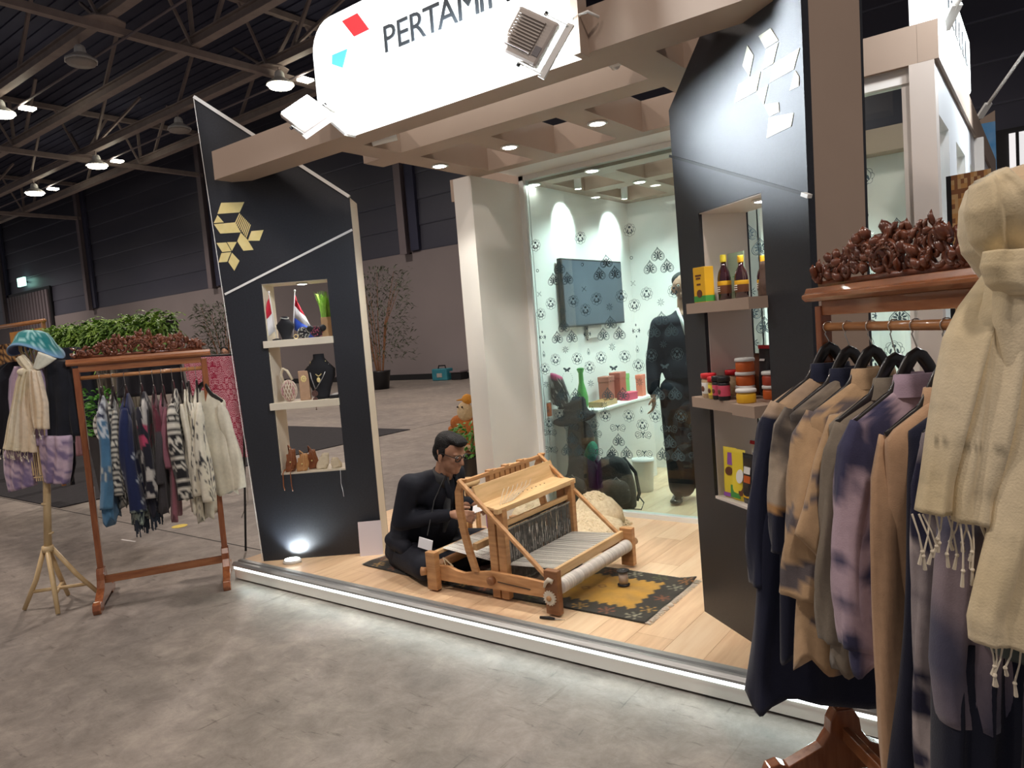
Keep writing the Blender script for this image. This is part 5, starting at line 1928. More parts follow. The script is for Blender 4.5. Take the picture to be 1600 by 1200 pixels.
def tassels(x0, z0, x1, z1, n, ln, parent, m, y=0.0, r=0.003, seed=1, knots=True):
    random.seed(seed)
    q = MB()
    for k in range(n):
        u = (k + random.uniform(-.2, .2)) / max(n - 1, 1)
        x, z = x0 + (x1 - x0) * u, z0 + (z1 - z0) * u
        l_ = ln * random.uniform(0.6, 1.15)
        b_ = random.uniform(-.02, .02)
        pts = [(x, y, z + 0.005), (x + b_ * .6, y - 0.006, z - l_ * .35), (x + b_ * 1.1, y - 0.004, z - l_ * .7), (x + b_ * .8, y, z - l_)]
        q.tube(pts, [r * .8, r * .6, r * .8, r * 1.5], 5)
        if knots:
            q.ball((x + b_ * 1.1, y - 0.004, z - l_ * .72), r * 1.6, nu=6, nv=4)
    o = q.build('fringe', m, parent)
    o['kind'] = 'stuff'
    return o


M_BAMBOO = mat('bamboo', (0.58, 0.42, 0.22), 0.4, col2=(0.66, 0.50, 0.28), scale=9, stretch=(3, 3, 1))
M_TASSEL = mat('linen_tassel', (0.72, 0.65, 0.52), 0.85)


def scarf_col(part, u, z, p):
    n = nz(p.x * 10, p.y * 6, z * 3)
    c = mixc((0.74, 0.64, 0.44), (0.80, 0.72, 0.56), 0.5 + 1.4 * n)
    if nz(p.x * 4 + 5, 0, z * 2) > 0.10:
        c = mixc(c, (0.78, 0.58, 0.42), 0.45)
    if frac(z * 37 + nz(p.x * 5, 0, z * 5)) < 0.08:
        c = tuple(k * 0.86 for k in c)
    return c


CAMA = R(36.5517)
# ================================================================ LEFT MANNEQUIN (stands left of the left rack)
mn = thing('mannequin', 'bamboo display mannequin on a splayed pole stand left of the left rack', 'mannequin', (-5.30, 1.90, 0), CAMA)
MB().tube([(-0.030, 0.03, 1.55), (-0.028, 0.03, 1.2), (-0.022, 0.02, 0.86), (-0.06, 0.0, 0.39)], [0.016, 0.018, 0.022, 0.024], 12).build('pole', M_BAMBOO, mn, True)
for zz in (1.0, 0.70, 0.50):
    MB().lathe([(0.025, -0.006), (0.0265, 0), (0.025, 0.006)], 12, ctr=(-0.022 if zz > 0.8 else -0.045, 0.012, zz)).build('node_ring', M_BAMBOO, mn, True)
MB().lathe([(0.036, -0.02), (0.038, 0.0), (0.034, 0.02)], 14, ctr=(-0.06, 0.0, 0.40)).build('hub', M_BAMBOO, mn, True)
feet = [(-0.254, -0.02), (0.06, -0.16), (0.21, 0.10), (-0.11, 0.22)]
for (a, c) in feet:
    MB().tube([(-0.06 + 0.1 * a, c * 0.1, 0.40), ((a - 0.06) * .5, c * .5, 0.20), (a, c, 0.008)], [0.015, 0.016, 0.014], 10).build('leg', M_BAMBOO, mn, True)
for i, j in ((0, 2), (1, 3)):
    a, c = Vector((*feet[i], 0.0)), Vector((*feet[j], 0.0))
    hub = Vector((-0.06, 0, 0.40))
    p = a.lerp(hub, 0.30)
    q_ = c.lerp(hub, 0.30)
    MB().tube([p, q_ + Vector((0, 0, 0.0))], 0.012, 8).build('cross_brace', M_BAMBOO, mn, True)
# slatted cage head and torso
for k in range(16):
    a = 2 * PI * k / 16
    pts = []
    for (z, rx, ry) in ((1.60, 0.035, 0.035), (1.66, 0.05, 0.05), (1.72, 0.075, 0.08), (1.78, 0.07, 0.08), (1.815, 0.04, 0.045)):
        pts.append((-0.005 + rx * math.cos(a), 0.03 + ry * math.sin(a), z))
    MB().tube(pts, 0.0045, 5).build('head_slat', M_BAMBOO, mn)
for k in range(12):
    a = 2 * PI * k / 12
    pts = [(-0.02 + rx * math.cos(a), 0.04 + ry * math.sin(a), z) for (z, rx, ry) in ((1.60, 0.04, 0.035), (1.54, 0.13, 0.07), (1.40, 0.15, 0.09), (1.15, 0.11, 0.08), (0.90, 0.10, 0.08))]
    MB().tube(pts, 0.005, 5).build('torso_slat', M_BAMBOO, mn)
# bucket hat
ht = thing('bucket_hat', 'teal patterned bucket hat with pale blue brim on the left mannequin', 'hat', (-5.30, 1.90, 0), CAMA)


def hatc(part, u, z, p):
    n = nz(p.x * 34, p.y * 34, z * 34)
    return (0.015, 0.20, 0.21) if abs(n) > 0.10 else (0.35, 0.62, 0.62)


q = MB()
rings = []
prof = [(0.005, 1.846), (0.045, 1.844), (0.082, 1.828), (0.104, 1.796), (0.116, 1.760), (0.134, 1.722), (0.160, 1.672), (0.160, 1.665), (0.148, 1.676), (0.108, 1.738), (0.098, 1.76), (0.09, 1.80)]
for i, (r_, z) in enumerate(prof):
    rings.append([Vector((0.005 + r_ * (1.0 + 0.06 * math.cos(a)) * math.cos(a), 0.03 + r_ * 0.98 * math.sin(a), z - 0.02 * math.cos(a) * (r_ / 0.15) + 0.085 * math.sin(a) ** 2 * max(0, r_ - 0.1) / 0.06)) for a in [2 * PI * k / 48 for k in range(48)]])
    for k in range(48):
        q.c[i * 48 + k] = hatc('', 0, z, rings[-1][k]) if i < 6 else ((0.20, 0.36, 0.58) if i < 8 else (0.02, 0.05, 0.16))
q.loft(rings, False)
q.build('shell', M_CLOTH, ht, True)


def lilac(part, u, z, p):
    n = nz(p.x * 9 + 2 * z, p.y * 5, z * 3 - p.x * 8)
    c = mixc((0.48, 0.36, 0.50), (0.62, 0.48, 0.58), 0.5 + 1.5 * n)
    if z < 1.10:
        s = nz(p.x * 30 + z * 26, 0, z * 12 + 3)
        c = mixc((0.56, 0.42, 0.50), (0.20, 0.15, 0.27), max(0, min(1, 0.5 + 2.6 * s)))
    return c


SK = -0.66
bl = thing('blouse', 'lilac tie-dye blouse on the left mannequin under the black jacket', 'blouse', (-5.30, 1.90, 0), CAMA)
drape('body', [(-0.10, 1.62, 0.08, 1.60), (-0.15, 1.54, 0.12, 1.52), (-0.175, 1.42, 0.115, 1.40), (-0.18, 1.25, 0.10, 1.24), (-0.17, 1.10, 0.10, 1.09)], lilac, M_CLOTH, bl, 0.085, 4, 0.04, seed=2, amp=0.25)
drape('left_hem', [(-0.22, 1.14, -0.02, 1.13), (-0.262, 1.05, -0.045, 1.03), (-0.27, 0.94, -0.07, 0.92), (-0.255, 0.80, -0.085, 0.83)], lilac, M_CLOTH, bl, 0.05, 3, 0.0, seed=4)
drape('right_hem', [(-0.02, 1.16, 0.19, 1.14), (-0.022, 1.03, 0.178, 1.01), (-0.02, 0.93, 0.155, 0.90), (-0.015, 0.85, 0.130, 0.825)], lilac, M_CLOTH, bl, 0.05, 3, 0.0, seed=6)
jk = thing('jacket', 'open black jacket on the left mannequin, lilac hems below it', 'jacket', (-5.30, 1.90, 0), CAMA)
SK = -0.66
fb = cfn_plain((0.010, 0.011, 0.017), 0.3)
SKOLD = 0
drape('left_front', [(-0.14, 1.645, -0.09, 1.65), (-0.27, 1.60, -0.10, 1.60), (-0.33, 1.45, -0.12, 1.42), (-0.34, 1.2, -0.17, 1.2), (-0.335, 1.05, -0.20, 1.05)], fb, M_CLOTH, jk, 0.075, 3, 0.05, seed=1, amp=0.12)
drape('right_front', [(0.085, 1.655, 0.14, 1.66), (0.09, 1.60, 0.225, 1.625), (0.075, 1.42, 0.24, 1.45), (0.06, 1.24, 0.215, 1.24), (0.045, 1.11, 0.195, 1.085)], fb, M_CLOTH, jk, 0.07, 2, 0.04, seed=3, amp=0.12)
drape('sleeve', [(0.15, 1.62, 0.235, 1.62), (0.165, 1.46, 0.262, 1.47), (0.18, 1.30, 0.268, 1.29), (0.20, 1.14, 0.270, 1.13)], fb, M_CLOTH, jk, 0.045, 2, 0.05, seed=5, amp=0.12)
drape('back_tail', [(0.10, 1.10, 0.21, 1.08), (0.10, 0.96, 0.20, 0.94), (0.10, 0.83, 0.16, 0.82)], fb, M_CLOTH, jk, 0.02, 2, 0.09, seed=5)
sf = thing('scarf', 'cream tasselled linen scarf knotted at the neck of the left mannequin', 'scarf', (-5.30, 1.90, 0), CAMA)
drape('left_panel', [(-0.075, 1.60, 0.0, 1.585), (-0.115, 1.52, -0.022, 1.49), (-0.155, 1.40, -0.045, 1.36), (-0.205, 1.27, -0.045, 1.23), (-0.245, 1.14, -0.050, 1.09), (-0.262, 1.095, -0.048, 1.055)], scarf_col, M_CLOTH, sf, 0.028, 4, -0.075, seed=1, amp=0.9)
drape('right_panel', [(-0.02, 1.595, 0.035, 1.580), (-0.035, 1.50, 0.051, 1.485), (-0.048, 1.39, 0.064, 1.37), (-0.050, 1.285, 0.056, 1.275), (-0.040, 1.215, 0.050, 1.20)], scarf_col, M_CLOTH, sf, 0.026, 3, -0.085, seed=2, amp=0.9)
drape('knot_tail', [(0.0, 1.60, 0.03, 1.585), (0.02, 1.65, 0.075, 1.60), (0.045, 1.70, 0.155, 1.645)], lambda *a: (0.74, 0.74, 0.62), M_CLOTH, sf, 0.012, 2, -0.095, seed=2)
drape('collar_wrap', [(-0.10, 1.665, -0.05, 1.69), (-0.085, 1.63, 0.0, 1.62), (-0.06, 1.60, 0.03, 1.575), (-0.03, 1.575, 0.02, 1.56)], scarf_col, M_CLOTH, sf, 0.022, 2, -0.07, seed=7)
MB().ball((-0.012, -0.095, 1.578), 0.030, 0.026, 0.026, M=None).build('knot', mat('linen_cream', (0.74, 0.66, 0.50), 0.85, col2=(0.68, 0.60, 0.44), scale=30, bump=0.4, bscale=60), sf, True)
tassels(-0.258, 1.092, -0.055, 1.058, 14, 0.055, sf, M_TASSEL, -0.075, 0.003, 3)
tassels(-0.038, 1.212, 0.048, 1.20, 7, 0.06, sf, M_TASSEL, -0.085, 0.003, 4)
# hanging bamboo wind sticks
for k in range(4):
    MB().tube([(-0.055 + 0.013 * k, -0.03, 1.13), (-0.055 + 0.013 * k, -0.03, 0.86)], 0.0032, 5).build('torso_stick', M_BAMBOO, mn)
MB().tube([(-0.07, -0.03, 0.885), (0.005, -0.03, 0.885)], 0.004, 6).build('torso_bar', M_BAMBOO, mn)
# ================================================================ RIGHT RACK GARMENTS
PEACH = (0.50, 0.315, 0.185)


def f_navycoat(part, u, z, p):
    if part == 'body' and z > 1.17 + 0.25 * abs(p.x):
        return mixc(BEIGE, (0.36, 0.27, 0.20), 0.5 + nz(p.x * 10, p.y * 9, z * 8))
    if part == 'sleeve' and z > 1.245:
        return mixc(BEIGE, (0.40, 0.33, 0.28), 0.5 + nz(p.x * 10, p.y * 9, z * 8))
    if part == 'sleeve' and 0.715 < z < 0.728:
        return (0.55, 0.36, 0.22)
    return mixc((0.007, 0.010, 0.030), (0.012, 0.016, 0.042), 0.5 + nz(p.x * 5, p.y * 5, z * 4))


def f_mottled(part, u, z, p):
    n = nz(p.x * 11, p.y * 10, z * 9) + 0.5 * nz(p.x * 26, p.y * 20, z * 26)
    if z < 1.02 - 0.1 * p.x:
        return (0.009, 0.012, 0.032) if z < 1.0 - 0.1 * p.x else (0.42, 0.23, 0.09)
    return mixc((0.40, 0.33, 0.25), (0.075, 0.065, 0.06), max(0, min(1, 0.30 + 1.5 * n)))


def f_tan_navy(part, u, z, p):
    n = nz(p.x * 6 + z * 8, p.y * 6, z * 5) + 0.35 * nz(p.x * 22, p.y * 22, z * 30)
    c = mixc((0.55, 0.37, 0.21), (0.46, 0.31, 0.18), 0.5 + nz(p.x * 12, p.y * 12, z * 8))
    if part == 'sleeve' and 0.78 < z < 1.0 and n > -0.05:
        c = mixc(c, (0.045, 0.055, 0.09), 0.85)
    elif n > 0.30:
        c = mixc(c, (0.06, 0.07, 0.11), 0.8)
    return c


f_taupe = cfn_plain((0.23, 0.195, 0.15), 0.15)
f_mauve = cfn_tie((0.50, 0.38, 0.45), (0.05, 0.05, 0.11), 8, 5, 3.6, (0.19, 0.045, 0.13))
f_peach = cfn_plain((0.49, 0.31, 0.185), 0.10)
f_greytie = cfn_tie((0.52, 0.45, 0.44), (0.025, 0.025, 0.06), 11, 9, 4.0, (0.30, 0.26, 0.27))
RT = 1.395
KW = dict(rodz=1.528, hem=0.03, hup=0.068)
SK = 0.0
garment('coat', 'long navy coat with tan yoke at the far end of the right rack', RR_O, RR_A, 0.030, f_navycoat, 1.09, 0.205, 0.060, 0.60, 0.066, 0.055, 'coat', RT, 31, 1.55, 0.12, True, 'black wooden hanger of the long navy coat on the right rack', 0.0, (0.012, 0.016, 0.04), 0.02, **KW)
garment('shirt', 'mottled beige and charcoal shirt with navy lower part behind the draped tan blouse', RR_O, RR_A, 0.150, f_mottled, 0.86, 0.205, 0.040, 0.44, 0.066, 0.035, 'shirt', RT - 0.01, 32, 1.3, 0.12, True, 'black wooden hanger of the mottled charcoal shirt on the right rack', 0.0, (0.012, 0.016, 0.04), 0.0, **KW)
garment('blouse', 'tan blouse with wide draped sleeve and navy tie-dye streaks on the right rack', RR_O, RR_A, 0.275, f_tan_navy, 0.84, 0.195, 0.045, 0.54, 0.078, 0.035, 'blouse', RT - 0.005, 33, 1.25, 0.13, True, 'black wooden hanger of the tan draped blouse on the right rack', 0.0, (0.50, 0.34, 0.20), 0.03, srflare=1.35, **KW)
bw = [o for o in COL.objects if o.get('label', '').startswith('tan blouse with wide draped')][0]
drape('draped_wing', [(0.06, 1.300, 0.175, 1.290), (0.05, 1.20, 0.225, 1.17), (0.045, 1.08, 0.262, 1.04), (0.05, 0.985, 0.292, 0.965), (0.055, 0.90, 0.235, 0.90), (0.06, 0.80, 0.175, 0.79), (0.07, 0.70, 0.125, 0.69)], lambda part, u, z, p: f_tan_navy('sleeve', u, z - 0.02, p) if z < 0.97 else f_tan_navy('body', u, z, p), M_CLOTH, bw, 0.022, 3, 0.075, None, 44, 4, 0.5)
garment('shirt', 'plain taupe grey shirt between the tan blouse and the mauve one on the right rack', RR_O, RR_A, 0.385, f_taupe, 0.78, 0.185, 0.040, 0.62, 0.058, 0.02, 'shirt', RT - 0.025, 34, 1.2, 0.12, True, 'black wooden hanger of the plain taupe shirt on the right rack', 0.0, (0.20, 0.17, 0.13), 0.0, **KW)
garment('blouse', 'mauve and slate tie-dye blouse with plum streaks on the right rack', RR_O, RR_A, 0.480, f_mauve, 0.74, 0.185, 0.042, 0.60, 0.060, 0.02, 'blouse', RT - 0.01, 35, 1.2, 0.13, True, 'black wooden hanger of the mauve tie-dye blouse on the right rack', 0.0, (0.40, 0.30, 0.38), 0.0, **KW)
garment('dress', 'long plain peach dress with gathered neck on the right rack', RR_O, RR_A, 0.600, f_peach, 1.16, 0.175, 0.045, 0.92, 0.050, 0.01, 'dress', RT - 0.035, 36, 1.15, 0.12, True, 'black wooden hanger of the long peach dress on the right rack', 0.0, (0.52, 0.33, 0.20), 0.0, **KW)
garment('blouse', 'grey and navy clouded tie-dye blouse nearest the scarf mannequin on the right rack', RR_O, RR_A, 0.705, f_greytie, 1.02, 0.145, 0.045, 0.80, 0.052, -0.005, 'blouse', RT - 0.04, 37, 1.2, 0.14, True, 'black wooden hanger of the clouded grey blouse on the right rack', 0.0, None, 0.0, **KW)
garment('skirt', 'deep navy dress hem hanging between the peach dress and the grey tie-dye blouse', RR_O, RR_A, 0.660, cfn_plain(NIGHT, 0.2), 0.94, 0.13, 0.035, 0.6, 0.05, 0.0, 'dress', RT - 0.05, 38, 1.35, 0.10, False, None, 0.0, None, 0.05, **KW)

# ================================================================ SCARF MANNEQUIN (right edge, nearest the camera)
MB_ = (-0.032, 1.481)
m2 = thing('mannequin', 'display mannequin wrapped in the cream scarf at the right frame edge', 'mannequin', (*MB_, 0), CAMA)
MB().tube([(0.08, 0.02, 1.68), (0.10, 0.02, 1.2), (0.12, 0.02, 0.40)], [0.018, 0.02, 0.024], 12).build('pole', M_BAMBOO, m2, True)
for (a, c) in ((-0.12, -0.08), (0.15, -0.18), (0.34, 0.12), (0.05, 0.24)):
    MB().tube([(0.12, 0.02, 0.42), ((a + 0.12) * .5, (c + 0.02) * .5, 0.20), (a, c, 0.012)], 0.015, 10).build('leg', M_BAMBOO, m2, True)
q = MB()
for k in range(16):
    a = 2 * PI * k / 16
    MB().tube([(0.035 + rx * math.cos(a), 0.02 + ry * math.sin(a), z) for (z, rx, ry) in ((1.60, 0.03, 0.03), (1.66, 0.055, 0.055), (1.72, 0.07, 0.07), (1.76, 0.05, 0.05), (1.775, 0.02, 0.02))], 0.004, 5).build('head_slat', M_BAMBOO, m2)
q = MB()
rings = []
for (z, rx, ry) in ((1.60, 0.03, 0.03), (1.55, 0.08, 0.05), (1.40, 0.09, 0.06), (1.15, 0.08, 0.06), (1.0, 0.08, 0.06)):
    rings.append([Vector((0.10 + rx * math.cos(a), 0.04 + ry * math.sin(a), z)) for a in [2 * PI * k / 24 for k in range(24)]])
q.loft(rings)
q.build('torso_form', M_BAMBOO, m2, True)
SK = 0.71
s2 = thing('scarf', 'large cream linen scarf wrapped like a hood with tasselled ends, right foreground', 'scarf', (*MB_, 0), CAMA)


def scarf2(part, u, z, p):
    c = mixc((0.70, 0.58, 0.36), (0.82, 0.71, 0.50), 0.5 + 1.2 * nz(p.x * 9, p.y * 6, z * 4))
    if p.x > 0.0 and nz(p.x * 3 + 2, 0, z * 3) > -0.1:
        c = mixc(c, (0.72, 0.50, 0.34), 0.5)
    if frac(z * 60 + 2 * nz(p.x * 6, 0, z * 8)) < 0.10:
        c = tuple(k * 0.88 for k in c)
    if abs(z - (1.335 - 0.1 * p.x)) < 0.004 and frac(p.x * 140) < 0.55:
        c = tuple(k * 0.5 for k in c)
    return c


def bulge(v, s):
    return -0.03 * math.sin(PI * s) * math.sin(PI * min(1, v * 1.2))


drape('hood', [(-0.012, 1.812, 0.045, 1.812), (-0.050, 1.802, 0.085, 1.80), (-0.080, 1.782, 0.105, 1.778), (-0.094, 1.748, 0.115, 1.74), (-0.098, 1.705, 0.110, 1.695), (-0.091, 1.672, 0.098, 1.66), (-0.064, 1.640, 0.070, 1.63), (-0.040, 1.612, 0.045, 1.60)], scarf2, M_CLOTH, s2, 0.075, 3, 0.07, bulge, 64, 1, 0.42)
drape('hood_fold', [(-0.078, 1.775, -0.03, 1.80), (-0.092, 1.73, 0.00, 1.765), (-0.085, 1.685, 0.03, 1.705), (-0.055, 1.648, 0.04, 1.65)], scarf2, M_CLOTH, s2, 0.028, 2, -0.005, bulge, 40, 5, 0.6)
drape('left_panel', [(-0.060, 1.632, 0.012, 1.628), (-0.107, 1.578, -0.002, 1.580), (-0.136, 1.527, -0.014, 1.528), (-0.155, 1.453, -0.036, 1.454), (-0.171, 1.367, -0.054, 1.368), (-0.185, 1.280, -0.066, 1.281), (-0.196, 1.228, -0.070, 1.215)], scarf2, M_CLOTH, s2, 0.034, 3, 0.03, bulge, 56, 2, 0.5)
drape('middle_panel', [(-0.050, 1.628, 0.020, 1.622), (-0.080, 1.560, 0.020, 1.555), (-0.095, 1.48, 0.010, 1.470), (-0.112, 1.36, -0.005, 1.350), (-0.125, 1.27, -0.010, 1.26), (-0.130, 1.215, -0.012, 1.20)], scarf2, M_CLOTH, s2, 0.030, 3, 0.0, bulge, 56, 6, 0.55)
drape('right_panel', [(-0.042, 1.626, 0.086, 1.616), (-0.050, 1.55, 0.094, 1.54), (-0.040, 1.444, 0.103, 1.432), (-0.045, 1.336, 0.101, 1.323), (-0.062, 1.226, 0.099, 1.213), (-0.086, 1.138, 0.097, 1.123), (-0.106, 1.060, 0.096, 1.035), (-0.104, 1.020, 0.095, 0.985)], scarf2, M_CLOTH, s2, 0.030, 4, -0.035, bulge, 64, 9, 0.55)
drape('knot', [(-0.055, 1.665, 0.055, 1.655), (-0.062, 1.640, 0.062, 1.630), (-0.052, 1.612, 0.050, 1.602), (-0.030, 1.592, 0.030, 1.585)], scarf2, M_CLOTH, s2, 0.038, 2, -0.045, None, 40, 3, 0.5)
tassels(-0.190, 1.222, -0.075, 1.212, 12, 0.085, s2, M_TASSEL, 0.02, 0.0024, 5)
tassels(-0.126, 1.208, -0.015, 1.198, 11, 0.10, s2, M_TASSEL, -0.01, 0.0024, 6)
tassels(-0.102, 1.018, 0.092, 0.985, 15, 0.085, s2, M_TASSEL, -0.04, 0.0024, 7)
g2_ = thing('skirt', 'dark grey-green skirt below the cream scarf at the right frame edge', 'skirt', (*MB_, 0), CAMA)
drape('body', [(-0.02, 1.16, 0.16, 1.15), (-0.045, 1.06, 0.18, 1.05), (-0.075, 0.975, 0.19, 0.95), (-0.078, 0.940, 0.19, 0.90)], cfn_plain((0.035, 0.042, 0.038), 0.2), M_CLOTH, g2_, 0.08, 3, 0.08, None, 56, 2, 0.3)
g3_ = thing('dress', 'pale mauve and navy layered dress hanging below the grey-green skirt, right edge', 'dress', (*MB_, 0), CAMA)
drape('body', [(-0.17, 1.18, 0.06, 1.15), (-0.19, 1.0, 0.06, 0.98), (-0.20, 0.88, 0.05, 0.86), (-0.19, 0.76, 0.04, 0.74)], lambda part, u, z, p: mixc((0.30, 0.24, 0.27), (0.08, 0.08, 0.13), max(0, min(1, 0.5 + 2.5 * nz(p.x * 9, p.y * 4, z * 6)))), M_CLOTH, g3_, 0.05, 4, 0.17, None, 56, 4, 0.4)
drape('underskirt', [(-0.19, 0.93, 0.02, 0.91), (-0.20, 0.70, 0.01, 0.68), (-0.21, 0.40, 0.0, 0.38)], cfn_plain((0.010, 0.013, 0.030), 0.2), M_CLOTH, g3_, 0.06, 4, 0.18, None, 56, 5, 0.3)
SK = 0.0
# batik textile standing behind the rack
t = thing('woven_textile', 'framed orange and brown woven textile behind the right rack crest', 'textile', (-0.27, 3.62, 0), R(-10))
MB().box(-0.07, 0, 0.0, -0.052, 0.02, 2.10).build('frame_side', M_BLACK, t)
q = MB()
for i in range(12):
    for j in range(60):
        q.box(-0.052 + i * 0.012, 0.003, 0.9 + j * 0.02, -0.040 + i * 0.012, 0.010, 0.92 + j * 0.02, col=((0.62, 0.33, 0.12), (0.30, 0.13, 0.06), (0.66, 0.42, 0.2))[(i * 3 + j * 2 + (i * j) % 4) % 3])
q.build('weave', M_CLOTH, t)

# ================================================================ LEFT NICHE GOODS
def niche_pt(side, u, y, z):
    return loc2(L0 if side == 'L' else R0, AL if side == 'L' else AR, u, y, z)


def nthing(side, name, label, cat, u, y, z, extra=0.0, group=None):
    if side == 'R':
        y = min(y + 0.05, 0.175) if (u > 0.2 and y >= 0) else y
    return thing(name, label, cat, niche_pt(side, u, y, z), (AL if side == 'L' else AR) + extra, group)


ZS1, ZS2, ZS0 = 1.655, 1.225, 0.733
M_RED = mat('flag_red', (0.62, 0.02, 0.05), 0.7)
M_BLUE = mat('flag_blue', (0.02, 0.08, 0.50), 0.7)
M_FLAGW = mat('flag_white', (0.78, 0.78, 0.80), 0.7)


def flag(u, y, label, cols, lean, px):
    t = nthing('L', 'table_flag', label, 'flag', u, y, ZS1)
    MB().lathe([(0.030, 0), (0.030, 0.008), (0.006, 0.014)], 16).build('base', M_BLACK, t, True)
    H_ = 0.33
    MB().tube([(0, 0, 0.01), (lean, 0, H_)], 0.0035, 8).build('pole', M_FLAGW, t, True)
    MB().ball((lean, 0, H_ + 0.006), 0.008).build('finial', M_FLAGW, t, True)
    n = len(cols)
    for k, m in enumerate(cols):
        q = MB()
        rings = []
        for i in range(9):
            s = i / 8
            # cloth hangs diagonally from the pole top
            ring_ = []
            for e in (0, 1):
                v = (k + e) / n
                a = Vector((lean * (1 - 0.0) - 0.005, 0, H_ - 0.015))
                x = a.x + px * s * (0.12 + 0.75 * v) - (1 - s) * v * lean * 0.6
                z = a.z - 0.25 * v * (1 - 0.15 * s) - 0.07 * s * (1 + v)
                ring_.append(Vector((x, 0.012 * math.sin(s * 7 + v * 2), z)))
            rings.append([ring_[0], ring_[1]])
        q.loft(rings, False, closed=False)
        o = q.build('stripe', m, t, True)
        o.modifiers.new('th', 'SOLIDIFY').thickness = 0.002
    return t


flag(0.24, 0.04, 'small red and white table flag at the left of the upper niche shelf', (M_RED, M_FLAGW), -0.02, -0.13)
flag(0.335, 0.10, 'small red, white and blue table flag behind the black necklace bust', (M_RED, M_FLAGW, M_BLUE), 0.045, 0.16)
M_VELVET = mat('black_velvet', (0.008, 0.009, 0.013), 0.85)


def bust(u, y, z, s, label, hs=1.0):
    t = nthing('L', 'necklace_bust', label, 'bust', u, y, z)
    prof = [(0.034, 0, 0.030), (0.030, 0.01, 0.026), (0.040, 0.04, 0.022), (0.060, 0.08, 0.026), (0.062, 0.105, 0.030), (0.040, 0.125, 0.030), (0.022, 0.145, 0.022), (0.021, 0.160, 0.021)]
    rings = [[Vector((rx * s * math.cos(a), ry * s * math.sin(a), zz * s * hs)) for a in [2 * PI * k / 24 for k in range(24)]] for (rx, zz, ry) in prof]
    MB().loft(rings).build('form', M_VELVET, t, True)
    return t


b1 = bust(0.305, 0.05, ZS1, 1.0, 'small black bust with a beaded choker on the upper niche shelf')
q = MB()
for k in range(20):
    a = 2 * PI * k / 20
    q.ball((0.026 * math.cos(a), 0.026 * math.sin(a), 0.146 + 0.004 * math.sin(a * 2)), 0.0042, nu=6, nv=4)
q.build('choker', mat('silver_bead', (0.5, 0.5, 0.5), 0.3, metal=0.6), b1)
for (u, lb, c1, c2) in ((0.425, 'round black and white beaded purse on the upper niche shelf', (0.45, 0.45, 0.42), (0.02, 0.02, 0.025)), (0.515, 'round black and crimson beaded purse beside the grass box', (0.30, 0.05, 0.10), (0.02, 0.015, 0.02))):
    t = nthing('L', 'beaded_purse', lb, 'purse', u, 0.06, ZS1)
    q = MB()
    random.seed(int(u * 1000))
    q.ball((0, 0, 0.040), 0.040, 0.024, 0.040, 18, 12)
    for i in range(len(q.v)):
        q.c[i] = c2
    k0 = len(q.v)
    for k in range(130):
        a, b_ = random.random() * 2 * PI, math.acos(random.uniform(-0.9, 0.9))
        q.ball((0.040 * math.sin(b_) * math.cos(a), 0.024 * math.sin(b_) * math.sin(a), 0.040 + 0.040 * math.cos(b_)), 0.0045, nu=6, nv=4, col=c1 if random.random() < 0.6 else c2)
    q.build('beaded_shell', M_CLOTH, t)
    MB().ball((0.048, -0.01, 0.062), 0.023).build('pompom', M_VELVET, t, True)
t = nthing('L', 'finger_ring', 'tiny gold ring lying at the front of the upper niche shelf', 'ring', 0.385, 0.0, ZS1)
MB().tube([(0.014 * math.cos(a), 0, 0.0155 + 0.014 * math.sin(a)) for a in [2 * PI * k / 14 for k in range(15)]], 0.002, 6, False).build('hoop', M_GOLD, t)
t = nthing('L', 'grass_box', 'wooden box planted with bright green grass on the upper niche shelf', 'planter', 0.585, 0.10, ZS1)
MB().box(-0.036, -0.036, 0, 0.036, 0.036, 0.135).build('box', mat('kraft_wood', (0.42, 0.25, 0.12), 0.7, col2=(0.48, 0.30, 0.15), scale=12), t, bevel=0.002)
q = MB()
random.seed(4)
for k in range(170):
    x, y = random.uniform(-.03, .03), random.uniform(-.03, .03)
    b_ = Vector((random.uniform(-.05, .04), random.uniform(-.03, .03), 0))
    q.tube([(x, y, 0.12), Vector((x, y, 0.12)) + b_ * 0.3 + Vector((0, 0, 0.09)), Vector((x, y, 0.12)) + b_ + Vector((0, 0, random.uniform(0.14, 0.20)))], [0.0022, 0.002, 0.0005], 3)
q.build('blades', mat('lime_grass', (0.17, 0.36, 0.03), 0.6, col2=(0.30, 0.50, 0.07), scale=30), t)['kind'] = 'stuff'
# lower shelf
t = nthing('L', 'crochet_bag', 'cream and pink crocheted net bag on the lower niche shelf', 'bag', 0.285, 0.05, ZS2)
q = MB()
random.seed(8)
core = MB()
core.ball((0.0, 0, 0.072), 0.052, 0.035, 0.070, 18, 12)
core.build('lining', mat('lining_tan', (0.40, 0.28, 0.20), 0.8), t, True)
for s in (1, -1):
    for k in range(16):
        pts = []
        for i in range(15):
            v = i / 14
            ph = -PI / 2 + PI * v
            a = 2 * PI * k / 16 + s * 1.6 * v
            pts.append((0.055 * math.cos(ph) * math.cos(a), 0.038 * math.cos(ph) * math.sin(a), 0.075 + 0.074 * math.sin(ph)))
        q.tube(pts, 0.0038, 5, col=(0.72, 0.62, 0.50) if (k % 4) else (0.60, 0.33, 0.34))
q.build('net', M_CLOTH, t, True)
for s in (-1, 1):
    MB().tube([(-0.03, 0.01 * s, 0.13), (-0.045, 0.012 * s, 0.19), (-0.028, 0.013 * s, 0.235), (0.0, 0.012 * s, 0.215), (0.03, 0.01 * s, 0.15)], 0.006, 8).build('handle', MATS['linen_cream'], t, True)
t = nthing('L', 'kraft_packet', 'kraft paper packet with a gold emblem beside the crocheted bag', 'packet', 0.395, 0.06, ZS2)
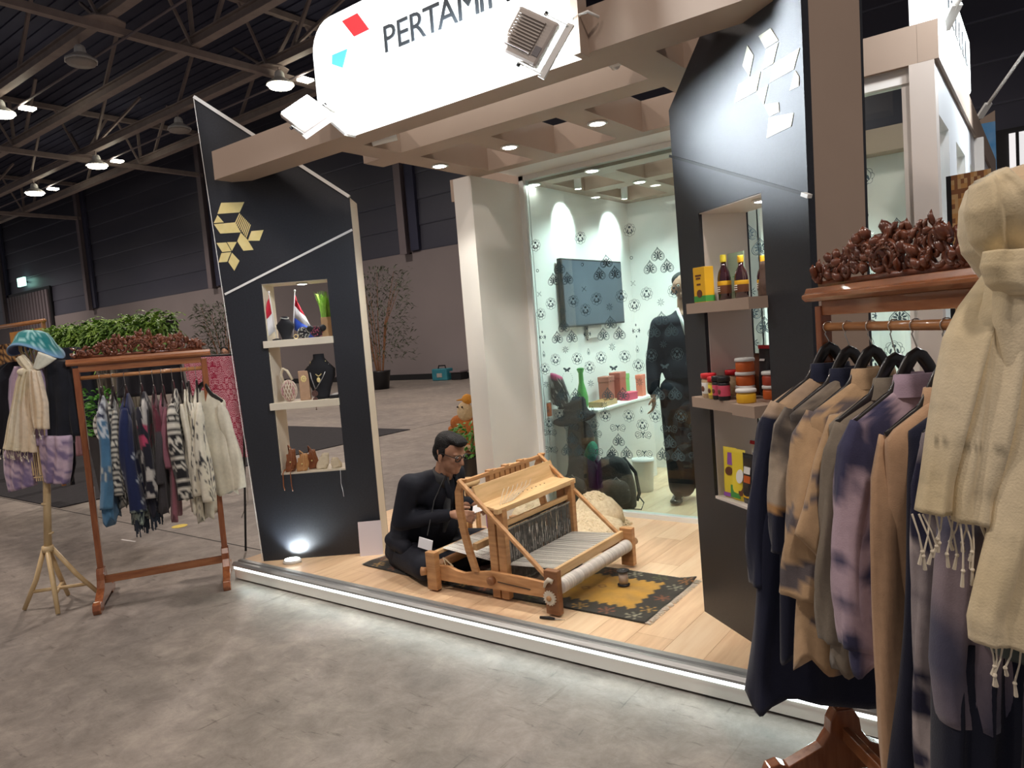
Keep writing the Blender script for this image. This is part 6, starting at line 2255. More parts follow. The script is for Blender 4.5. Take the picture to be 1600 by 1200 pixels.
MB().box(-0.036, -0.016, 0, 0.036, 0.016, 0.205).build('packet', mat('kraft_paper', (0.42, 0.27, 0.17), 0.75, col2=(0.48, 0.31, 0.20), scale=30), t, bevel=0.004)
q = MB()
for k in range(9):
    a = 2 * PI * k / 9
    q.ball((0.015 * math.cos(a), -0.017, 0.150 + 0.017 * math.sin(a)), 0.006, 0.002, 0.008, 8, 5)
q.ball((0, -0.018, 0.15), 0.008, 0.003, 0.008, 8, 5)
q.build('gold_flower', M_GOLD, t)
b2 = bust(0.505, 0.08, ZS2, 1.75, 'tall black bust wearing gold and silver necklaces on the lower niche shelf', 1.12)
q = MB()
for k in range(24):
    v = k / 23
    x = 0.055 * math.sin((v - 0.5) * PI) * (1 - 0.1 * v)
    z = 0.16 + 0.10 * abs(2 * (v - 0.5)) ** 1.3
    q.ball((x, -0.052 + 0.030 * abs(2 * (v - 0.5)), z), 0.0045, nu=6, nv=4)
q.ball((0, -0.060, 0.135), 0.013, 0.004, 0.018, 10, 6)
q.build('gold_necklace', M_GOLD, b2)
q = MB()
q.tube([(-0.07, -0.02, 0.24), (-0.05, -0.055, 0.15), (-0.028, -0.062, 0.075)], 0.003, 6)
q.tube([(0.07, -0.02, 0.24), (0.03, -0.058, 0.15), (-0.022, -0.062, 0.075)], 0.003, 6)
q.build('silver_cord', mat('silver', (0.55, 0.56, 0.58), 0.3, metal=0.8), b2, True)
q = MB()
for (z, r_) in ((0.045, 0.022), (0.002, 0.017)):
    q.lathe([(0.002, -0.003), (r_ * .8, -0.004), (r_, -0.001), (r_, 0.003), (0.002, 0.004)], 16, M=Matrix.Translation((-0.028, -0.085, z)) @ Matrix.Rotation(R(90), 4, 'X'))
for zz in (-0.035, -0.05, -0.065):
    q.ball((-0.028, -0.085, zz), 0.005, nu=8, nv=5)
q.tube([(-0.028, -0.085, 0), (-0.028, -0.085, -0.06)], 0.0015, 5)
q.tube([(-0.026, -0.064, 0.085), (-0.028, -0.085, 0.06)], 0.0015, 5)
q.build('medallion', mat('antique_copper', (0.22, 0.13, 0.11), 0.4, metal=0.6, col2=(0.14, 0.08, 0.07), scale=120), b2)
t = nthing('L', 'trinket_box', 'flat dark trinket box behind the necklace bust on the lower niche shelf', 'box', 0.60, 0.10, ZS2)
MB().box(-0.03, -0.09, 0, 0.028, 0.09, 0.022).build('box', M_BLACK, t, bevel=0.002)
MB().box(-0.026, -0.085, 0.022, 0.024, 0.085, 0.026).build('lid', MATS['silver'], t)
# bottom: leather bags and cream pouches
M_LEATHER = mat('brown_leather', (0.22, 0.075, 0.030), 0.4, col2=(0.30, 0.11, 0.045), scale=20, bump=0.2, bscale=80)
M_LEATHER2 = mat('tan_leather', (0.48, 0.24, 0.09), 0.45, col2=(0.54, 0.29, 0.12), scale=20, bump=0.2, bscale=80)


def softbag(u, y, sx, sy, sz, lean, m, label, name='leather_bag', cat='bag', strap=True, ex=0.0, z=ZS0):
    t = nthing('L', name, label, cat, u, y, z, ex)
    rings = []
    for i in range(9):
        v = i / 8
        wx = sx * (1 - 0.35 * v ** 2) * (0.8 + 0.2 * math.sin(PI * min(1, v * 1.5)))
        wy = sy * (1 - 0.55 * v)
        rings.append([Vector((wx * math.cos(a) * (abs(math.cos(a)) ** -0.3 if abs(math.cos(a)) > 0.1 else 1) + lean * v * sz, wy * math.sin(a) * (1 + 0.1 * math.sin(5 * a)), sz * v + 0.004 * math.sin(4 * a))) for a in [2 * PI * k / 24 for k in range(24)]])
    MB().loft(rings).build('shell', m, t, True)
    q = MB().bar((-sx * .7 + lean * sz * .7, -sy * 0.75, sz * 0.55), (sx * .7 + lean * sz * .7, -sy * 0.75, sz * 0.55), 0.004, sz * 0.55)
    q.build('flap', m, t, bevel=0.003)
    if strap:
        MB().tube([(-sx * .6 + lean * sz, 0, sz * .9), (-sx * .5 + lean * sz, -0.02, sz * 1.25), (0 + lean * sz, -0.03, sz * 1.1), (sx * .6, -sy, sz * .4), (sx * .5, -sy * 1.3, 0.006)], 0.0045, 7).build('strap', m, t, True)
        MB().ball((0 + lean * sz * .6, -sy * 0.8 - 0.004, sz * .45), 0.006).build('clasp', M_GOLD, t, True)
    return t


softbag(0.235, 0.07, 0.040, 0.045, 0.150, 0.15, M_LEATHER, 'dark brown leather bag at the left of the lowest niche')
softbag(0.320, 0.05, 0.046, 0.040, 0.115, 0.2, M_LEATHER2, 'tan leather bag leaning in the middle of the lowest niche')
softbag(0.385, 0.11, 0.040, 0.035, 0.13, 0.0, M_LEATHER, 'reddish brown leather bag behind the cream pouch in the lowest niche')
softbag(0.455, 0.06, 0.045, 0.030, 0.105, 0.35, MATS['linen_cream'], 'cream cloth pouch lying on the leather bags in the lowest niche', 'cloth_pouch', 'pouch', False)
softbag(0.560, 0.08, 0.040, 0.035, 0.065, -0.2, MATS['linen_cream'], 'low cream cloth pouch at the right end of the lowest niche', 'cloth_pouch', 'pouch', False)
t = nthing('L', 'leather_strap', 'brown leather strap hanging over the front of the lowest niche', 'strap', 0.20, -0.004, ZS0)
MB().tube([(0.02, 0.05, 0.018), (0.01, 0.0, 0.018), (0.004, -0.014, 0.0), (0.0, -0.012, -0.09), (0.006, -0.012, -0.12)], [0.006] * 5, 6, flat=0.5).build('strap', M_LEATHER, t, True)
MB().tube([(0.07, 0.05, 0.016), (0.06, 0.0, 0.016), (0.056, -0.014, 0.0), (0.055, -0.012, -0.09), (0.06, -0.012, -0.13)], [0.005] * 5, 6, flat=0.5).build('strap', M_LEATHER, t, True)
t = nthing('L', 'loose_thread', 'thin pale thread dangling below the lowest niche on the black panel', 'thread', 0.60, -0.006, 0.735)
MB().tube([(0, 0.01, 0.0), (0, 0, -0.02), (-0.004, 0, -0.11), (0.004, 0, -0.16), (0.006, 0, -0.20)], 0.0012, 4).build('strand', M_FLAGW, t)

# ================================================================ RIGHT NICHE GOODS
def printed(nm, c, r=0.45):
    return mat(nm, c, r)


P_YEL = printed('print_yellow', (0.75, 0.42, 0.02))
P_LYEL = printed('print_lemon', (0.85, 0.68, 0.05))
P_GRN = printed('print_green', (0.06, 0.30, 0.06))
P_BRN = printed('print_brown', (0.13, 0.045, 0.02))
P_WHT = printed('print_white', (0.82, 0.82, 0.80))
P_BLU = printed('print_navy', (0.02, 0.03, 0.16))
P_PUR = printed('print_purple', (0.30, 0.09, 0.42))
P_RED = printed('print_red', (0.62, 0.02, 0.03))
P_ORG = printed('print_orange', (0.60, 0.12, 0.02))
M_SYRUP = mat('dark_syrup', (0.030, 0.006, 0.010), 0.08, coat=0.8)
YF_ = 0.03
t = nthing('R', 'drink_carton', 'yellow and green carton at the left end of the upper food shelf', 'carton', 0.200, -0.018, ZS1, R(8))
MB().box(-0.044, -0.022, 0, 0.036, 0.030, 0.160).build('carton', P_YEL, t, bevel=0.002)
MB().box(-0.0445, -0.0225, 0.003, 0.0365, 0.0305, 0.030).build('grass_band', P_GRN, t)
for k, (a, c, w_) in enumerate(((-0.028, 0.118, 0.040), (-0.024, 0.105, 0.030), (-0.020, 0.078, 0.026))):
    MB().box(a, -0.0235, c, a + w_, -0.022, c + 0.008).build('printed_line', P_BRN, t)
q = MB().lathe([(0.001, -0.001), (0.018, -0.001), (0.018, 0.001), (0.001, 0.001)], 16, M=Matrix.Translation((-0.004, -0.023, 0.040)) @ Matrix.Rotation(R(90), 4, 'X'))
q.build('printed_bean', P_BRN, t)


def pouch(side, u, y, z, w, h, d, m, label, bands=(), ex=0.0, group=None, seal=None):
    t = nthing(side, 'food_pouch', label, 'pouch', u, y, z, ex, group)
    rings = []
    for i in range(10):
        v = i / 9
        dd = d * (1 - v) ** 0.7 * (0.75 + 0.5 * math.sin(PI * min(1, v * 1.6))) + 0.0015
        ww = w * (0.92 + 0.08 * v)
        rings.append([Vector((ww / 2 * math.cos(a) * (abs(math.cos(a)) ** -0.55 if abs(math.cos(a)) > 0.05 else 4), dd / 2 * math.sin(a), h * v)) for a in [2 * PI * k / 28 for k in range(28)]])
        rings[-1] = [Vector((max(-ww / 2, min(ww / 2, p.x)), p.y, p.z)) for p in rings[-1]]
    MB().loft(rings).build('pack', m, t, True)
    if seal:
        MB().box(-w / 2, -0.003, h * 0.94, w / 2, 0.003, h * 1.01).build('seal_band', seal, t)
    for (x0, x1, z0, z1, bm, rnd) in bands:
        yy = -d * 0.52
        if rnd:
            q = MB().lathe([(0.001, -0.001), (1, -0.001), (1, 0.001), (0.001, 0.001)], 16, M=Matrix.Translation(((x0 + x1) / 2 * w, yy * (1 - (z0 + z1) / 2 * 0.4), (z0 + z1) / 2 * h)) @ Matrix.Rotation(R(80), 4, 'X') @ Matrix.Diagonal(((x1 - x0) * w / 2, (z1 - z0) * h / 2, 1, 1)))
            q.build('printed_spot', bm, t)
        else:
            MB().bar(((x0 + x1) / 2 * w, yy * (1 - 0.55 * z0), z0 * h), ((x0 + x1) / 2 * w, yy * (1 - 0.75 * z1), z1 * h), (x1 - x0) * w, 0.002, up=(0, 1, 0)).build('printed_band', bm, t)
    return t


pouch('R', 0.235, 0.085, ZS1, 0.13, 0.215, 0.04, mat('pouch_sage', (0.33, 0.42, 0.30), 0.3), 'pale green gusset pouch behind the syrup bottles', [(-0.1, 0.35, 0.15, 0.5, P_GRN, 0)])


def bottle(u, y, label, cap, h=0.20):
    t = nthing('R', 'syrup_bottle', label, 'bottle', u, y, ZS1)
    s = h / 0.20
    MB().lathe([(0.027, 0), (0.0295, 0.004), (0.030, 0.10 * s), (0.025, 0.125 * s), (0.012, 0.150 * s), (0.0105, 0.172 * s)], 20).build('bottle', M_SYRUP, t, True)
    MB().lathe([(0.013, 0.168 * s), (0.0135, 0.172 * s), (0.0135, 0.196 * s), (0.012, 0.200 * s)], 18).build('cap', cap, t, True)
    MB().lathe([(0.0304, 0.030), (0.0307, 0.031), (0.0307, 0.080 * s), (0.0304, 0.081 * s)], 20).build('label_wrap', P_BRN, t, True)
    MB().lathe([(0.0308, 0.066 * s), (0.0310, 0.067 * s), (0.0310, 0.084 * s), (0.0308, 0.085 * s)], 20).build('gold_band', P_YEL, t, True)
    for k in range(3):
        MB().box(-0.012 + 0.002 * k, -0.0325, 0.040 + 0.009 * k, 0.010, -0.0302, 0.044 + 0.009 * k).build('printed_line', P_WHT, t)
    return t


bottle(0.255, 0.005, 'tall dark syrup bottle with lemon yellow cap on the upper food shelf', P_LYEL, 0.205)
bottle(0.350, 0.03, 'dark red syrup bottle with broad golden cap on the upper food shelf', P_YEL, 0.19)
bottle(0.400, 0.11, 'syrup bottle half hidden behind the golden-capped one', P_YEL, 0.18)
pouch('R', 0.485, 0.06, ZS1, 0.085, 0.15, 0.05, mat('brown_grain', (0.055, 0.028, 0.020), 0.55, col2=(0.085, 0.045, 0.033), scale=60), 'clear bag of brown coffee grounds at the right of the upper food shelf', [])
pouch('R', 0.52, 0.14, ZS1, 0.08, 0.20, 0.04, P_WHT, 'white pouch with yellow top behind the brown coffee bag', [(-0.4, 0.4, 0.85, 0.98, P_LYEL, 0)])


def jar(u, y, z, r, h, body, lid, label, lidh=0.022, over=1.08, band=None, name='food_jar', cat='jar'):
    t = nthing('R', name, label, cat, u, y, z)
    MB().lathe([(r * 0.92, 0), (r, 0.004), (r, h - lidh - 0.012), (r * 0.9, h - lidh)], 20).build('body', body, t, True)
    MB().lathe([(r * over, h - lidh), (r * over, h - 0.003), (r * over * 0.94, h), (0.001, h)], 20).build('lid', lid, t, True)
    if band:
        MB().lathe([(r * 1.005, h * 0.18), (r * 1.012, h * 0.19), (r * 1.012, h * 0.62), (r * 1.005, h * 0.63)], 20).build('label_wrap', band, t, True)
        MB().ball((0.0, -r * 1.0, h * 0.38), r * 0.4, 0.003, h * 0.12, 10, 6).build('printed_spot', P_BRN, t, True)
    return t


M_CHIPS = mat('cream_chips', (0.62, 0.50, 0.33), 0.4, col2=(0.5, 0.34, 0.2), scale=60)
jar(0.185, -0.012, ZS2 - 0.01, 0.033, 0.112, M_CHIPS, P_RED, 'red-lidded jar of pale snacks at the left end of the lower food shelf', band=P_WHT)
jar(0.252, -0.022, ZS2 - 0.01, 0.031, 0.10, mat('yellow_snack', (0.55, 0.40, 0.06), 0.4), P_RED, 'red-lidded jar with yellow contents, second from the left on the lower food shelf', band=P_LYEL)
jar(0.206, 0.055, ZS2 - 0.01, 0.034, 0.118, M_CHIPS, P_RED, 'red-lidded jar standing behind the yellow one')
jar(0.275, 0.065, ZS2 - 0.01, 0.034, 0.112, M_CHIPS, P_RED, 'red-lidded jar at the back, behind the black sauce jars')
for k, (u, y, lb) in enumerate(((0.290, -0.030, 'black sauce jar with pink label, left one of the front pair'), (0.345, -0.035, 'black sauce jar with pink label, right one of the front pair'))):
    jar(u, y, ZS2 - 0.01, 0.026, 0.105, M_BLACK, M_BLACK, lb, band=mat('print_pink', (0.62, 0.08, 0.14), 0.4))
zt = ZS2 - 0.01
zi = 0.0
for (u, y, k, m, lb) in ((0.378, 0.0, 0, mat('tub_crimson', (0.50, 0.04, 0.06), 0.35), 'crimson tub with white lid, bottom of the stack on the lower food shelf'),
                         (0.382, 0.0, 1, P_ORG, 'orange tub with white lid, middle of the stack on the lower food shelf'),
                         (0.384, 0.0, 2, P_ORG, 'orange tub with white lid, topmost of the stack on the lower food shelf'),
                         (0.480, 0.065, 0, P_ORG, 'orange tub with white lid behind the yellow tub, lower one'),
                         (0.480, 0.065, 1, mat('tub_rust', (0.42, 0.06, 0.03), 0.35), 'rust-red tub with white lid behind the yellow tub, upper one'),
                         (0.500, -0.030, 0, P_YEL, 'yellow tub with white lid at the front right of the lower food shelf')):
    jar(u, y, zt + 0.0605 * k, 0.040, 0.060, m, P_WHT, lb, 0.014, 1.07, name='sambal_tub', cat='tub')
pouch('R', 0.365, 0.12, ZS2 - 0.01, 0.09, 0.225, 0.04, mat('pouch_black', (0.02, 0.02, 0.024), 0.25), 'black pouch with red and white striped top behind the tub stack', [(-0.3, 0.1, 0.70, 0.74, P_WHT, 0)], seal=P_RED)
pouch('R', 0.30, 0.15, ZS2 - 0.01, 0.05, 0.19, 0.03, P_BRN, 'brown pouch edge showing left of the black striped pouch', [])
pouch('R', 0.47, 0.13, ZS2 - 0.01, 0.07, 0.235, 0.03, P_WHT, 'white pouch with blue wedge behind the tubs', [(-0.4, 0.1, 0.2, 0.7, mat('print_sky', (0.20, 0.42, 0.75), 0.4), 0)])
pouch('R', 0.56, 0.10, ZS2 - 0.01, 0.06, 0.22, 0.03, P_BLU, 'dark pouch with red and white marks at the right of the lower food shelf', [(-0.4, 0.4, 0.6, 0.75, P_RED, 0), (-0.4, 0.4, 0.3, 0.45, P_WHT, 0)])
ZB = 0.743
pouch('R', 0.228, 0.0, ZB, 0.085, 0.235, 0.035, P_LYEL, 'yellow and purple snack pouch at the left of the lowest food niche', [(-0.1, 0.48, 0.66, 0.9, P_PUR, 0), (-0.25, 0.3, 0.45, 0.62, P_BRN, 1), (-0.4, 0.4, 0.02, 0.10, P_PUR, 0)], R(10))
pouch('R', 0.296, 0.0, ZB, 0.095, 0.235, 0.035, P_LYEL, 'bright yellow snack pouch with white and green print, second in the lowest food niche', [(-0.05, 0.45, 0.35, 0.62, P_WHT, 1), (-0.48, 0.2, 0.04, 0.28, P_GRN, 0), (0.1, 0.45, 0.1, 0.3, P_BRN, 1)], R(6))
pouch('R', 0.372, 0.0, ZB, 0.085, 0.225, 0.04, MATS['pouch_black'], 'black coffee pouch with golden label in the lowest food niche', [(-0.3, 0.35, 0.12, 0.36, P_YEL, 0), (-0.25, 0.3, 0.42, 0.56, P_ORG, 0), (-0.25, 0.3, 0.60, 0.74, P_WHT, 0)])
pouch('R', 0.450, 0.0, ZB, 0.09, 0.235, 0.035, P_BLU, 'navy blue pouch at the right of the lowest food niche', [(-0.3, 0.1, 0.78, 0.9, P_WHT, 1), (0.0, 0.4, 0.3, 0.5, P_YEL, 1)])
pouch('R', 0.38, 0.10, ZB, 0.26, 0.262, 0.03, P_WHT, 'wide white packet with red edge standing at the back of the lowest food niche', [(-0.49, -0.3, 0.93, 0.99, P_RED, 0)])

# ================================================================ GLASS ROOM CONTENTS
t = thing('television', 'dark wall-mounted television on the white wall behind the glass', 'television', (-3.293, 5.65, 1.87))
MB().box(0.012, -0.53, -0.29, 0.055, 0.53, 0.29).build('casing', M_BLACK, t, bevel=0.006)
MB().box(0.0551, -0.515, -0.275, 0.057, 0.515, 0.275).build('screen', mat('screen_glass', (0.045, 0.065, 0.095), 0.35, col2=(0.06, 0.085, 0.12), scale=2), t)
MB().box(0.0, -0.12, -0.40, 0.03, 0.12, 0.1).build('wall_bracket', M_GREYMETAL, t)
t = thing('counter', 'white cloth-covered counter along the wall under the television', 'counter', (-3.29, 5.1, ZP))
MB().box(0.0, 0.0, 0.0, 0.30, 1.06, 0.75).build('cloth_skirt', M_WHITE, t, bevel=0.01)
MB().box(-0.005, -0.01, 0.75, 0.325, 1.08, 0.77).build('top', P_WHT, t, bevel=0.004)
CT = ZP + 0.77


def ctr(x, y, w, d, h, m, label, name='gift_box', cat='box', lidm=None):
    t = thing(name, label, cat, (x, y, CT), R(random.uniform(-6, 6)))
    MB().box(-w / 2, -d / 2, 0, w / 2, d / 2, h * 0.86).build('body', m, t, bevel=0.004)
    MB().box(-w / 2 - 0.003, -d / 2 - 0.003, h * 0.80, w / 2 + 0.003, d / 2 + 0.003, h).build('lid', lidm or m, t, bevel=0.004)


random.seed(2)
ctr(-3.17, 5.62, 0.10, 0.13, 0.23, mat('box_rose_brown', (0.38, 0.13, 0.09), 0.6), 'rose brown gift box on the counter behind the glass')
ctr(-3.15, 5.80, 0.10, 0.14, 0.25, mat('box_brick', (0.45, 0.12, 0.08), 0.6), 'brick red gift box on the counter behind the glass')
ctr(-3.04, 5.78, 0.09, 0.16, 0.07, mat('box_pink', (0.75, 0.10, 0.18), 0.6), 'low hot pink box at the counter front')
ctr(-3.18, 5.99, 0.06, 0.07, 0.22, mat('box_green', (0.22, 0.50, 0.16), 0.6), 'light green narrow box on the counter beside the standing man')
ctr(-3.06, 6.07, 0.06, 0.09, 0.20, mat('box_coral', (0.75, 0.22, 0.14), 0.6), 'coral red narrow box at the right end of the counter')
t = thing('wooden_tray', 'shallow wooden tray of small goods on the counter', 'tray', (-3.08, 5.38, CT), R(3))
MB().box(-0.06, -0.14, 0, 0.06, 0.14, 0.012).build('base', M_OAKL, t)
for (x0, y0, x1, y1) in ((-0.065, -0.145, -0.058, 0.145), (0.058, -0.145, 0.065, 0.145), (-0.065, -0.145, 0.065, -0.138), (-0.065, 0.138, 0.065, 0.145)):
    MB().box(x0, y0, 0, x1, y1, 0.045).build('side', M_OAKL, t)
t = thing('green_vase', 'tall green bottle-shaped vase at the left of the counter', 'vase', (-3.16, 5.18, CT))
MB().lathe([(0.035, 0), (0.048, 0.03), (0.05, 0.10), (0.035, 0.17), (0.022, 0.22), (0.02, 0.30), (0.032, 0.33)], 20).build('body', mat('vase_green', (0.12, 0.38, 0.10), 0.35), t, True)
MB().lathe([(0.030, 0.33), (0.034, 0.335), (0.022, 0.345)], 20).build('rim', P_GRN, t, True)
t = thing('sequin_garment', 'black sequinned cloth with a pink collar folded at the left end of the glass room', 'garment', (-3.22, 4.93, ZP))
drape('body', [(-0.07, 1.10, 0.03, 1.06), (-0.08, 0.95, 0.08, 0.93), (-0.07, 0.84, 0.12, 0.80)], lambda part, u, z, p: (0.45, 0.05, 0.15) if z > 1.05 else ((0.5, 0.5, 0.5) if nz(p.x * 60, p.y * 60, z * 60) > 0.3 else (0.02, 0.02, 0.025)), M_CLOTH, t, 0.03, 3)
MB().box(-0.06, -0.03, 0.0, 0.05, 0.05, 0.80).build('stand', M_WHITE, t)
t = thing('amber_jar', 'small amber jar with white lid beside the black hat behind the glass', 'jar', (-3.31, 4.87, ZP + 0.0))
MB().box(-0.03, -0.03, 0, 0.03, 0.03, 0.75).build('plinth', M_WHITE, t)
MB().lathe([(0.030, 0.75), (0.032, 0.755), (0.032, 0.85), (0.028, 0.86)], 18).build('glass', P_ORG, t, True)
MB().lathe([(0.033, 0.86), (0.033, 0.875), (0.001, 0.878)], 18).build('lid', P_WHT, t, True)
M_NYLON = mat('black_nylon', (0.010, 0.010, 0.012), 0.6, col2=(0.018, 0.018, 0.020), scale=12, bump=0.5, bscale=30)


def backpack(x, y, w, d, h, rz, label, lean=0.0):
    t = thing('backpack', label, 'backpack', (x, y, ZP), rz)
    rings = []
    for i in range(14):
        v = i / 13
        ww = w / 2 * (1 - 0.25 * v ** 3) * (0.9 + 0.18 * math.sin(PI * v))
        dd = d / 2 * (1 - 0.45 * v ** 1.5)
        if v > 0.85:
            k = math.sqrt(max(0.02, 1 - ((v - 0.85) / 0.15) ** 2))
            ww *= k
            dd *= k
        rings.append([Vector(((abs(math.cos(a)) ** 0.6) * (1 if math.cos(a) > 0 else -1) * ww + lean * v, (abs(math.sin(a)) ** 0.7) * (1 if math.sin(a) > 0 else -1) * dd * (1 + 0.05 * math.sin(7 * a + v * 9)), h * v)) for a in [2 * PI * k / 36 for k in range(36)]])
    MB().loft(rings).build('main_bag', M_NYLON, t, True)
    rings = []
    for i in range(10):
        v = i / 9
        k = math.sqrt(max(0.02, 1 - (2 * v - 1) ** 4))
        rings.append([Vector((0.40 * w * k * math.cos(a) + lean * v * .6, -d * 0.42 - 0.05 * k * math.sin(a), 0.03 + h * 0.52 * v)) for a in [PI * j / 16 for j in range(17)]])
    q = MB().loft(rings, False, closed=False)
    q.build('front_pocket', M_NYLON, t, True)
    MB().tube([(-0.38 * w + lean * .3, -d * 0.50, h * 0.36), (0, -d * .53, h * 0.62), (0.38 * w + lean * .3, -d * 0.50, h * 0.36)], 0.005, 6).build('zip', MATS['plate_grey'], t, True)
    for s in (-1, 1):
        MB().tube([(s * w * 0.30 + lean * .9, d * .3, h * 0.92), (s * w * 0.55 + lean * .6, d * .5, h * 0.6), (s * w * .52, d * .45, h * 0.2), (s * w * .45, d * .3, 0.03)], 0.014, 8, flat=0.4).build('shoulder_strap', M_NYLON, t, True)
    MB().tube([(-0.03 + lean, 0, h * 0.98), (lean, 0, h * 1.06), (0.03 + lean, 0, h * 0.98)], 0.007, 6).build('handle', M_NYLON, t, True)
    return t


backpack(-3.10, 4.96, 0.32, 0.20, 0.44, R(-8), 'large black backpack leaning inside the glass, left one')
backpack(-2.78, 5.02, 0.28, 0.20, 0.42, R(20), 'black backpack with looped straps inside the glass, right one', -0.05)
t = thing('loose_strap', 'thin black strap on the floor beside the right backpack', 'strap', (-2.60, 5.00, ZP))
MB().tube([(0, 0, 0.10), (0.05, -0.02, 0.06), (0.04, -0.05, 0.012), (-0.08, -0.06, 0.012)], 0.008, 6, flat=0.5).build('webbing', M_NYLON, t, True)
t = thing('garment_bag', 'black cloth bag slumped on the counter end with green lace spilling out', 'bag', (-3.13, 4.97, ZP))
organic('bag', [(Vector((-0.06, 0.03, 0.42)), (0.15, 0.09, 0.30), (0, 0, 0)), (Vector((0.03, 0.02, 0.52)), (0.13, 0.09, 0.18), (0, 0.3, 0))], M_NYLON, t, 0.012, 4)
organic('green_lace', [(Vector((0.14, 0.0, 0.44)), (0.06, 0.05, 0.10), (0, 0.3, 0)), (Vector((-0.16, -0.01, 0.40)), (0.06, 0.05, 0.04), (0, 0.0, 0))], mat('green_lace', (0.01, 0.22, 0.14), 0.7, col2=(0.02, 0.33, 0.22), scale=60, bump=0.8, bscale=120), t, 0.012, 2)
t = thing('black_hat', 'wide black cloth hat on top of the black bag behind the glass', 'hat', (-3.14, 4.97, ZP + 0.70))
rings = []
for (r_, z) in ((0.205, 0.0), (0.212, 0.004), (0.16, 0.045), (0.135, 0.07), (0.13, 0.13), (0.115, 0.155), (0.02, 0.165)):
    rings.append([Vector((r_ * math.cos(a), r_ * 0.55 * math.sin(a), z + 0.03 * math.cos(2 * a) * (r_ / 0.2) ** 3 + (0.035 * math.cos(a) if r_ < 0.16 else 0.02 * math.cos(a)))) for a in [2 * PI * k / 36 for k in range(36)]])
MB().loft(rings).build('felt', M_VELVET, t, True)
MB().lathe([(0.133, 0.07), (0.136, 0.075), (0.134, 0.095), (0.131, 0.098)], 30, sy=0.55).build('band', M_NYLON, t, True)
t = thing('waste_bin', 'white plastic bin on the floor of the glass room', 'bin', (-2.83, 5.56, ZP))
MB().lathe([(0.070, 0), (0.074, 0.005), (0.092, 0.26), (0.096, 0.265), (0.096, 0.285), (0.088, 0.285), (0.070, 0.02)], 28).build('bucket', P_WHT, t, True)
MB().lathe([(0.096, 0.262), (0.100, 0.270), (0.096, 0.278)], 28).build('rim', M_WHITE, t, True)


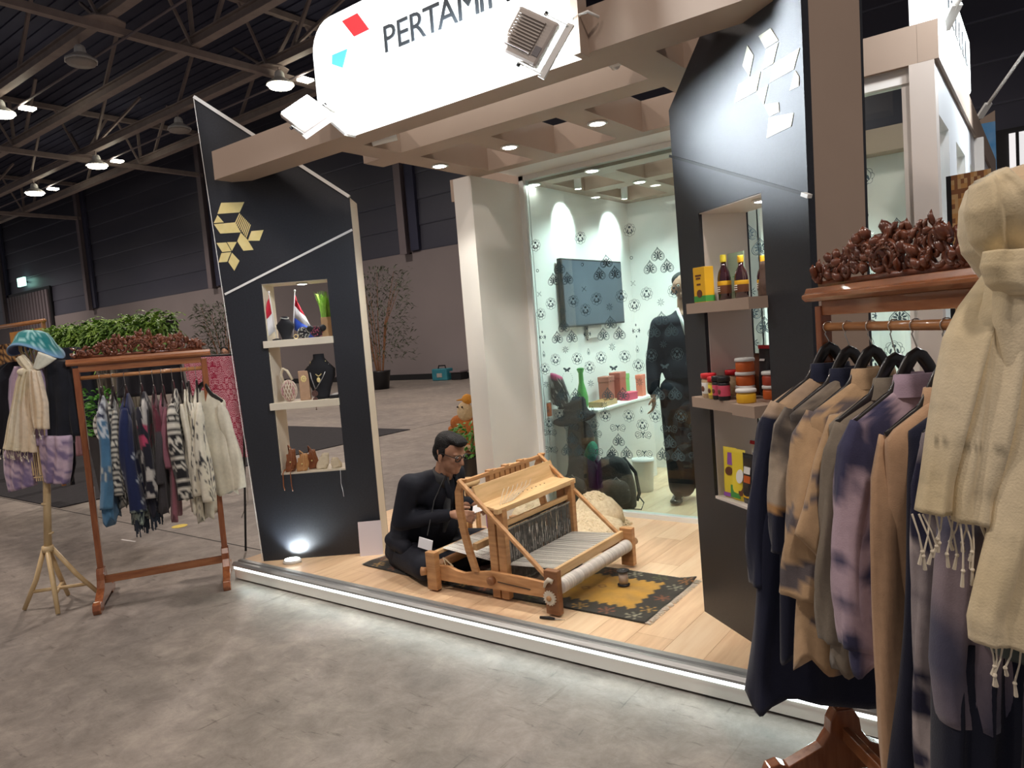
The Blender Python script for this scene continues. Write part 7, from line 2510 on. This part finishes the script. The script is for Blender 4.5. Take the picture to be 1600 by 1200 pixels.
def standing_person(base, rz, h, label, suit=M_SUIT, name='person', voxel=0.014, full=True):
    t = thing(name, label, 'person', base, rz)
    k = h / 1.80

    def P(x, y, z):
        return Vector((x, y, z)) * k
    sk = [(P(0, 0, 1.50), 0.055 * k, P(0, -0.01, 1.60), 0.050 * k), (P(0, -0.005, 1.70), (0.075 * k, 0.090 * k, 0.105 * k), (0, 0, 0)), (P(0, -0.03, 1.64), (0.052 * k, 0.055 * k, 0.055 * k), (0, 0, 0)),
          (P(0, -0.095, 1.70), 0.010 * k, P(0, -0.108, 1.665), 0.012 * k), (P(0, -0.088, 1.635), (0.024 * k, 0.01 * k, 0.006 * k), (0, 0, 0)), (P(0, -0.086, 1.622), (0.020 * k, 0.01 * k, 0.007 * k), (0, 0, 0))]
    for s in (-1, 1):
        sk.append((P(s * 0.078, 0.0, 1.675), (0.008 * k, 0.016 * k, 0.028 * k), (0, 0, 0)))
        sk.append((P(s * 0.03, -0.082, 1.715), (0.022 * k, 0.01 * k, 0.007 * k), (0, 0, 0)))
    sk += [(P(0, 0, 1.45), 0.08 * k, P(0, 0, 0.95), 0.10 * k)]
    for s in (-1, 1):
        sk += [(P(0, 0, 1.40), 0.03 * k, P(s * 0.16, 0, 1.39), 0.03 * k), (P(s * 0.17, 0, 1.39), 0.030 * k, P(s * 0.235, 0.01, 1.12), 0.036 * k), (P(s * 0.235, 0.01, 1.12), 0.036 * k, P(s * 0.245, -0.04, 0.86), 0.026 * k)]
        hand(sk, P(s * 0.245, -0.04, 0.86), (0, -0.12, -1), (0, -1, 0), (-s, 0, 0), k, 0.5)
        sk += [(P(s * 0.09, 0, 0.92), 0.08 * k, P(s * 0.10, 0, 0.50), 0.055 * k), (P(s * 0.10, 0, 0.50), 0.05 * k, P(s * 0.11, 0.01, 0.08), 0.036 * k)]
    organic('body', sk, M_SKIN, t, voxel * 0.6, 2)
    j = [(P(0, 0.0, 1.28), (0.19 * k, 0.125 * k, 0.19 * k), (0, 0, 0)), (P(0, 0, 1.05), (0.175 * k, 0.125 * k, 0.22 * k), (0, 0, 0)), (P(0, 0.005, 0.87), (0.185 * k, 0.125 * k, 0.09 * k), (0, 0, 0)), (P(0, 0, 1.41), (0.20 * k, 0.105 * k, 0.085 * k), (0, 0, 0)), (P(0, 0.01, 1.48), (0.09 * k, 0.075 * k, 0.05 * k), (0, 0, 0)), (P(0, 0.0, 0.72), (0.19 * k, 0.135 * k, 0.14 * k), (0, 0, 0))]
    for s in (-1, 1):
        j += [(P(s * 0.17, 0, 1.41), 0.072 * k, P(s * 0.235, 0.01, 1.12), 0.056 * k), (P(s * 0.235, 0.01, 1.12), 0.056 * k, P(s * 0.245, -0.035, 0.89), 0.045 * k)]
    organic('jacket', j, suit, t, voxel, 4)
    tr_ = []
    for s in (-1, 1):
        tr_ += [(P(s * 0.085, 0, 0.88), 0.125 * k, P(s * 0.09, 0, 0.50), 0.110 * k), (P(s * 0.09, 0, 0.50), 0.110 * k, P(s * 0.095, 0.01, 0.10), 0.092 * k)]
    organic('trousers', tr_, suit, t, voxel, 3)
    for s in (-1, 1):
        organic('shoe', [(P(s * 0.11, 0.04, 0.045), 0.042 * k, P(s * 0.125, -0.14, 0.036), 0.036 * k), (P(s * 0.125, -0.17, 0.030), (0.045 * k, 0.05 * k, 0.026 * k), (0, 0, 0))], M_GLOSS, t, 0.008, 2)
    organic('hair', [(P(0, 0.018, 1.745), (0.082 * k, 0.092 * k, 0.070 * k), (0, 0, 0)), (P(0, 0.05, 1.69), (0.075 * k, 0.055 * k, 0.07 * k), (0, 0, 0))], M_HAIR, t, 0.01, 2)
    q = MB()
    for s in (-1, 1):
        q.tube([P(s * 0.05, -0.045, 1.525), P(s * 0.02, -0.10, 1.42), P(0.0, -0.125, 1.30)], [0.016 * k, 0.02 * k, 0.006 * k], 8, flat=0.5)
    q.build('shirt_collar', P_WHT, t, True)
    for s in (-1, 1):
        MB().ball(P(s * 0.03, -0.083, 1.700), 0.011 * k).build('eye', MATS['eye_white'], t, True)
        MB().ball(P(s * 0.03, -0.091, 1.700), 0.006 * k).build('iris', M_BLACK, t, True)
    return t


sp = standing_person((-2.31, 5.44, ZP), R(20), 1.82, 'standing man in a dark suit behind the glass, half hidden by the right panel')
sp.scale = (1.16, 1.16, 1.0)
standing_person((-14.85, 9.15, 0), R(45), 1.72, 'far-off dark-haired person whose head shows above the red paisley textile', voxel=0.03)

# ================================================================ BEHIND THE STAND, LEFT SIDE
# plush toy, plant and yarn reel seen past the seated man
t = thing('plush_toy', 'brown and cream plush toy animal behind the seated man, against the white column', 'plush toy', (-4.83, 5.6, 0))
M_FUR = mat('brown_plush', (0.42, 0.12, 0.025), 0.9, col2=(0.52, 0.18, 0.04), scale=30, bump=0.9, bscale=90)
M_FURC = mat('cream_plush', (0.72, 0.56, 0.34), 0.9, col2=(0.66, 0.50, 0.30), scale=30, bump=0.9, bscale=90)
organic('body', [(Vector((0.0, 0, 0.60)), (0.16, 0.13, 0.15), (0, 0, 0)), (Vector((-0.06, -0.04, 0.69)), (0.10, 0.09, 0.08), (0, 0, 0)), (Vector((-0.12, -0.05, 0.60)), (0.09, 0.06, 0.045), (0, 0.5, 0)), (Vector((0.08, 0, 0.45)), (0.10, 0.10, 0.08), (0, 0, 0))], M_FUR, t, 0.012, 3)
organic('chest', [(Vector((0.02, -0.03, 0.80)), (0.085, 0.08, 0.11), (0, 0, 0))], M_FURC, t, 0.012, 2)
organic('crest', [(Vector((0.055, -0.02, 0.93)), (0.06, 0.05, 0.055), (0, 0, 0)), (Vector((0.0, -0.06, 0.93)), 0.012, Vector((-0.04, -0.08, 0.925)), 0.006)], mat('orange_plush', (0.70, 0.30, 0.04), 0.9, bump=0.8, bscale=90, col2=(0.75, 0.36, 0.06), scale=30), t, 0.008, 2)
for s in (-1, 1):
    MB().ball((0.02 + s * 0.03, -0.105, 0.86), 0.010).build('eye', M_BLACK, t, True)
    organic('foot', [(Vector((s * 0.08, -0.08, 0.44)), (0.045, 0.06, 0.035), (0, 0, 0))], M_FURC, t, 0.012, 2)
t = thing('pedestal', 'dark pedestal carrying the plush toy behind the seated man', 'pedestal', (-4.80, 5.6, 0))
MB().box(-0.12, -0.12, 0, 0.16, 0.12, 0.38).build('block', M_BLACK, t, bevel=0.004)
MB().box(-0.13, -0.13, 0.38, 0.17, 0.13, 0.40).build('cap', M_DARKW, t, bevel=0.004)


def leafy(t, n, rx, ry, z0, z1, ll, lw, m, seed, up=0.4, name='foliage'):
    random.seed(seed)
    q = MB()
    for k in range(n):
        a = random.random() * 2 * PI
        r_ = math.sqrt(random.random())
        p = Vector((rx * r_ * math.cos(a), ry * r_ * math.sin(a), random.uniform(z0, z1)))
        d = Vector((math.cos(a) * random.uniform(.3, 1), math.sin(a) * random.uniform(.3, 1), random.uniform(-0.5, 1) * up)).normalized()
        s_ = d.cross(Vector((random.uniform(-1, 1), random.uniform(-1, 1), 1))).normalized()
        l_ = ll * random.uniform(.6, 1.2)
        w_ = lw * random.uniform(.7, 1.2)
        mid = p + d * l_ * .5 + Vector((0, 0, 0.1 * l_))
        tip = p + d * l_ - Vector((0, 0, 0.15 * l_))
        q.add([p, mid + s_ * w_, tip, mid - s_ * w_, mid + Vector((0, 0, w_ * .3))], [(0, 1, 4), (1, 2, 4), (2, 3, 4), (3, 0, 4)])
    o = q.build(name, m, t)
    o['kind'] = 'stuff'
    return o


M_LEAF = mat('green_leaf', (0.05, 0.20, 0.03), 0.5, col2=(0.12, 0.34, 0.05), scale=12)
M_LEAFD = mat('dark_leaf', (0.030, 0.045, 0.022), 0.6, col2=(0.055, 0.075, 0.032), scale=2)
M_FERN = mat('fern_leaf', (0.05, 0.14, 0.02), 0.55, col2=(0.26, 0.42, 0.07), scale=6)
M_POT = mat('black_planter', (0.010, 0.010, 0.013), 0.35)
t = thing('potted_plant', 'leafy green plant in a tall black pot behind the seated man', 'plant', (-4.48, 5.25, 0))
MB().lathe([(0.09, 0), (0.12, 0.40), (0.125, 0.42), (0.11, 0.42), (0.10, 0.36)], 20).build('pot', M_POT, t, True)
MB().tube([(0, 0, 0.36), (0.01, 0, 0.5), (0, 0, 0.62)], 0.010, 6).build('stem', M_DARKW, t)
leafy(t, 170, 0.13, 0.13, 0.42, 0.72, 0.10, 0.022, M_LEAF, 5)
# yarn reel of turned wood
t = thing('yarn_reel', 'upright wooden yarn reel between the seated man and the loom', 'reel', (-3.44, 3.92, ZP))
MB().lathe([(0.10, 0.0), (0.105, 0.01), (0.10, 0.025), (0.02, 0.03)], 20).build('base', M_OAKL, t, True)
for k in range(6):
    a = 2 * PI * k / 6
    MB().tube([(0.085 * math.cos(a), 0.085 * math.sin(a), 0.02), (0.085 * math.cos(a), 0.085 * math.sin(a), 0.39)], 0.011, 8).build('spoke_rod', M_OAKL, t, True)
MB().lathe([(0.02, 0.375), (0.10, 0.38), (0.108, 0.39), (0.108, 0.41), (0.09, 0.418), (0.085, 0.412), (0.02, 0.408)], 20).build('top_ring', M_OAKL, t, True)
MB().lathe([(0.022, 0.02), (0.022, 0.39)], 12).build('core', M_OAKD, t, True)
MB().tube([(0.09, 0, 0.35), (0.20, -0.02, 0.345)], 0.012, 8).build('crank_handle', M_DARKW, t, True)
t = thing('violet_glow_block', 'violet block added for the violet glow at the column base, beside the yarn reel', 'carton', (-3.30, 4.05, ZP), R(15))  # added block, its violet colour stands in for violet light on the column base
MB().box(-0.05, -0.04, 0, 0.05, 0.04, 0.30).build('carton', P_PUR, t, bevel=0.003)
MB().box(-0.03, -0.042, 0.1, 0.03, -0.04, 0.2).build('lavender_patch', mat('lavender', (0.55, 0.42, 0.75), 0.5), t)

# red paisley textile on a black stand
t = thing('paisley_textile', 'crimson and pink paisley textile hung on a black stand beside the left black panel', 'textile', (-5.20, 3.20, 0), CAMA)


def paisley(part, u, z, p):
    x = p.x
    D_, L_ = (0.50, 0.03, 0.09), (0.85, 0.45, 0.54)
    xm = abs(frac((x + 0.10) / 0.24) - 0.5) * 0.24
    zm = frac(z / 0.34) * 0.34 - 0.17
    v = 0
    for (cx, cz, r_) in ((0.0, -0.03, 0.055), (0.075, 0.07, 0.045), (0.07, -0.11, 0.035)):
        d = math.hypot((xm - cx) * (1.25 if cz < 0 else 1), (zm - cz) * 0.8)
        if d < r_:
            return L_ if (frac(d / 0.012) < 0.55) else D_
    n = math.sin(xm * 260 + 3 * math.sin(z * 70)) * math.sin(z * 210 + 2 * math.sin(xm * 120))
    return L_ if n > 0.05 else D_


q = MB()
NX_, NZ_ = 96, 190
for i in range(NZ_ + 1):
    v = i / NZ_
    z = 1.585 - 0.81 * v
    xl = -0.33 + 0.10 * max(0, v - 0.25) + 0.015 * math.sin(v * 5)
    xr = 0.16 - 0.05 * max(0, v - 0.5) + 0.03 * math.sin(max(0, v - 0.55) * 9)
    for k in range(NX_ + 1):
        s = k / NX_
        x = xl + (xr - xl) * s
        y = 0.012 * math.sin(s * 14 + v * 3) * v + 0.02 * v
        q.v.append((x, y, z - 0.02 * s + 0.0))
        q.c[len(q.v) - 1] = paisley('', 0, z, Vector((x, y, z)))
for i in range(NZ_):
    for k in range(NX_):
        a = i * (NX_ + 1) + k
        q.f.append((a, a + 1, a + NX_ + 2, a + NX_ + 1))
o = q.build('cloth', M_CLOTH, t, True)
o.modifiers.new('th', 'SOLIDIFY').thickness = 0.004
MB().tube([(-0.36, 0.01, 1.592), (0.18, 0.01, 1.572)], 0.010, 8).build('top_rail', M_BLACK, t, True)
MB().tube([(0.17, 0.03, 1.57), (0.085, -0.01, 0.9), (0.01, -0.03, 0.01)], 0.009, 8).build('leg', M_BLACK, t, True)
MB().tube([(0.005, -0.03, 0.28), (0.05, 0.02, 0.40), (0.07, 0.0, 0.6)], 0.005, 6).build('strut', M_GREYMETAL, t, True)

# fern screen, planter and more racks on the black carpet
t = thing('fern_screen', 'screen of driftwood slats topped with a long bank of green ferns behind the left rack', 'plant screen', (-8.95, 3.95, 0))
MB().box(-1.55, -0.06, 1.90, 1.55, 0.10, 1.98).build('trough', M_POT, t)
for x in (-1.5, 0.12, 1.5):
    MB().bar((x, 0.08, 0.0), (x, 0.08, 1.9), 0.04).build('post', M_STEELW if x == 0.12 else M_POT, t)
random.seed(11)
for k in range(13):
    x = -0.62 + k * 0.115
    h0 = random.uniform(0.75, 0.9)
    MB().bar((x, 0.0, h0), (x + random.uniform(-.02, .02), 0.0, 1.86), random.uniform(0.05, 0.09), 0.03).build('slat', random.choice((mat('driftwood', (0.30, 0.27, 0.22), 0.8, col2=(0.20, 0.17, 0.14), scale=5, stretch=(5, 5, 1)), mat('driftwood_dark', (0.14, 0.11, 0.09), 0.8, col2=(0.09, 0.07, 0.06), scale=5, stretch=(5, 5, 1)))), t)
q = MB()
for k in range(1500):
    x = random.uniform(-1.6, 1.6)
    a = random.uniform(0, 2 * PI)
    d = Vector((math.cos(a), math.sin(a) * 0.6, random.uniform(-0.7, 1.1))).normalized()
    l_ = random.uniform(0.14, 0.32)
    p = Vector((x, random.uniform(-.14, .08), 1.92 + random.uniform(-.10, .14)))
    pts = [p + d * l_ * u + Vector((0, 0, -0.38 * l_ * u * u * 1.6)) for u in (0, .25, .5, .75, 1)]
    for i in range(1, 5):
        side = (pts[i] - pts[i - 1]).cross(Vector((0, 0, 1)))
        side = side.normalized() if side.length > 1e-5 else Vector((1, 0, 0))
        w_ = 0.045 * (1 - i / 5.5)
        for s in (-1, 1):
            b_ = pts[i - 1]
            c = pts[i]
            q.add([b_, b_ + side * s * w_ + (c - b_) * .8 + Vector((0, 0, -0.01)), c], [(0, 1, 2)])
o = q.build('fern_fronds', M_FERN, t)
o['kind'] = 'stuff'
t = thing('tall_planter', 'tall tapered black planter with a small bush behind the left rack', 'planter', (-8.35, 3.62, 0))
MB().lathe([(0.13, 0), (0.20, 0.78), (0.21, 0.80), (0.18, 0.80), (0.17, 0.74)], 4, M=Matrix.Rotation(R(45), 4, 'Z')).build('pot', M_POT, t)
MB().tube([(0, 0, 0.7), (0, 0, 1.0)], 0.012, 6).build('stem', M_DARKW, t)
leafy(t, 220, 0.26, 0.22, 0.78, 1.30, 0.12, 0.022, M_LEAF, 9)
t = thing('neck_roll', 'curved black and white striped headpiece hanging behind the left rack', 'headpiece', (-7.2, 3.1, 0.98))
q = MB()
pts = [(0.13 * math.cos(a), 0, 0.13 * math.sin(a)) for a in [R(60 + 200 * k / 20) for k in range(21)]]
q.tube(pts, [0.012 + 0.022 * math.sin(PI * k / 20) for k in range(21)], 10)
for i in range(len(q.v)):
    q.c[i] = (0.68, 0.66, 0.60) if (i // 10) % 3 else (0.03, 0.03, 0.04)
q.build('roll', M_CLOTH, t, True)
MB().tube([(0, 0, 0.13), (-0.2, 0.80, 0.93)], 0.003, 4).build('cord', M_BLACK, t)
t = thing('clothes_rack', 'plain pale wooden rail rack at the far left behind the mannequin', 'clothes rack', (-11.2, 3.95, 0))
MB().tube([(-1.2, 0, 2.22), (0.72, 0, 2.20)], 0.028, 10).build('rail', M_RODW, t, True)
for x in (-1.1, 0.68):
    MB().bar((x, 0, 0), (x, 0, 2.2), 0.04).build('post', M_RODW, t)
MB().box(-0.55, 0.02, 1.86, 0.60, 0.06, 2.12).build('back_board', mat('orange_board', (0.48, 0.20, 0.04), 0.6, col2=(0.55, 0.26, 0.06), scale=4), t)


def hangcloth(x, y, w, top, ln, fn, name, label, cat, rz=CAMA, th=0.08):
    t = thing(name, label, cat, (x, y, 0), rz)
    drape('body', [(-w * .2, top, w * .2, top), (-w * .5, top - 0.09, w * .5, top - 0.09), (-w * .52, top - ln * .5, w * .52, top - ln * .5), (-w * .55, top - ln, w * .55, top - ln)], fn, M_CLOTH, t, th, 4)
    return t


hangcloth(-11.35, 3.80, 0.36, 1.95, 0.75, lambda part, u, z, p: (0.50, 0.27, 0.10) if (int(p.x * 60) + int(z * 26)) % 3 == 0 else (0.045, 0.022, 0.015), 'beaded_jacket', 'brown and amber beaded jacket at the far left edge', 'jacket')
hangcloth(-9.0, 3.60, 0.52, 1.80, 0.95, cfn_plain((0.012, 0.015, 0.028), 0.2), 'jacket', 'navy jacket hanging behind the bucket hat and left rack', 'jacket')
hangcloth(-7.1, 3.55, 0.62, 1.66, 0.42, cfn_plain((0.010, 0.010, 0.016), 0.2), 'jacket', 'black jacket hanging under the ferns, seen above the clothes of the left rack', 'jacket')
hangcloth(-8.75, 3.45, 0.16, 1.0, 0.42, cfn_plain((0.35, 0.18, 0.20), 0.2), 'scarf', 'dull pink scarf end hanging behind the left rack post', 'scarf', th=0.03)
hangcloth(-11.9, 3.5, 0.30, 1.0, 0.5, cfn_plain((0.32, 0.20, 0.20), 0.2), 'dress', 'dusty pink dress edge at the left frame edge', 'dress')

# tall airy trees in pots by the far wall
for (x, y, h, r, lb, sd) in ((-20.3, 12.5, 3.1, 0.75, 'airy bamboo-like tree behind the red paisley textile', 3), (-17.6, 16.3, 3.9, 1.25, 'airy bamboo-like tree rising right of the left black panel', 4)):
    t = thing('potted_tree', lb, 'tree', (x, y, 0))
    MB().lathe([(0.26, 0), (0.34, 0.55), (0.36, 0.6), (0.30, 0.6)], 20).build('pot', M_POT, t, True)
    random.seed(sd)
    q = MB()
    for k in range(9):
        a = random.random() * 6.28
        q.tube([(0.1 * math.cos(a), 0.1 * math.sin(a), 0.5), (0.3 * r * math.cos(a), 0.3 * r * math.sin(a), h * .55), (0.7 * r * math.cos(a), 0.7 * r * math.sin(a), h * random.uniform(.8, 1))], [0.02, 0.014, 0.006], 5)
    q.build('stems', M_DARKW, t)
    leafy(t, 1500, r, r, 0.9, h, 0.20, 0.018, M_LEAFD, sd, 0.8)

# ================================================================ finer grouping: small pieces belong to the part they sit on
NEST = {'bolt': ('mounting_yoke',), 'zip': ('front_pocket',), 'gold_band': ('label_wrap',), 'printed_line': ('label_wrap', 'carton'), 'printed_bean': ('carton',),
        'printed_spot': ('label_wrap', 'pack'), 'printed_band': ('pack',), 'seal_band': ('pack',), 'knob': ('side_rail',), 'rail_slot': ('side_rail',),
        'pawl': ('corner_post',), 'ratchet_wheel': ('corner_post',), 'axle': ('corner_post',), 'eye': ('body',), 'iris': ('body',), 'ear': ('body',),
        'hair': ('body',), 'glasses': ('body',), 'clasp': ('flap',), 'node_ring': ('pole',), 'finial': ('pole',), 'lever_hole': ('castle_board', 'castle_shelf'),
        'cooling_fin': ('housing',), 'rating_plate': ('housing',), 'lapel': ('jacket',), 'shirt_front': ('jacket',), 'band': ('felt',),
        'door_slat': (), 'screen': ('casing',), 'rim': ('body', 'bucket'), 'gold_flower': ('packet',), 'pictogram': ('sign_box',)}
for o in list(COL.objects):
    if o.parent is None or o.parent.parent is not None:
        continue
    base = o.name.split('.')[0]
    if base in NEST and 'category' in o.parent.keys():
        for want in NEST[base]:
            hit = [c for c in o.parent.children if c.name.split('.')[0] == want and c is not o]
            if hit:
                o.parent = hit[0]
                break
